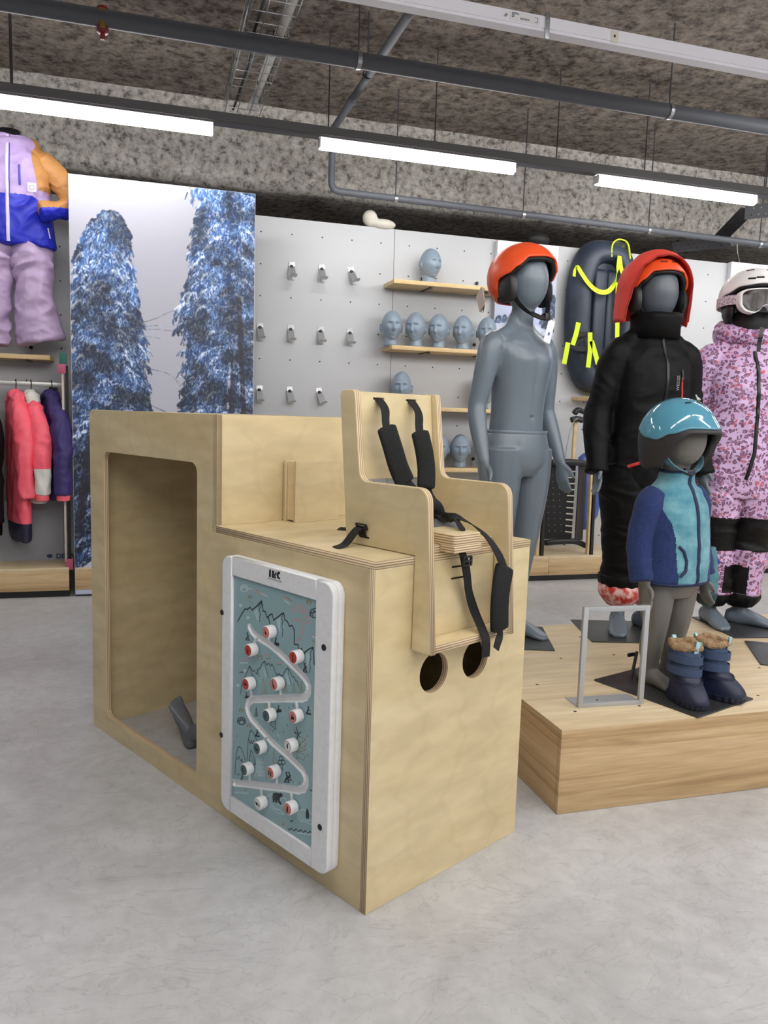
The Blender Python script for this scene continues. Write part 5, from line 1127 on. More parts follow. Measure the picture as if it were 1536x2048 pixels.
r1 = t.ramp(m5.outputs[0], [(.38, INN), (.45, PLUM), (.61, PLUM), (.69, LIL)])
r3 = t.ramp(m5.outputs[0], [(.38, S(196, 130, 150)), (.45, S(190, 84, 100)), (.60, S(190, 96, 116)), (.68, LIL)])
mx = t.N('ShaderNodeMix', data_type='RGBA'); sp_ = t.n.new('ShaderNodeSeparateColor'); t.L(vf.outputs['Color'], sp_.inputs[0]); rr2 = t.ramp(sp_.outputs[0], [(.14, (1, 1, 1, 1)), (.18, (0, 0, 0, 1))])
t.L(rr2.outputs[0], mx.inputs[0]); t.L(r1.outputs[0], mx.inputs[6]); t.L(r3.outputs[0], mx.inputs[7]); t.L(mx.outputs[2], t.b.inputs['Base Color'])
s3 = garment('ski_suit', M3, 'lilac and pink leopard-spotted child ski suit with black knee patches')
bm = bmesh.new()
torso(bm, [(.56, .155, .118, 0, 0), (.66, .172, .134, 0, 0), (.76, .172, .132, 0, 0), (.84, .166, .128, 0, 0), (.92, .163, .126, 0, 0), (1.0, .162, .124, 0, -.002), (1.07, .158, .116, 0, 0), (1.13, .150, .100, 0, .004), (1.17, .112, .086, 0, .008), (1.20, .096, .090, 0, .006), (1.225, .092, .090, 0, 0)], 2.4)
for s, A in ((-1, ARM_L), (1, ARM_R)):
    limb(bm, [(s*.012, .012, 1.225, .05), (s*.05, .012, 1.195, .056), (s*.095, .010, 1.160, .056), (s*.135, .008, 1.125, .056)], 4, 16)
    g_ = [1.35, 1.35, 1.48, 1.65, 1.8, 1.85, 1.95, 2.1]; limb(bm, [(x+s*.03*((1.14-z)/.44), y, z, r*g_[k]) for k, (x, y, z, r) in enumerate(A) if z > .67]+[(s*.236, -.058, .655, .047)], 5, 24)
me = fuse(bm, .006, 8); displace(me, crumple(.008, 7, 12, 23, .5)); link('suit_body', me, LEO, s3); T3 = bvh(me)
BLKF = noisy('black_patch_fabric', S(8, 7, 10), S(14, 13, 17), (60,)*3, rough=.55, spec=.25)
for s, sd in ((-1, 41), (1, 47)):
    me = trouser(s, s3, LEO, sd, wide=(.106, .112, .096, .090, .086, .080), zend=.14); 
    split_mats(me, [LEO, BLKF], lambda c, n_, s=s: 1 if (c.y < .055 and .335 < c.z+.03*(c.x-s*.08) < .475) or (c.x*s < .085 and c.y < .02 and .15 < c.z < .27+.0*s and c.x*s < .05) else 0)
    o = link('trouser_leg', me, None, s3)
    gaiter(s, s3, BLKF, .085, .155, .052, .078, s+7, 'black_gaiter')
# big gathered hood/collar ring lying round the neck
bm = bmesh.new()
cpts = []
for k in range(25):
    a = 2*PI*k/24; bk = .5+.5*math.cos(a-PI)  # a=0 -> back (+y)
    back = .5+.5*math.cos(a); cpts.append((.098*math.sin(a)*(1+.12*back), .012+(.088+.03*back)*math.cos(a), 1.222+.03*back-.0*abs(math.sin(a)), .030+.020*back))
R = []
for k in range(24):
    x, y, z, r = cpts[k]; ctr = Vector((x, y, z)); rad_ = Vector((x, y-.012, 0)).normalized(); ring = []
    for i in range(16):
        b = 2*PI*i/16; ring.append(bm.verts.new(ctr+rad_*math.cos(b)*r*.75+Vector((0, 0, 1))*math.sin(b)*r*1.15))
    R.append(ring)
for k in range(24):
    a, b = R[k], R[(k+1) % 24]
    for i in range(16): bm.faces.new((a[i], a[(i+1) % 16], b[(i+1) % 16], b[i]))
me = fuse(bm, .006, 3); displace(me, crumple(.007, 12, 18, 51)); link('gathered_hood', me, LEO, s3)
ribbon_on('front_zip', T3, [(-.004, 1.16), (.008, 1.05), (.012, .9), (.010, .75), (-.014, .64)], .015, .003, ZIPB, s3, .0015)
link('collar_zip', strap_mesh([(.002, -.118, 1.252), (.0, -.124, 1.22), (-.004, -.122, 1.19), (-.004, -.122, 1.155)], (1, 0, 0), .015, .004), ZIPB, s3)
ribbon_on('chest_zip', T3, [(.080, 1.05), (.088, .885)], .012, .003, ZIPB, s3, .0015)
link('neck_gaiter', None or (lambda b: (ring_loft(b, [((0, -.004, 1.20), (.072, 0, 0), (0, .078, 0)), ((0, -.010, 1.26), (.074, 0, 0), (0, .084, 0)), ((0, -.004, 1.31), (.080, 0, 0), (0, .090, 0)), ((0, -.0, 1.32), (.074, 0, 0), (0, .083, 0))], 32), bm_mesh(b, smooth=True))[1])(bmesh.new()), BLKP, s3)
WHS = mat('off_white_helmet_shell', S(226, 224, 224), .42)
HM3 = M3 @ Matrix.Translation((0, -.004, 1.385)) @ Matrix.Rotation(-.04, 4, 'X')
edw = [(0, D_(72)), (D_(40), D_(76)), (D_(70), D_(88)), (D_(100), D_(98)), (D_(130), D_(116)), (PI, D_(118))]
h3 = tall_helmet(HM3, 'off-white ski helmet on the spotted-suit mannequin', WHS, rad=(.128, .142, .118), edge=edw, straps=False)
for az, th, an in ((-.42, 62, 0), (.42, 62, 0), (-.55, 34, .25), (.55, 34, -.25), (-.15, 60, 0)): slot_on(h3, az, D_(th), (.128, .142, .118), (0, .012, 0), .030, .008, an)
gg = empty('ski_goggles', HM3, 'white ski goggles with a dark lens strapped round the white helmet', 'goggles')
def gog_loop(k, dz=0):
    pts = [(-.085, .020), (-.083, .040), (-.060, .052), (0, .055), (.060, .052), (.083, .040), (.085, .020), (.082, -.005), (.066, -.026), (.040, -.034), (.022, -.026), (.010, -.010), (0, -.006), (-.010, -.010), (-.022, -.026), (-.040, -.034), (-.066, -.026), (-.082, -.005)]
    P = crom([p for p in pts+[pts[0]]], 4)[:-1]; c = (0, .012); return [((x-c[0])*k*1.16, ((z-c[1])*k*1.12+c[1]+dz)) for x, z in P]
def gog_y(x): return -.140+1.9*x*x*1.25
bm = bmesh.new(); O = gog_loop(1.0); I2 = gog_loop(.86); n = len(O); rowsg = []
for lp_, dy in ((O, .030), (O, .004), (gog_loop(.97), -.004), (gog_loop(.90), -.004), (I2, .002), (I2, .026)): rowsg.append([bm.verts.new((x, gog_y(x)+dy, z-.048)) for x, z in lp_])
for a, b in zip(rowsg, rowsg[1:]+[rowsg[0]]):
    for i in range(n): bm.faces.new((a[i], a[(i+1) % n], b[(i+1) % n], b[i]))
link('frame', bm_mesh(bm, smooth=True, angle=math.radians(50)), mat('white_goggle_frame', S(236, 236, 238), .3), gg)
bm = bmesh.new(); vs = [bm.verts.new((x, gog_y(x)+.001, z-.048)) for x, z in gog_loop(.88)]; c0 = bm.verts.new((0, gog_y(0)+.001, -.035)); f_ = [bm.faces.new((c0, vs[i], vs[(i+1) % n])) for i in range(n)]
bmesh.ops.subdivide_edges(bm, edges=bm.edges[:], cuts=2, use_grid_fill=True)
for v in bm.verts: v.co.y = gog_y(v.co.x)+.001
link('lens', bm_mesh(bm, smooth=True), mat('dark_red_lens', S(30, 8, 8), .12, spec=.35), gg)
GSTR = noisy('patterned_goggle_strap', S(226, 218, 224), S(168, 156, 176), (110, 110, 110), rough=.8, lo=.46, hi=.54)
for s in (-1, 1):
    pts = [(s*.094, gog_y(.094)+.022, -.028)]+[tuple(sphpt(s*D_(a), D_(101), (.130, .145, .118), (0, .012, 0), .001)) for a in (62, 80, 100, 120, 145, 168)]
    link('strap', strap_mesh(pts, (0, 0, 1), .038, .003), GSTR, gg)
p = sphpt(D_(-104), D_(101), (.132, .147, .120), (0, .012, 0), .003); link('strap_buckle', slab_mesh([rect(-.004, -.023, .004, .023, .002), rect(-.0015, -.018, .0015, .018)], .003, .0006), mat('cream_buckle', S(232, 216, 196), .4), gg, Matrix.Translation(p) @ Matrix.Rotation(PI/2, 4, 'Z') @ Matrix.Rotation(PI/2, 4, 'X'))
t3 = empty('hang_tag', M3 @ Matrix.Translation((.075, -.110, 1.235)), 'white hang tag on the collar of the spotted ski suit', 'tag')
slab('card', [rect(-.012, -.085, .012, 0, .003)], .001, MATS['white_card'], t3, (.96, 0, .25), (-.25, 0, .96), (0, 0, 0), .0002)
# ================================================================ toddler mannequin
M4 = Matrix.Translation((1.628, 2.155, PH)) @ Matrix.Rotation(.22, 4, 'Z')
m4 = empty('mannequin', M4, 'small toddler mannequin in a fleece jacket with bare legs', 'mannequin')
bm = bmesh.new()
torso(bm, [(.30, .075, .066, 0, 0), (.36, .100, .084, 0, 0), (.45, .098, .080, 0, 0), (.55, .096, .076, 0, 0), (.63, .090, .068, 0, .004), (.665, .06, .05, 0, .006), (.69, .038, .038, 0, .004), (.73, .036, .038, 0, -.002), (.76, .038, .04, 0, -.004)])
ball(bm, (0, -.010, .812), (.067, .080, .094))
KL = [(.054, 0, .36, .056, .060), (.053, 0, .30, .054, .058), (.052, -.002, .245, .047, .050), (.051, -.004, .205, .039, .042), (.050, .004, .165, .037, .040), (.049, .010, .12, .036, .039), (.047, .012, .075, .028, .031), (.047, .014, .045, .025, .030), (.047, .014, .030, .024, .03)]
for s in (-1, 1):
    limb(bm, [(s*x, y, z, a, b) for x, y, z, a, b in KL], 4, 20); foot(bm, (s*.047, .012, .05), .82, s*.15 if s > 0 else -.02, toes=-s)
    A = [(s*.085, .005, .62, .034), (s*.112, .01, .56, .032), (s*.126, .012, .48, .028), (s*.132, -.006, .41, .024), (s*.134, -.025, .352, .0185)]; limb(bm, A, 4, 16); hand(bm, A[-1][:3], (s*.02, -.25, -1), .72, -s, .7)
me = fuse(bm, .0038, 5); link('body', me, GREYK, m4)
base_plate(m4, M4.inverted() @ Matrix.Translation((1.617, 2.085, PH)) @ Matrix.Rotation(.335, 4, 'Z'), .30, .385)
cyl('support_rod', (-.075, .06, .005), (-.068, .05, .10), .0055, PLATE, m4, 10); box('rod_knob', -.105, -.075, .05, .058, .085, .098, BLACK, m4, .003)
TEALF = noisy('teal_plush_fleece', S(62, 128, 146), S(120, 172, 184), (11, 11, 16), rough=.9, sheen=.25, lo=.38, hi=.62, bump=.5, bd=.004, bscale=260)
NAVYF = noisy('navy_fleece', S(26, 42, 88), S(33, 52, 102), (120,)*3, rough=.9, sheen=.06, bump=.3, bd=.002)
NAVYB = mat('navy_binding', S(24, 36, 74), .7)
f4 = garment('fleece_jacket', M4, 'teal plush and navy fleece toddler jacket with a navy zip', 'fleece jacket')
bm = bmesh.new(); torso(bm, [(.352, .128, .104, 0, 0), (.37, .132, .107, 0, 0), (.45, .127, .101, 0, 0), (.53, .121, .094, 0, 0), (.60, .110, .084, 0, .002), (.645, .090, .068, 0, .004), (.668, .062, .056, 0, .006), (.686, .053, .053, 0, .002), (.704, .052, .054, 0, -.002)], 2.4)
me = fuse(bm, .0042, 4); displace(me, crumple(.004, 8, 12, 61))
def kidsplit(c, nn):
    x, z = abs(c.x), c.z
    edge = .070+.045*max(0, (z-.50)/.15)**1.2+.008*math.sin((z-.38)*9)
    if z > .60: edge = .11
    return 0 if (x < edge or z > .652) else 1
split_mats(me, [TEALF, NAVYF], kidsplit); link('front_panels', me, None, f4); T4 = bvh(me)
for s, sd in ((-1, 63), (1, 67)):
    bm = bmesh.new(); limb(bm, [(s*.078, .004, .628, .040), (s*.108, .006, .60, .047), (s*.124, .010, .53, .043), (s*.137, .008, .46, .040), (s*.143, -.008, .40, .037), (s*.146, -.020, .358, .035)], 5, 22); me = fuse(bm, .0045, 4); displace(me, crumple(.0035, 12, 18, sd)); link('sleeve', me, NAVYF, f4)
ribbon_on('front_zip', T4, [(.0, .702), (.004, .60), (.008, .48), (.004, .354)], .013, .003, NAVYB, f4, .001)
ribbon_on('pocket_binding', T4, [(-.068, .365+.112), (-.052, .46), (-.042, .43), (-.047, .40), (-.066, .382)], .010, .003, NAVYB, f4, .0015, dense=6)
bm = bmesh.new(); ring_loft(bm, [((0, 0, .348), (.1285, 0, 0), (0, .1045, 0), 2.4), ((0, 0, .357), (.1325, 0, 0), (0, .1085, 0), 2.4)], 40); link('hem_binding', bm_mesh(bm, smooth=True), NAVYB, f4)
tube('collar_binding', [(.0545*math.cos(a), -.002+.0555*math.sin(a), .705) for a in [2*PI*k/32 for k in range(33)]], .0035, NAVYB, f4, 8)
# teal helmet
TS = mat('glossy_teal_shell', S(84, 146, 170), .09, coat=.6); HM4 = M4 @ Matrix.Translation((0, -.004, .812)) @ Matrix.Rotation(.02, 4, 'X')
h4 = empty('toddler_helmet', HM4, 'glossy teal toddler ski helmet with a dark lower band', 'helmet')
rk = (.118, .132, .128); ck = (0, .010, .0)
edt = [(0, D_(76)), (D_(35), D_(76)), (D_(62), D_(84)), (D_(84), D_(93)), (D_(100), D_(91)), (D_(130), D_(82)), (PI, D_(78))]
def brim(az, th): return .085*math.exp(-(az/.75)**2)*max(0, (th-D_(58))/D_(20))**1.5
az_n = lambda a: a if a <= PI else a-2*PI
link('upper_shell', shell(lambda a: lerpn(a, edt), rk, ck, .006, 84, 30, lambda a, t_: brim(az_n(a), t_)), TS, h4)
edb = [(0, D_(82)), (D_(35), D_(83)), (D_(52), D_(94)), (D_(66), D_(118)), (D_(80), D_(132)), (D_(105), D_(133)), (D_(135), D_(128)), (PI, D_(124))]
rb_ = (rk[0]-.003, rk[1]-.003, rk[2]-.003)
link('lower_band', shell(lambda a: lerpn(a, edb), rb_, ck, .022, 84, 30, lambda a, t_: brim(az_n(a), min(t_, D_(80)))+(.55*(1/math.sin(t_)-1) if t_ > D_(90) else 0)), mat('dark_grey_band', S(44, 42, 44), .5), h4)
slot_on(h4, .25, D_(26), rk, ck, .024, .008, 1.0); slot_on(h4, -.6, D_(30), rk, ck, .020, .006, .3)
for k in range(3): slot_on(h4, D_(-92-7*k), D_(112), rb_, ck, .018, .004, PI/2)
for az, th, r_, c_n, cc in ((.62, 24, .010, 'yellow_sticker', (206, 210, 70)), (.75, 74, .010, 'blue_sticker', (90, 140, 220))):
    p = sphpt(az, D_(th), rk, ck, .0); nn = (p-Vector(ck)).normalized(); cyl(c_n, p-nn*.002, p+nn*.0012, r_, mat(c_n, S(*cc), .4), h4, 20)
TST = mat('teal_chin_strap', S(86, 128, 140), .8)
for s in (-1, 1): link('chin_strap', strap_mesh([(s*.084, -.015, -.060), (s*.070, -.028, -.080), (s*.044, -.040, -.096), (s*.016, -.046, -.104)], (.3*s, 1, .2), .020, .004), TST, h4)
link('chin_buckle', pad_mesh([(-.026, -.046, -.101), (0, -.052, -.107), (.022, -.046, -.102)], (0, .4, .9), .022, .010), BLACK, h4)
lt = tag(tube('white_tag_loop', [HM4 @ Vector(q) for q in ((.028, -.03, .123), (.010, -.035, .137), (.02, -.03, .131), (.05, -.02, .124), (.058, -.01, .122))], .0022, WHITE, n=8), 'small white tag loop on top of the teal toddler helmet', 'tag')
# mitten hanging behind the toddler
MTT = noisy('teal_mitten_shell', S(70, 120, 132), S(84, 136, 148), (30,)*3, rough=.6, bump=.3, bd=.003)
mt_ = empty('ski_mitten', Matrix.Translation(hy(1421, 1142, 2.33)) @ Matrix.Rotation(.2, 4, 'Z'), 'padded teal ski mitten hanging behind the toddler jacket', 'mitten')
bm = bmesh.new(); limb(bm, [(-.012, 0, .085, .024, .016), (-.008, 0, .06, .027, .018), (.0, 0, .02, .024, .020), (.002, 0, -.03, .034, .024), (.0, 0, -.08, .036, .024), (-.006, 0, -.115, .030, .020), (-.012, 0, -.130, .014, .010)], 5, 20); limb(bm, [(-.02, -.002, .0, .014), (-.04, -.004, -.03, .015), (-.046, -.004, -.055, .010)], 4, 12)
me = fuse(bm, .004, 3); displace(me, crumple(.003, 18, 26, 71)); split_mats(me, [MTT, mat('dark_teal_palm', S(24, 62, 74), .6)], lambda c, n_: 1 if c.z < -.075-.4*(c.x) else 0); link('mitten_body', me, None, mt_)
tube('wrist_cord', [(-.012, 0, .08), (-.03, 0, .12), (-.05, -.01, .15)], .003, MTT, mt_, 6)
slab('blue_label', [[(0, 0), (.028, .006), (.004, .035)]], .001, mat('blue_label', S(44, 44, 150), .6), mt_, Xv, Zv, (.022, 0, .02), .0002)
# ================================================================ snow boots
BTN = mat('navy_boot_rubber', S(28, 34, 62), .45); BTF = noisy('slate_blue_nylon', S(50, 68, 98), S(62, 82, 114), (40,)*3, rough=.65, bump=.2, bd=.002); FUR = noisy('beige_boot_fur', S(150, 118, 86), S(192, 162, 124), (60,)*3, rough=.95, bump=1, bd=.01, bscale=200)
LBL = mat('pale_blue_loop', S(164, 208, 216), .6); BTS = mat('slate_strap', S(56, 72, 102), .6)
def boot(M, label, out=1):
    b = empty('snow_boot', M, label, 'boot', 'navy snow boots on the platform')
    # toe towards -y, shaft at the back
    bm = bmesh.new()
    rows = [(0, .036, .060, -.012), (.012, .042, .078, -.016), (.030, .041, .076, -.016), (.050, .038, .066, -.008), (.068, .037, .052, .004), (.085, .037, .045, .010)]
    ring_loft(bm, [((0, cy, z), (rx, 0, 0), (0, ry, 0), 2.5) for z, rx, ry, cy in crom(rows, 3)], 32); me = fuse(bm, .004, 4)
    link('rubber_shoe', me, BTN, b)
    bm = bmesh.new(); n = 44; R = []
    for z, g in ((.0, .001), (.003, .0045), (.017, .0045), (.019, .001)): R.append([bm.verts.new(((.0415+g*(1 if g < .002 or i % 2 else .35))*math.copysign(abs(math.cos(2*PI*i/n))**.8, math.cos(2*PI*i/n)), -.014+(.076+g*(1 if g < .002 or i % 2 else .35))*math.copysign(abs(math.sin(2*PI*i/n))**.8, math.sin(2*PI*i/n)), z)) for i in range(n)])
    for a, c in zip(R, R[1:]):
        for i in range(n): bm.faces.new((a[i], a[(i+1) % n], c[(i+1) % n], c[i]))
    bm.faces.new(R[0][::-1]); bm.faces.new(R[-1]); link('lugged_sole', bm_mesh(bm), mat('black_navy_sole', S(20, 24, 44), .5), b)
    bm = bmesh.new(); ring_loft(bm, [((0, cy, z), (rx, 0, 0), (0, ry, 0), 2.3) for z, rx, ry, cy in crom([(.055, .034, .052, .006), (.078, .037, .048, .011), (.10, .039, .046, .015), (.125, .041, .046, .017), (.150, .042, .047, .018), (.160, .041, .046, .018)], 3)], 30)
    me = fuse(bm, .004, 3); displace(me, lambda p: .0018*math.sin(p.z*150)+.0015*noise.noise(p*60)); link('nylon_shaft', me, BTF, b)
    ring = [(.039*math.cos(a), .018+.044*math.sin(a), .163+.003*math.sin(3*a)) for a in [2*PI*k/40 for k in range(41)]]
    bm = bmesh.new(); add_tube(bm, ring, .0105, 12, False); me = fuse(bm, .003, 1) if False else bm_mesh(bm, smooth=True); displace(me, lambda p: .006*noise.noise(p*170)); link('fur_lining', me, FUR, b)
    bm = bmesh.new(); ring_loft(bm, [((0, .018, .150), (.030, 0, 0), (0, .035, 0)), ((0, .018, .1635), (.037, 0, 0), (0, .042, 0))], 24); link('fur_insole', bm_mesh(bm), FUR, b)
    for z in (.128, .092):
        pts = [(-.0475*math.cos(a)*1.0, .015-.053*math.sin(a), z+.004*math.cos(a)) for a in [PI*(-.12+1.15*k/14) for k in range(15)]]
        link('touch_strap', strap_mesh(pts, (0, 0, 1), .023, .0035, 2), BTS, b)
    link('collar_band', strap_mesh([(-.040*math.cos(a), .0-.056*math.sin(a), .068-.004*math.sin(a)) for a in [PI*k/12 for k in range(13)]], (0, .4, 1), .010, .004, 2), mat('dark_navy_trim', S(20, 26, 50), .6), b)
    link('pull_loop', strap_mesh([(.006, -.030, .150), (.008, -.034, .172), (.012, -.032, .184), (.014, -.026, .176), (.014, -.024, .160)], (1, .1, 0), .014, .002), LBL, b)
    link('pull_loop', strap_mesh([(-.012, .060, .150), (-.012, .066, .172), (-.012, .064, .180), (-.012, .058, .172)], (1, 0, 0), .012, .002), LBL, b)
    return b
BM = Matrix.Scale(1.05, 4)
boot(Matrix.Translation((1.590, 1.985, PH+.0052)) @ Matrix.Rotation(-.12, 4, 'Z') @ BM, 'left navy snow boot with fur lining beside the toddler foot')
boot(Matrix.Translation((1.712, 2.005, PH+.0052)) @ Matrix.Rotation(.46, 4, 'Z') @ BM, 'right navy snow boot with fur lining, nearer the platform edge')
# extra base plate at the right edge
xp = empty('floor_stand', Matrix.Translation((2.335, 2.30, PH)) @ Matrix.Rotation(-.55, 4, 'Z'), 'dark steel base plate cut off by the right picture edge', 'base plate')
slab('plate', [rect(-.16, -.16, .16, .16, .004)], .005, PLATE, xp, Xv, Yv, (0, 0, 0), .0008)
# grey mannequin foot inside the play unit
ft = kz(372, 1500, 0) if True else None
lf = empty('spare_mannequin_limb', FM @ Matrix.Translation((.145, 1.03, 0)) @ Matrix.Rotation(0, 4, 'Z'), 'loose grey mannequin foot standing on its heel inside the play unit', 'mannequin foot')
bm = bmesh.new(); foot(bm, (0, .02, .05), .95, 0, toes=1); limb(bm, [(0, .018, .03, .028, .032), (0, .020, .08, .028, .032), (0, .016, .14, .034, .036), (0, .012, .20, .042, .045), (0, .01, .26, .045, .048)], 4, 18)
DKM = mat('dark_grey_foot', S(118, 122, 128), .4)
link('foot_and_calf', fuse(bm, .0035, 3), DKM, lf, Matrix.Translation((.01, .036, .040)) @ Matrix.Rotation(PI+.15, 4, 'Z') @ Matrix.Rotation(-math.radians(62), 4, 'X') @ Matrix.Scale(.82, 4))
# ================================================================ display heads
HEADM = mat('grey_display_head', S(136, 152, 168), .33)
def face_head():
    N, Mh = 96, 80; vs, fs = [], []
    g = lambda x, z, cx, cz, sx, sz: math.exp(-((x-cx)/sx)**2-((z-cz)/sz)**2)
    for j in range(Mh+1):
        v = j/Mh
        for i in range(N):
            az = 2*PI*i/N  # 0 = front
            th = PI*v; x, y, z = math.sin(th)*math.sin(az), -math.sin(th)*math.cos(az), math.cos(th)
            jaw = 1-.26*max(0, -z)**1.3; X = x*.071*jaw; Y = y*.088*(1-.10*max(0, -z)); Z = z*.108
            fr = max(0, -y)
            if fr > 0:
                Y -= 0.0250*g(X, Z, 0, -.024, .0085, .013)*fr+.011*g(X, Z, 0, -.004, .0065, .024)*fr      # nose
                for s in (-1, 1):
                    Y += 0.0142*g(X, Z, s*.026, .008, .0135, .0105)*fr                                         # socket
                    Y -= 0.0078*g(X, Z, s*.027, .005, .0095, .0058)*fr                                         # lid
                    Y -= 0.0074*g(X, Z, s*.025, .026, .018, .006)*fr                                           # brow
                    Y -= 0.0068*g(X, Z, s*.036, -.024, .016, .018)*fr                                           # cheek
                    Y -= 0.0061*g(X, Z, s*.0085, -.032, .0045, .005)*fr                                        # nostril wing
                    Y += 0.0041*g(X, Z, s*.026, -.056, .006, .006)*fr
                Y -= 0.0074*g(X, Z, 0, -.0525, .0175, .0042)*fr+.0062*g(X, Z, 0, -.0615, .015, .0046)*fr; Y += 0.0047*g(X, Z, 0, -.0572, .02, .0022)*fr; Y += 0.0041*g(X, Z, 0, -.071, .014, .005)*fr
                Y -= 0.0121*g(X, Z, 0, -.086, .020, .014)*fr                                                    # chin
            vs.append((X, Y, Z))
    for j in range(Mh):
        for i in range(N): fs.append((j*N+i, (j+1)*N+i, (j+1)*N+(i+1) % N, j*N+(i+1) % N))
    me = mesh('head', vs, fs, True); bm = bmesh.new(); bm.from_mesh(me); bmesh.ops.remove_doubles(bm, verts=bm.verts[:], dist=.0001)
    # ears
    for s in (-1, 1):
        bm2 = []
        R = []
        for k in range(13):
            a = -PI*.62+PI*1.35*k/12; R.append((s*(.071+.006*math.sin(PI*k/12)), .006+.013*math.cos(a+.2)+.004, -.012+.024*math.sin(a), .0042+.001*math.sin(PI*k/12)))
        add_tube(bm, [r[:3] for r in R], [r[3] for r in R], 8)
        add_tube(bm, [(s*.066, .004, .006), (s*.070, .008, -.012), (s*.066, .002, -.032)], [.008, .011, .006], 10)
    # neck
    ring_loft(bm, [((0, .012, -.135), (.052, 0, 0), (0, .056, 0)), ((0, .010, -.120), (.047, 0, 0), (0, .052, 0)), ((0, .012, -.09), (.044, 0, 0), (0, .050, 0)), ((0, .012, -.05), (.044, 0, 0), (0, .052, 0))], 32)
    me2 = bpy.data.meshes.new('helmet_bust'); bmesh.ops.recalc_face_normals(bm, faces=bm.faces); bm.to_mesh(me2); bm.free()
    me2.polygons.foreach_set('use_smooth', [True]*len(me2.polygons)); me2.materials.append(HEADM); return me2
HD_ = face_head()
def head(x, y, z, rot, label, sc_=.95):
    o = bpy.data.objects.new('helmet_bust', HD_); C.objects.link(o); o.matrix_world = Matrix.Translation((x, y, z+.135*sc_)) @ Matrix.Rotation(rot, 4, 'Z') @ Matrix.Scale(sc_, 4); return tag(o, label, 'mannequin head', 'grey display heads on the wall shelves')
def xat(px, py, Y): return hy(px, py, Y).x
Yh = 5.10
head(xat(860, 540, Yh), Yh, 1.983, .28, 'grey display head alone on the highest shelf', .96)
for px, r_, l in ((783, -.10, 'grey display head at the left end of the second shelf'), (831, -.62, 'second grey display head from the left on the second shelf'), (877, -.62, 'middle grey display head on the second shelf'), (926, -.66, 'grey display head on the second shelf just left of the mannequin shoulder'), (974, -.5, 'darker grey display head half hidden behind the mannequin shoulder')): head(xat(px, 665, Yh-.02), Yh-.02, 1.563, r_, l)
head(xat(803, 775, Yh), Yh, 1.17, -.35, 'grey display head peeking above the chair back'); head(xat(966, 790, Yh), Yh, 1.17, .9, 'grey display head glimpsed between the mannequin arm and chest')
for px, l in ((878, 'grey display head cut by the chair side on the lowest shelf'), (920, 'grey display head on the lowest shelf beside the mannequin forearm'), (972, 'grey display head on the lowest shelf behind the mannequin hip')): head(xat(px, 900, Yh), Yh, .762, -.3, l)
# ================================================================ inflatable sled on the wall
NAV = noisy('dark_navy_coated_fabric', S(38, 46, 60), S(46, 56, 72), (12,)*3, rough=.5, bump=.1, bd=.002); LIME = mat('lime_webbing', S(206, 230, 30), .6)
isl = empty('inflatable_sled', (0, 0, 0), 'dark blue inflatable sled with lime straps hanging on the grey panel', 'inflatable sled')
sx0, sx1, sz0, sz1 = hy(1150, 640, 5.0).x, hy(1150, 640, 5.0).x+.575, 1.31, 2.40
cxs, czs, hw_, hh = (sx0+sx1)/2, (sz0+sz1)/2, (sx1-sx0)/2, (sz1-sz0)/2; rt_ = .115
bm = bmesh.new(); n = 96; R = []
def outl(a, d):
    # stadium-like outline inset by d
    w_, h_ = hw_-d, hh-d; e = 2.9; ca, sa = math.cos(a), math.sin(a); x = w_*math.copysign(abs(ca)**(2/e), ca); z = h_*math.copysign(abs(sa)**(2/e), sa)
    return x*(1-.10*max(0, -z/hh)), z
prof = [(.03, .0), (.005, .03)]+[(rt_*(1-math.cos(t_))*.98, rt_*1.0*math.sin(t_)+.03) for t_ in [PI*.5*k/6 for k in range(1, 7)]]+[(rt_+rt_*.55*math.sin(t_), .03+rt_*math.cos(t_)) for t_ in [PI*.34*k/4 for k in range(1, 5)]]+[(rt_*1.65, .085), (rt_*1.9, .083)]
for d, y in prof: R.append([bm.verts.new((cxs+outl(2*PI*i/n, d)[0], 5.20-y*1.15, czs+outl(2*PI*i/n, d)[1])) for i in range(n)])
for a, b in zip(R, R[1:]):
    for i in range(n): bm.faces.new((a[i], a[(i+1) % n], b[(i+1) % n], b[i]))
bm.faces.new(R[-1]); bm.faces.new(R[0][::-1]); link('tube_body', bm_mesh(bm, smooth=True, angle=math.radians(60)), NAV, isl)
bm = bmesh.new()
for s in (-1, 1): ring_loft(bm, [((cxs+s*.052, 5.20-.083*1.15, czs-.37), (.048, 0, 0), (0, .02, 0), 3.4), ((cxs+s*.052, 5.19-.083*1.15, czs-.34), (.0515, 0, 0), (0, .03, 0), 3.4), ((cxs+s*.052, 5.19-.083*1.15, czs+.30), (.0515, 0, 0), (0, .03, 0), 3.4), ((cxs+s*.052, 5.20-.083*1.15, czs+.33), (.044, 0, 0), (0, .02, 0), 3.4)], 20)
link('seat_cushions', bm_mesh(bm, smooth=True), NAV, isl)
def sp3(px, py, Y=5.03): return hy(px, py, Y)
ys = 5.045
link('handle_patch', slab_mesh([[(p.x, p.z) for p in [sp3(*q, 5.05) for q in ((1222,515),(1222,500),(1226,484),(1236,478),(1250,480),(1257,490),(1260,517))]][::-1]], .006, .001), noisy('lime_black_mesh_pocket', S(26, 30, 20), S(120, 140, 20), (30,)*3, rough=.7, lo=.5, hi=.75), isl, Matrix(((1, 0, 0, 0), (0, 0, -1, 5.062), (0, 1, 0, 0), (0, 0, 0, 1))))
link('pocket_piping', strap_mesh([sp3(*q, 5.04) for q in ((1223,514),(1223,498),(1227,485),(1237,479),(1250,482),(1257,492),(1260,518))], (0, 1, 0), .012, .008), LIME, isl)
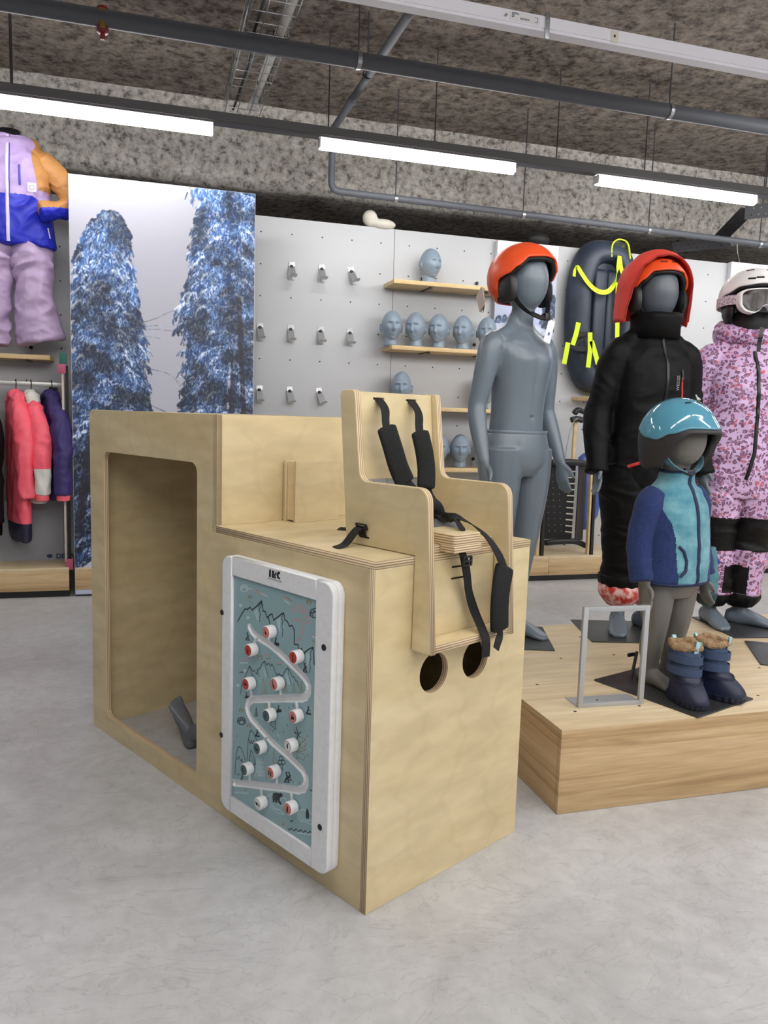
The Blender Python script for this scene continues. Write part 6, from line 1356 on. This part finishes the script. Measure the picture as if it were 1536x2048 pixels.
link('tow_strap', strap_mesh([sp3(*q, 5.02) for q in ((1148,553),(1150,540),(1155,534),(1164,548),(1178,568),(1195,582),(1213,584),(1226,572),(1234,545),(1238,520),(1239,512))], [Vector((.6, .3, .5))]*3+[Vector((.3, .2, 1))]*6+[Vector((1, .2, .3))]*2, .034, .003), LIME, isl)
link('tow_strap', strap_mesh([sp3(*q, 5.03) for q in ((1239,514),(1243,540),(1252,562),(1262,585))], (1, 0, 0), .030, .003), LIME, isl)
link('centre_strap', strap_mesh([sp3(*q, 5.03) for q in ((1236,565),(1235,620),(1234,700))], (1, 0, 0), .034, .003), LIME, isl)
for q in (((1157,645),(1152,668),(1145,690)), ((1136,685),(1132,708),(1128,728)), ((1180,665),(1180,700),(1176,735)), ((1183,682),(1190,705),(1196,728))): link('side_strap', strap_mesh([sp3(a, b, 4.98) for a, b in q], (1, 0, 0), .036, .003), LIME, isl)
link('harness', strap_mesh([sp3(*q, 4.99) for q in ((1140,685),(1150,672),(1165,668),(1180,670))], (0, 0, 1), .034, .008), BLKP, isl); link('harness', strap_mesh([sp3(*q, 4.99) for q in ((1138,690),(1155,697),(1170,698),(1182,697))], (0, 0, 1), .034, .008), BLKP, isl); link('harness', strap_mesh([sp3(*q, 4.985) for q in ((1140,686),(1150,690),(1160,682),(1176,674))], (0, 0, 1), .016, .006), BLKP, isl)
# ================================================================ wooden sledge standing on the plinth
sg = empty('wooden_sledge', (0, 0, 0), 'upright wooden sledge with black slatted seat standing on the oak plinth', 'sledge')
RW = woodmat('ash_wood', S(206, 180, 134), S(216, 190, 146), S(226, 202, 160), sx=3, sy=30, rough=.45)
YS = 4.88
def sbar(name, a, b, wd, dp, m, Y=YS, bev=.002):
    p, q = hy(*a, Y), hy(*b, Y); L = (q-p).length; d = (q-p).normalized(); s = Vector((0, 1, 0)); x = d.cross(s).normalized()
    bm = bmesh.new(); add_box(bm, -wd/2, wd/2, -dp/2, dp/2, 0, L); bmesh.ops.bevel(bm, geom=bm.edges[:], offset=bev, segments=1, affect='EDGES')
    return link(name, bm_mesh(bm), m, sg, Matrix(((x.x, s.x, d.x, p.x), (x.y, s.y, d.y, p.y), (x.z, s.z, d.z, p.z), (0, 0, 0, 1))))
sbar('runner', (1073, 1111), (1083, 940), .022, .03, RW, 4.85); sbar('runner_strip', (1082, 1111), (1092, 935), .024, .034, BLKS, 4.845); sbar('runner', (1174, 1109), (1183, 925), .016, .03, RW, 4.85); sbar('runner_strip', (1181, 1109), (1190, 925), .022, .034, BLKS, 4.845)
sbar('centre_post', (1146, 925), (1151, 842), .026, .02, RW, 4.95); sbar('bracing', (1128, 1090), (1134, 935), .01, .02, DARKSTEEL, 4.99)
a = hy(1093, 935, 4.95); b = hy(1172, 1080, 4.95)
def sq(px0, py0, px1, py1): p, q = hy(px0, py0, 4.93), hy(px1, py1, 4.93); return p, q
p, q = sq(1090, 1078, 1152, 928); box('net_panel', p.x, q.x, 4.93, 4.945, p.z, q.z, mat('black_net', S(16, 16, 17), .7), sg)
p, q = sq(1150, 1080, 1174, 928); box('seat_board', p.x, q.x, 4.925, 4.94, p.z, q.z, mat('taupe_board', S(74, 68, 66), .5), sg)
bm = bmesh.new()
for r_ in range(10):
    for c2 in range(3): 
        w0 = hy(1093+12*c2+.6*(9-r_), 1062-12.3*r_, 4.929); add_tube(bm, [(w0.x, 4.9285, w0.z), (w0.x, 4.93, w0.z)], .004, 6)
link('eyelets', bm_mesh(bm), mat('eyelet_grey', S(112, 112, 112), .5), sg)['kind'] = 'stuff'
for r_ in range(11): sbar('tab', (1130+.65*r_, 1063-12*r_), (1145+.6*r_, 1065-12.2*r_), .009, .004, mat('pale_tab', S(196, 190, 176), .6), 4.925, .0005)
link('top_bar', pad_mesh([hy(1100, 925, 4.88), hy(1125, 924, 4.87), hy(1150, 925, 4.87), hy(1176, 928, 4.88)], (0, 0, 1), .045, .05), BLKS, sg); link('bottom_bar', pad_mesh([hy(1088, 1086, 4.9), hy(1120, 1083, 4.88), (hy(1150, 1083, 4.88)), hy(1172, 1092, 4.9)], (0, 0, 1), .04, .04), BLKS, sg)
bm = bmesh.new(); add_tube(bm, [hy(*q, 4.93) for q in ((1163,823),(1172,828),(1179,837),(1184,850),(1186,870))], .013, 10); link('bent_handle', bm_mesh(bm, smooth=True), RW, sg)
link('handle_clamp', pad_mesh([hy(1148, 828, 4.91), hy(1156, 820, 4.91), hy(1168, 824, 4.91)], (0, 1, .4), .04, .034), BLKS, sg); link('handle_clamp', pad_mesh([hy(1142, 840, 4.92), hy(1154, 838, 4.92), hy(1166, 841, 4.92)], (0, .2, 1), .04, .04), BLKS, sg)
tube('cord', [hy(*q, 4.88) for q in ((1156,836),(1148,842),(1140,862),(1134,890),(1130,918))], .003, mat('grey_cord', S(150, 148, 144), .7), sg, 6)
bs = empty('blue_sled', (0, 0, 0), 'blue plastic sled standing behind the black ski suit', 'sled')
bm = bmesh.new(); P0 = [hy(*q, 5.02) for q in ((1168,1058),(1170,990),(1167,915))]; ring_loft(bm, [(P0[0], (.025, 0, 0), (0, .03, 0), 3), (P0[0]+Vector((.03, 0, .1)), (.07, 0, 0), (0, .035, 0), 3), (P0[1]+Vector((.04, 0, 0)), (.09, 0, 0), (0, .04, 0), 3), (P0[2]+Vector((.05, 0, 0)), (.085, 0, 0), (0, .04, 0), 3), (P0[2]+Vector((.05, 0, .03)), (.05, 0, 0), (0, .03, 0), 3)], 24)
link('hull', bm_mesh(bm, smooth=True), mat('blue_plastic', S(66, 92, 160), .35), bs)
# black and red box on the plinth at the right edge
rb = empty('shoe_box', (4.44, 4.86, .173), 'black and red box on the oak plinth at the right picture edge', 'box')
box('box_body', 0, .34, 0, .2, 0, .12, mat('black_card', S(30, 30, 34), .5), rb, .002); box('box_lid', -.003, .343, -.003, .203, .12, .2, mat('red_card', S(170, 40, 36), .5), rb, .002); box('print_strip', .01, .30, -.0012, 0, .045, .052, mat('pale_print', S(190, 190, 190), .5), rb)
# things lying on top of the wall panels
ct = hy(735, 442, 5.3)
pw = empty('foam_form', (ct.x, 5.237, 2.3463), 'cream rounded foam form lying on top of the grey panels', 'foam form')
bm = bmesh.new(); ball(bm, (0, 0, .055), (.05, .05, .055)); ball(bm, (.09, .0, .025), (.09, .05, .035)); link('foam_body', fuse(bm, .006, 6), mat('cream_foam', S(206, 202, 190), .9), pw)
c2 = hy(1055, 478, 5.4); bb = empty('black_beanie', (c2.x, 5.237, 2.3463), 'small black rounded object on top of the panels above the orange helmet', 'hat')
bm = bmesh.new(); ball(bm, (0, 0, .03), (.09, .06, .05)); link('hat_body', fuse(bm, .008, 3), BLKP, bb)
# ================================================================ hanging clothes at the left
LAV = noisy('lavender_nylon', S(164, 140, 190), S(176, 154, 202), (14,)*3, rough=.55, bump=.15, bd=.003); BLU = noisy('royal_blue_nylon', S(14, 28, 168), S(20, 36, 186), (14,)*3, rough=.5, bump=.15, bd=.003); BRN = noisy('ochre_brown_nylon', S(172, 120, 66), S(184, 132, 76), (14,)*3, rough=.6, bump=.15, bd=.003)
LAVT = noisy('pale_mauve_nylon', S(172, 150, 184), S(184, 163, 196), (14,)*3, rough=.5, bump=.15, bd=.003)
MJ = Matrix.Translation((-.735, 4.98, 0))
jk = empty('ski_jacket', MJ, 'lavender and royal blue ski jacket with brown sleeves hanging at the upper left', 'ski jacket')
bm = bmesh.new(); torso(bm, [(1.985, .225, .11, 0, 0), (2.03, .228, .115, 0, 0), (2.15, .215, .115, 0, 0), (2.28, .205, .110, 0, 0), (2.38, .200, .105, 0, 0), (2.46, .170, .09, 0, 0), (2.505, .12, .075, 0, 0), (2.53, .098, .07, 0, 0), (2.565, .095, .07, 0, 0)], 2.5)
me = fuse(bm, .005, 6); displace(me, crumple(.014, 7, 9, 81, .5)); 
def jsplit(c, n_):
    if c.z < 2.245-.05*(c.x > .12)*(c.x-.12)/.1: return 1
    if abs(c.x) > .118+.55*max(0, 2.47-c.z)*.35+(.02 if c.z > 2.5 else 0) and c.z > 2.28: return 2
    return 0
split_mats(me, [LAV, BLU, BRN], jsplit); link('jacket_body', me, None, jk); TJ = bvh(me)
for s in (1, -1):
    bm = bmesh.new(); limb(bm, [(s*.09, .02, 2.50, .045), (s*.16, .012, 2.455, .060), (s*.235, .012, 2.385, .066), (s*.30, .0, 2.30, .058), (s*.325, -.045, 2.225, .056), (s*.26, -.115, 2.18, .052), (s*.17, -.15, 2.155, .048)], 5, 24); me = fuse(bm, .005, 6); displace(me, crumple(.012, 10, 12, 83+s, .5))
    split_mats(me, [BRN, BLU], lambda c, n_, s=s: 1 if (c.z < 2.165+.16*(c.x*s-.17) and c.x*s > .16) or (c.x*s > .31 and c.z < 2.24) else 0); link('sleeve', me, None, jk)
ribbon_on('front_zip', TJ, [(.0, 2.56), (.0, 2.3), (.0, 1.99)], .018, .004, mat('pale_zip', S(206, 198, 226), .5), jk, .001, dense=20); ribbon_on('zip_tape', TJ, [(.012, 2.56), (.012, 2.3), (.012, 2.22)], .006, .004, mat('blue_zip_tape', S(70, 64, 170), .5), jk, .0015, dense=20)
ribbon_on('chest_zip', TJ, [(.062, 2.40), (.062, 2.295)], .012, .004, MATS['blue_zip_tape'], jk, .001); ribbon_on('pocket_zip', TJ, [(.195, 2.085), (.205, 2.03)], .008, .003, MATS['pale_zip'], jk, .002)
h_ = TJ.ray_cast(Vector((.122, -1, 2.29)), Vector((0, 1, 0))); bdg = box('badge', .100, .146, h_[0].y-.010, h_[0].y-.006, 2.262, 2.312, mat('pale_badge', S(206, 196, 216), .6), jk, .001)
tube('badge_print', [(.123+.012*math.cos(a), h_[0].y-.0102, 2.287+.012*math.sin(a)) for a in [2*PI*k/16 for k in range(17)]], .0012, mat('badge_grey', S(140, 132, 150), .6), jk, 6)
bm = bmesh.new(); R = []
for k in range(20):
    a = 2*PI*k/20; bk = .5+.5*math.cos(a); x, y = (.105+.02*bk)*math.sin(a), .02+(.075+.03*bk)*math.cos(a); rad_ = Vector((math.sin(a), math.cos(a), 0)); r = .030+.022*bk
    R.append([bm.verts.new(Vector((x, y, 2.525+.01*bk))+rad_*math.cos(b)*r+Vector((0, 0, 1.2))*math.sin(b)*r) for b in [2*PI*i/12 for i in range(12)]])
for k in range(20):
    for i in range(12): bm.faces.new((R[k][i], R[k][(i+1) % 12], R[(k+1) % 20][(i+1) % 12], R[(k+1) % 20][i]))
me = fuse(bm, .008, 4); displace(me, crumple(.006, 10, 12, 90)); split_mats(me, [LAV, BRN], lambda c, n_: 1 if abs(c.x) > .108 and c.z < 2.57 and c.y > -.03 or c.y > .05 else 0); link('hood', me, None, jk)
hg = empty('hanger', MJ, 'black hanger top holding the lavender ski jacket', 'hanger')
bm = bmesh.new(); ring_loft(bm, [((0, 0, 2.545), (.062, 0, 0), (0, .045, 0)), ((0, 0, 2.60), (.058, 0, 0), (0, .04, 0)), ((0, 0, 2.608), (.05, 0, 0), (0, .034, 0))], 24); link('neck_block', bm_mesh(bm, smooth=True, angle=.8), BLACK, hg); tube('hook', [(0, 0, 2.6), (0, .0, 2.63), (.008, .05, 2.65), (0, .16, 2.64)], .004, STEEL, hg, 8)
tr_ = empty('ski_trousers', MJ, 'pale lavender ski trousers hanging below the lavender jacket', 'ski trousers')
for s, sd in ((-1, 91), (1, 95)):
    bm = bmesh.new(); limb(bm, [(s*.095, 0, 2.03, .095, .09), (s*.105, 0, 1.90, .108, .10), (s*.115, 0, 1.75, .104, .10), (s*.125, 0, 1.62, .112, .10), (s*.14, 0, 1.50, .124, .105), (s*.146, 0, 1.455+.01*s, .126, .105)], 6, 28); me = fuse(bm, .008, 2); displace(me, crumple(.020, 6, 10, sd, .5)); link('trouser_leg', me, LAVT, tr_)
bm = bmesh.new(); ring_loft(bm, [((0, 0, 1.985), (.195, 0, 0), (0, .095, 0), 2.6), ((0, 0, 2.06), (.175, 0, 0), (0, .085, 0), 2.6)], 32); link('waist', bm_mesh(bm, smooth=True), LAVT, tr_)
# rail and side-hung jackets
rl = empty('clothes_rail', (0, 0, 0), 'flat metal clothes rail with jackets hanging at the left edge', 'clothes rail')
box('rail_bar', -1.4, -.47, 4.985, 5.0, 1.208, 1.236, mat('satin_rail', S(160, 158, 156), .35, .7), rl, .002); box('rail_bracket', -.56, -.535, 5.0, YW-.001, 1.19, 1.236, BLACK, rl, .002)
COR = noisy('neon_coral_fabric', S(250, 92, 112), S(255, 108, 126), (14,)*3, rough=.6, bump=.15, bd=.003); CRW = noisy('off_white_nylon', S(206, 204, 196), S(218, 216, 210), (14,)*3, rough=.6, bump=.15, bd=.003); NVJ = noisy('dark_violet_nylon', S(50, 38, 96), S(58, 46, 108), (14,)*3, rough=.6, bump=.15, bd=.003); NVD = mat('dark_navy_cuff', S(36, 36, 60), .6)
def hung(x, label, cat, ztop, zbot, body, sleeve_m, split=None, ssplit=None, cuff=None, leg=None, seed=0, th=.05, sl_bot=None, yaw=.35, wd=.19):
    M = Matrix.Translation((x, 4.99, 0)) @ Matrix.Rotation(yaw, 4, 'Z'); j = empty('hanging_jacket' if cat == 'ski jacket' else 'hanging_ski_suit', M, label, cat)
    bm = bmesh.new(); H_ = ztop-zbot
    ring_loft(bm, [((0, 0, z), (t_, 0, 0), (0, w_, 0), 2.4) for z, t_, w_ in crom([(zbot, th, wd), (zbot+H_*.3, th*1.05, wd*.96), (ztop-.22, th, wd*.92), (ztop-.11, th*.95, wd*.85), (ztop-.05, th*.85, wd*.5), (ztop, th*.7, .06)], 3)], 30)
    me = fuse(bm, .008, 4); displace(me, crumple(.010, 10, 7, seed)); split_mats(me, body if isinstance(body, list) else [body], split or (lambda c, n_: 0)); link('body', me, None, j)
    sb = sl_bot or zbot+.08
    bm = bmesh.new(); limb(bm, [(.0, -.03, ztop-.02, .032), (.0, -wd*.45, ztop-.055, .042), (.0, -wd*.82, ztop-.12, .050), (.002, -wd*1.0, ztop-.21, .055), (.004, -wd*1.08, ztop-.32, .052), (.0, -wd*1.12, (ztop+sb)/2-.06, .048), (0, -wd*1.12, sb, .046)], 5, 22)
    me = fuse(bm, .008, 3); displace(me, crumple(.009, 12, 9, seed+3)); split_mats(me, sleeve_m if isinstance(sleeve_m, list) else [sleeve_m], ssplit or (lambda c, n_: 0)); link('sleeve', me, None, j)
    if cuff: cyl('cuff', (0, -wd*1.12, sb-.035), (0, -wd*1.12, sb+.01), .036, cuff, j, 20, .006)
    # hood bundle
    bm = bmesh.new(); limb(bm, [(.0, -.075, ztop-.075, .022, .030), (.0, -.07, ztop-.03, th*.62, .032), (0, -.03, ztop+.012, th*.8, .03), (0, .04, ztop+.018, th*.85, .03), (0, .10, ztop-.02, th*.8, .04), (0, .13, ztop-.09, th*.6, .03)], 4, 18); me = fuse(bm, .006, 2); displace(me, crumple(.010, 18, 18, seed+6)); link('hood', me, body[0] if isinstance(body, list) else body, j)
    h = empty('hanger', M, 'black hanger hook above the '+label.split(' hanging')[0].split(' with')[0], 'hanger', 'black hangers on the clothes rail')
    tube('hook', [(0, -.0, ztop+.02), (0, -.0, 1.19), (.0, -.012, 1.225), (0, .0, 1.245), (0, .016, 1.235)], .003, BLACK, h, 8); tube('shoulder_bar', [(0, -wd*.7, ztop-.07), (0, -.05, ztop+.0), (0, 0, ztop+.02), (0, .05, ztop+.0), (0, wd*.7, ztop-.07)], .006, BLACK, h, 8)
    return j
hung(-.90, 'black ski jacket hanging at the very left edge', 'ski jacket', 1.12, .36, CLB, CLB, seed=100, th=.055)
hung(-.735, 'neon coral ski suit with dark navy ankles hanging on the rail', 'ski suit', 1.14, .32, [COR, NVD], COR, lambda c, n_: 1 if c.z < .43 else 0, seed=110, th=.045, sl_bot=.58)
hung(-.655, 'coral and off-white ski jacket hanging on the rail', 'ski jacket', 1.14, .54, [CRW, CRW], [COR, CRW], None, lambda c, n_: 1 if c.z < .745 else 0, COR, seed=120, th=.05, sl_bot=.60)
hung(-.545, 'dark violet ski jacket with coral lining nearest the mural', 'ski jacket', 1.145, .56, [NVJ, COR], NVJ, lambda c, n_: 1 if c.z > .95 and c.x > .01 else 0, None, COR, seed=130, th=.05, sl_bot=.60)
# coral trouser legs of the suit
# cardboard panel with lettering behind the clothes
cb = empty('cardboard_display', (-1.2, 5.06, .1735), 'pale cardboard display with blue lettering standing behind the jackets', 'cardboard display')
box('card_panel', 0, .70, 0, .01, 0, .36, mat('pale_card', S(150, 152, 158), .7), cb)
tm = text_mesh('DECATHLON', .040, 0, .0012); lx = hy(112, 1110, 5.058); link('lettering', tm, mat('navy_print', S(40, 48, 90), .6), cb, Matrix(((1, 0, 0, lx.x+1.2), (0, 0, -1, -.001), (0, 1, 0, lx.z-.1735-.02), (0, 0, 0, 1))))
bm = bmesh.new(); bm.faces.new([bm.verts.new((lx.x+1.2-.035+.018*math.cos(a)*(1 if math.sin(a) > 0 else .8), -.001, lx.z-.1735-.006+.012*math.sin(a))) for a in [2*PI*k/14 for k in range(14)][::-1]]); link('round_logo', bm_mesh(bm), MATS['navy_print'], cb)
# slim price-board strip beside the mural
st = empty('slim_banner', (-.455, 4.84, 0), 'slim cream strip with pink and green ends between the jackets and mural', 'banner')
box('strip', -.020, -.008, 0, .02, .20, 1.37, mat('cream_strip', S(196, 188, 176), .6), st, .001); box('strip', -.004, .012, .03, .05, .2, 1.33, BLACK, st)
box('green_end', -.028, .010, -.012, 0, 1.335, 1.40, mat('green_card', S(40, 96, 84), .6), st, .001, Matrix.Rotation(.0, 4, 'Y')); box('pink_end', -.040, .004, -.014, -.002, 1.285, 1.336, mat('pink_card', S(178, 84, 112), .6), st, .001); box('pink_end', -.012, .026, -.012, 0, .155, .22, MATS['pink_card'], st, .001)
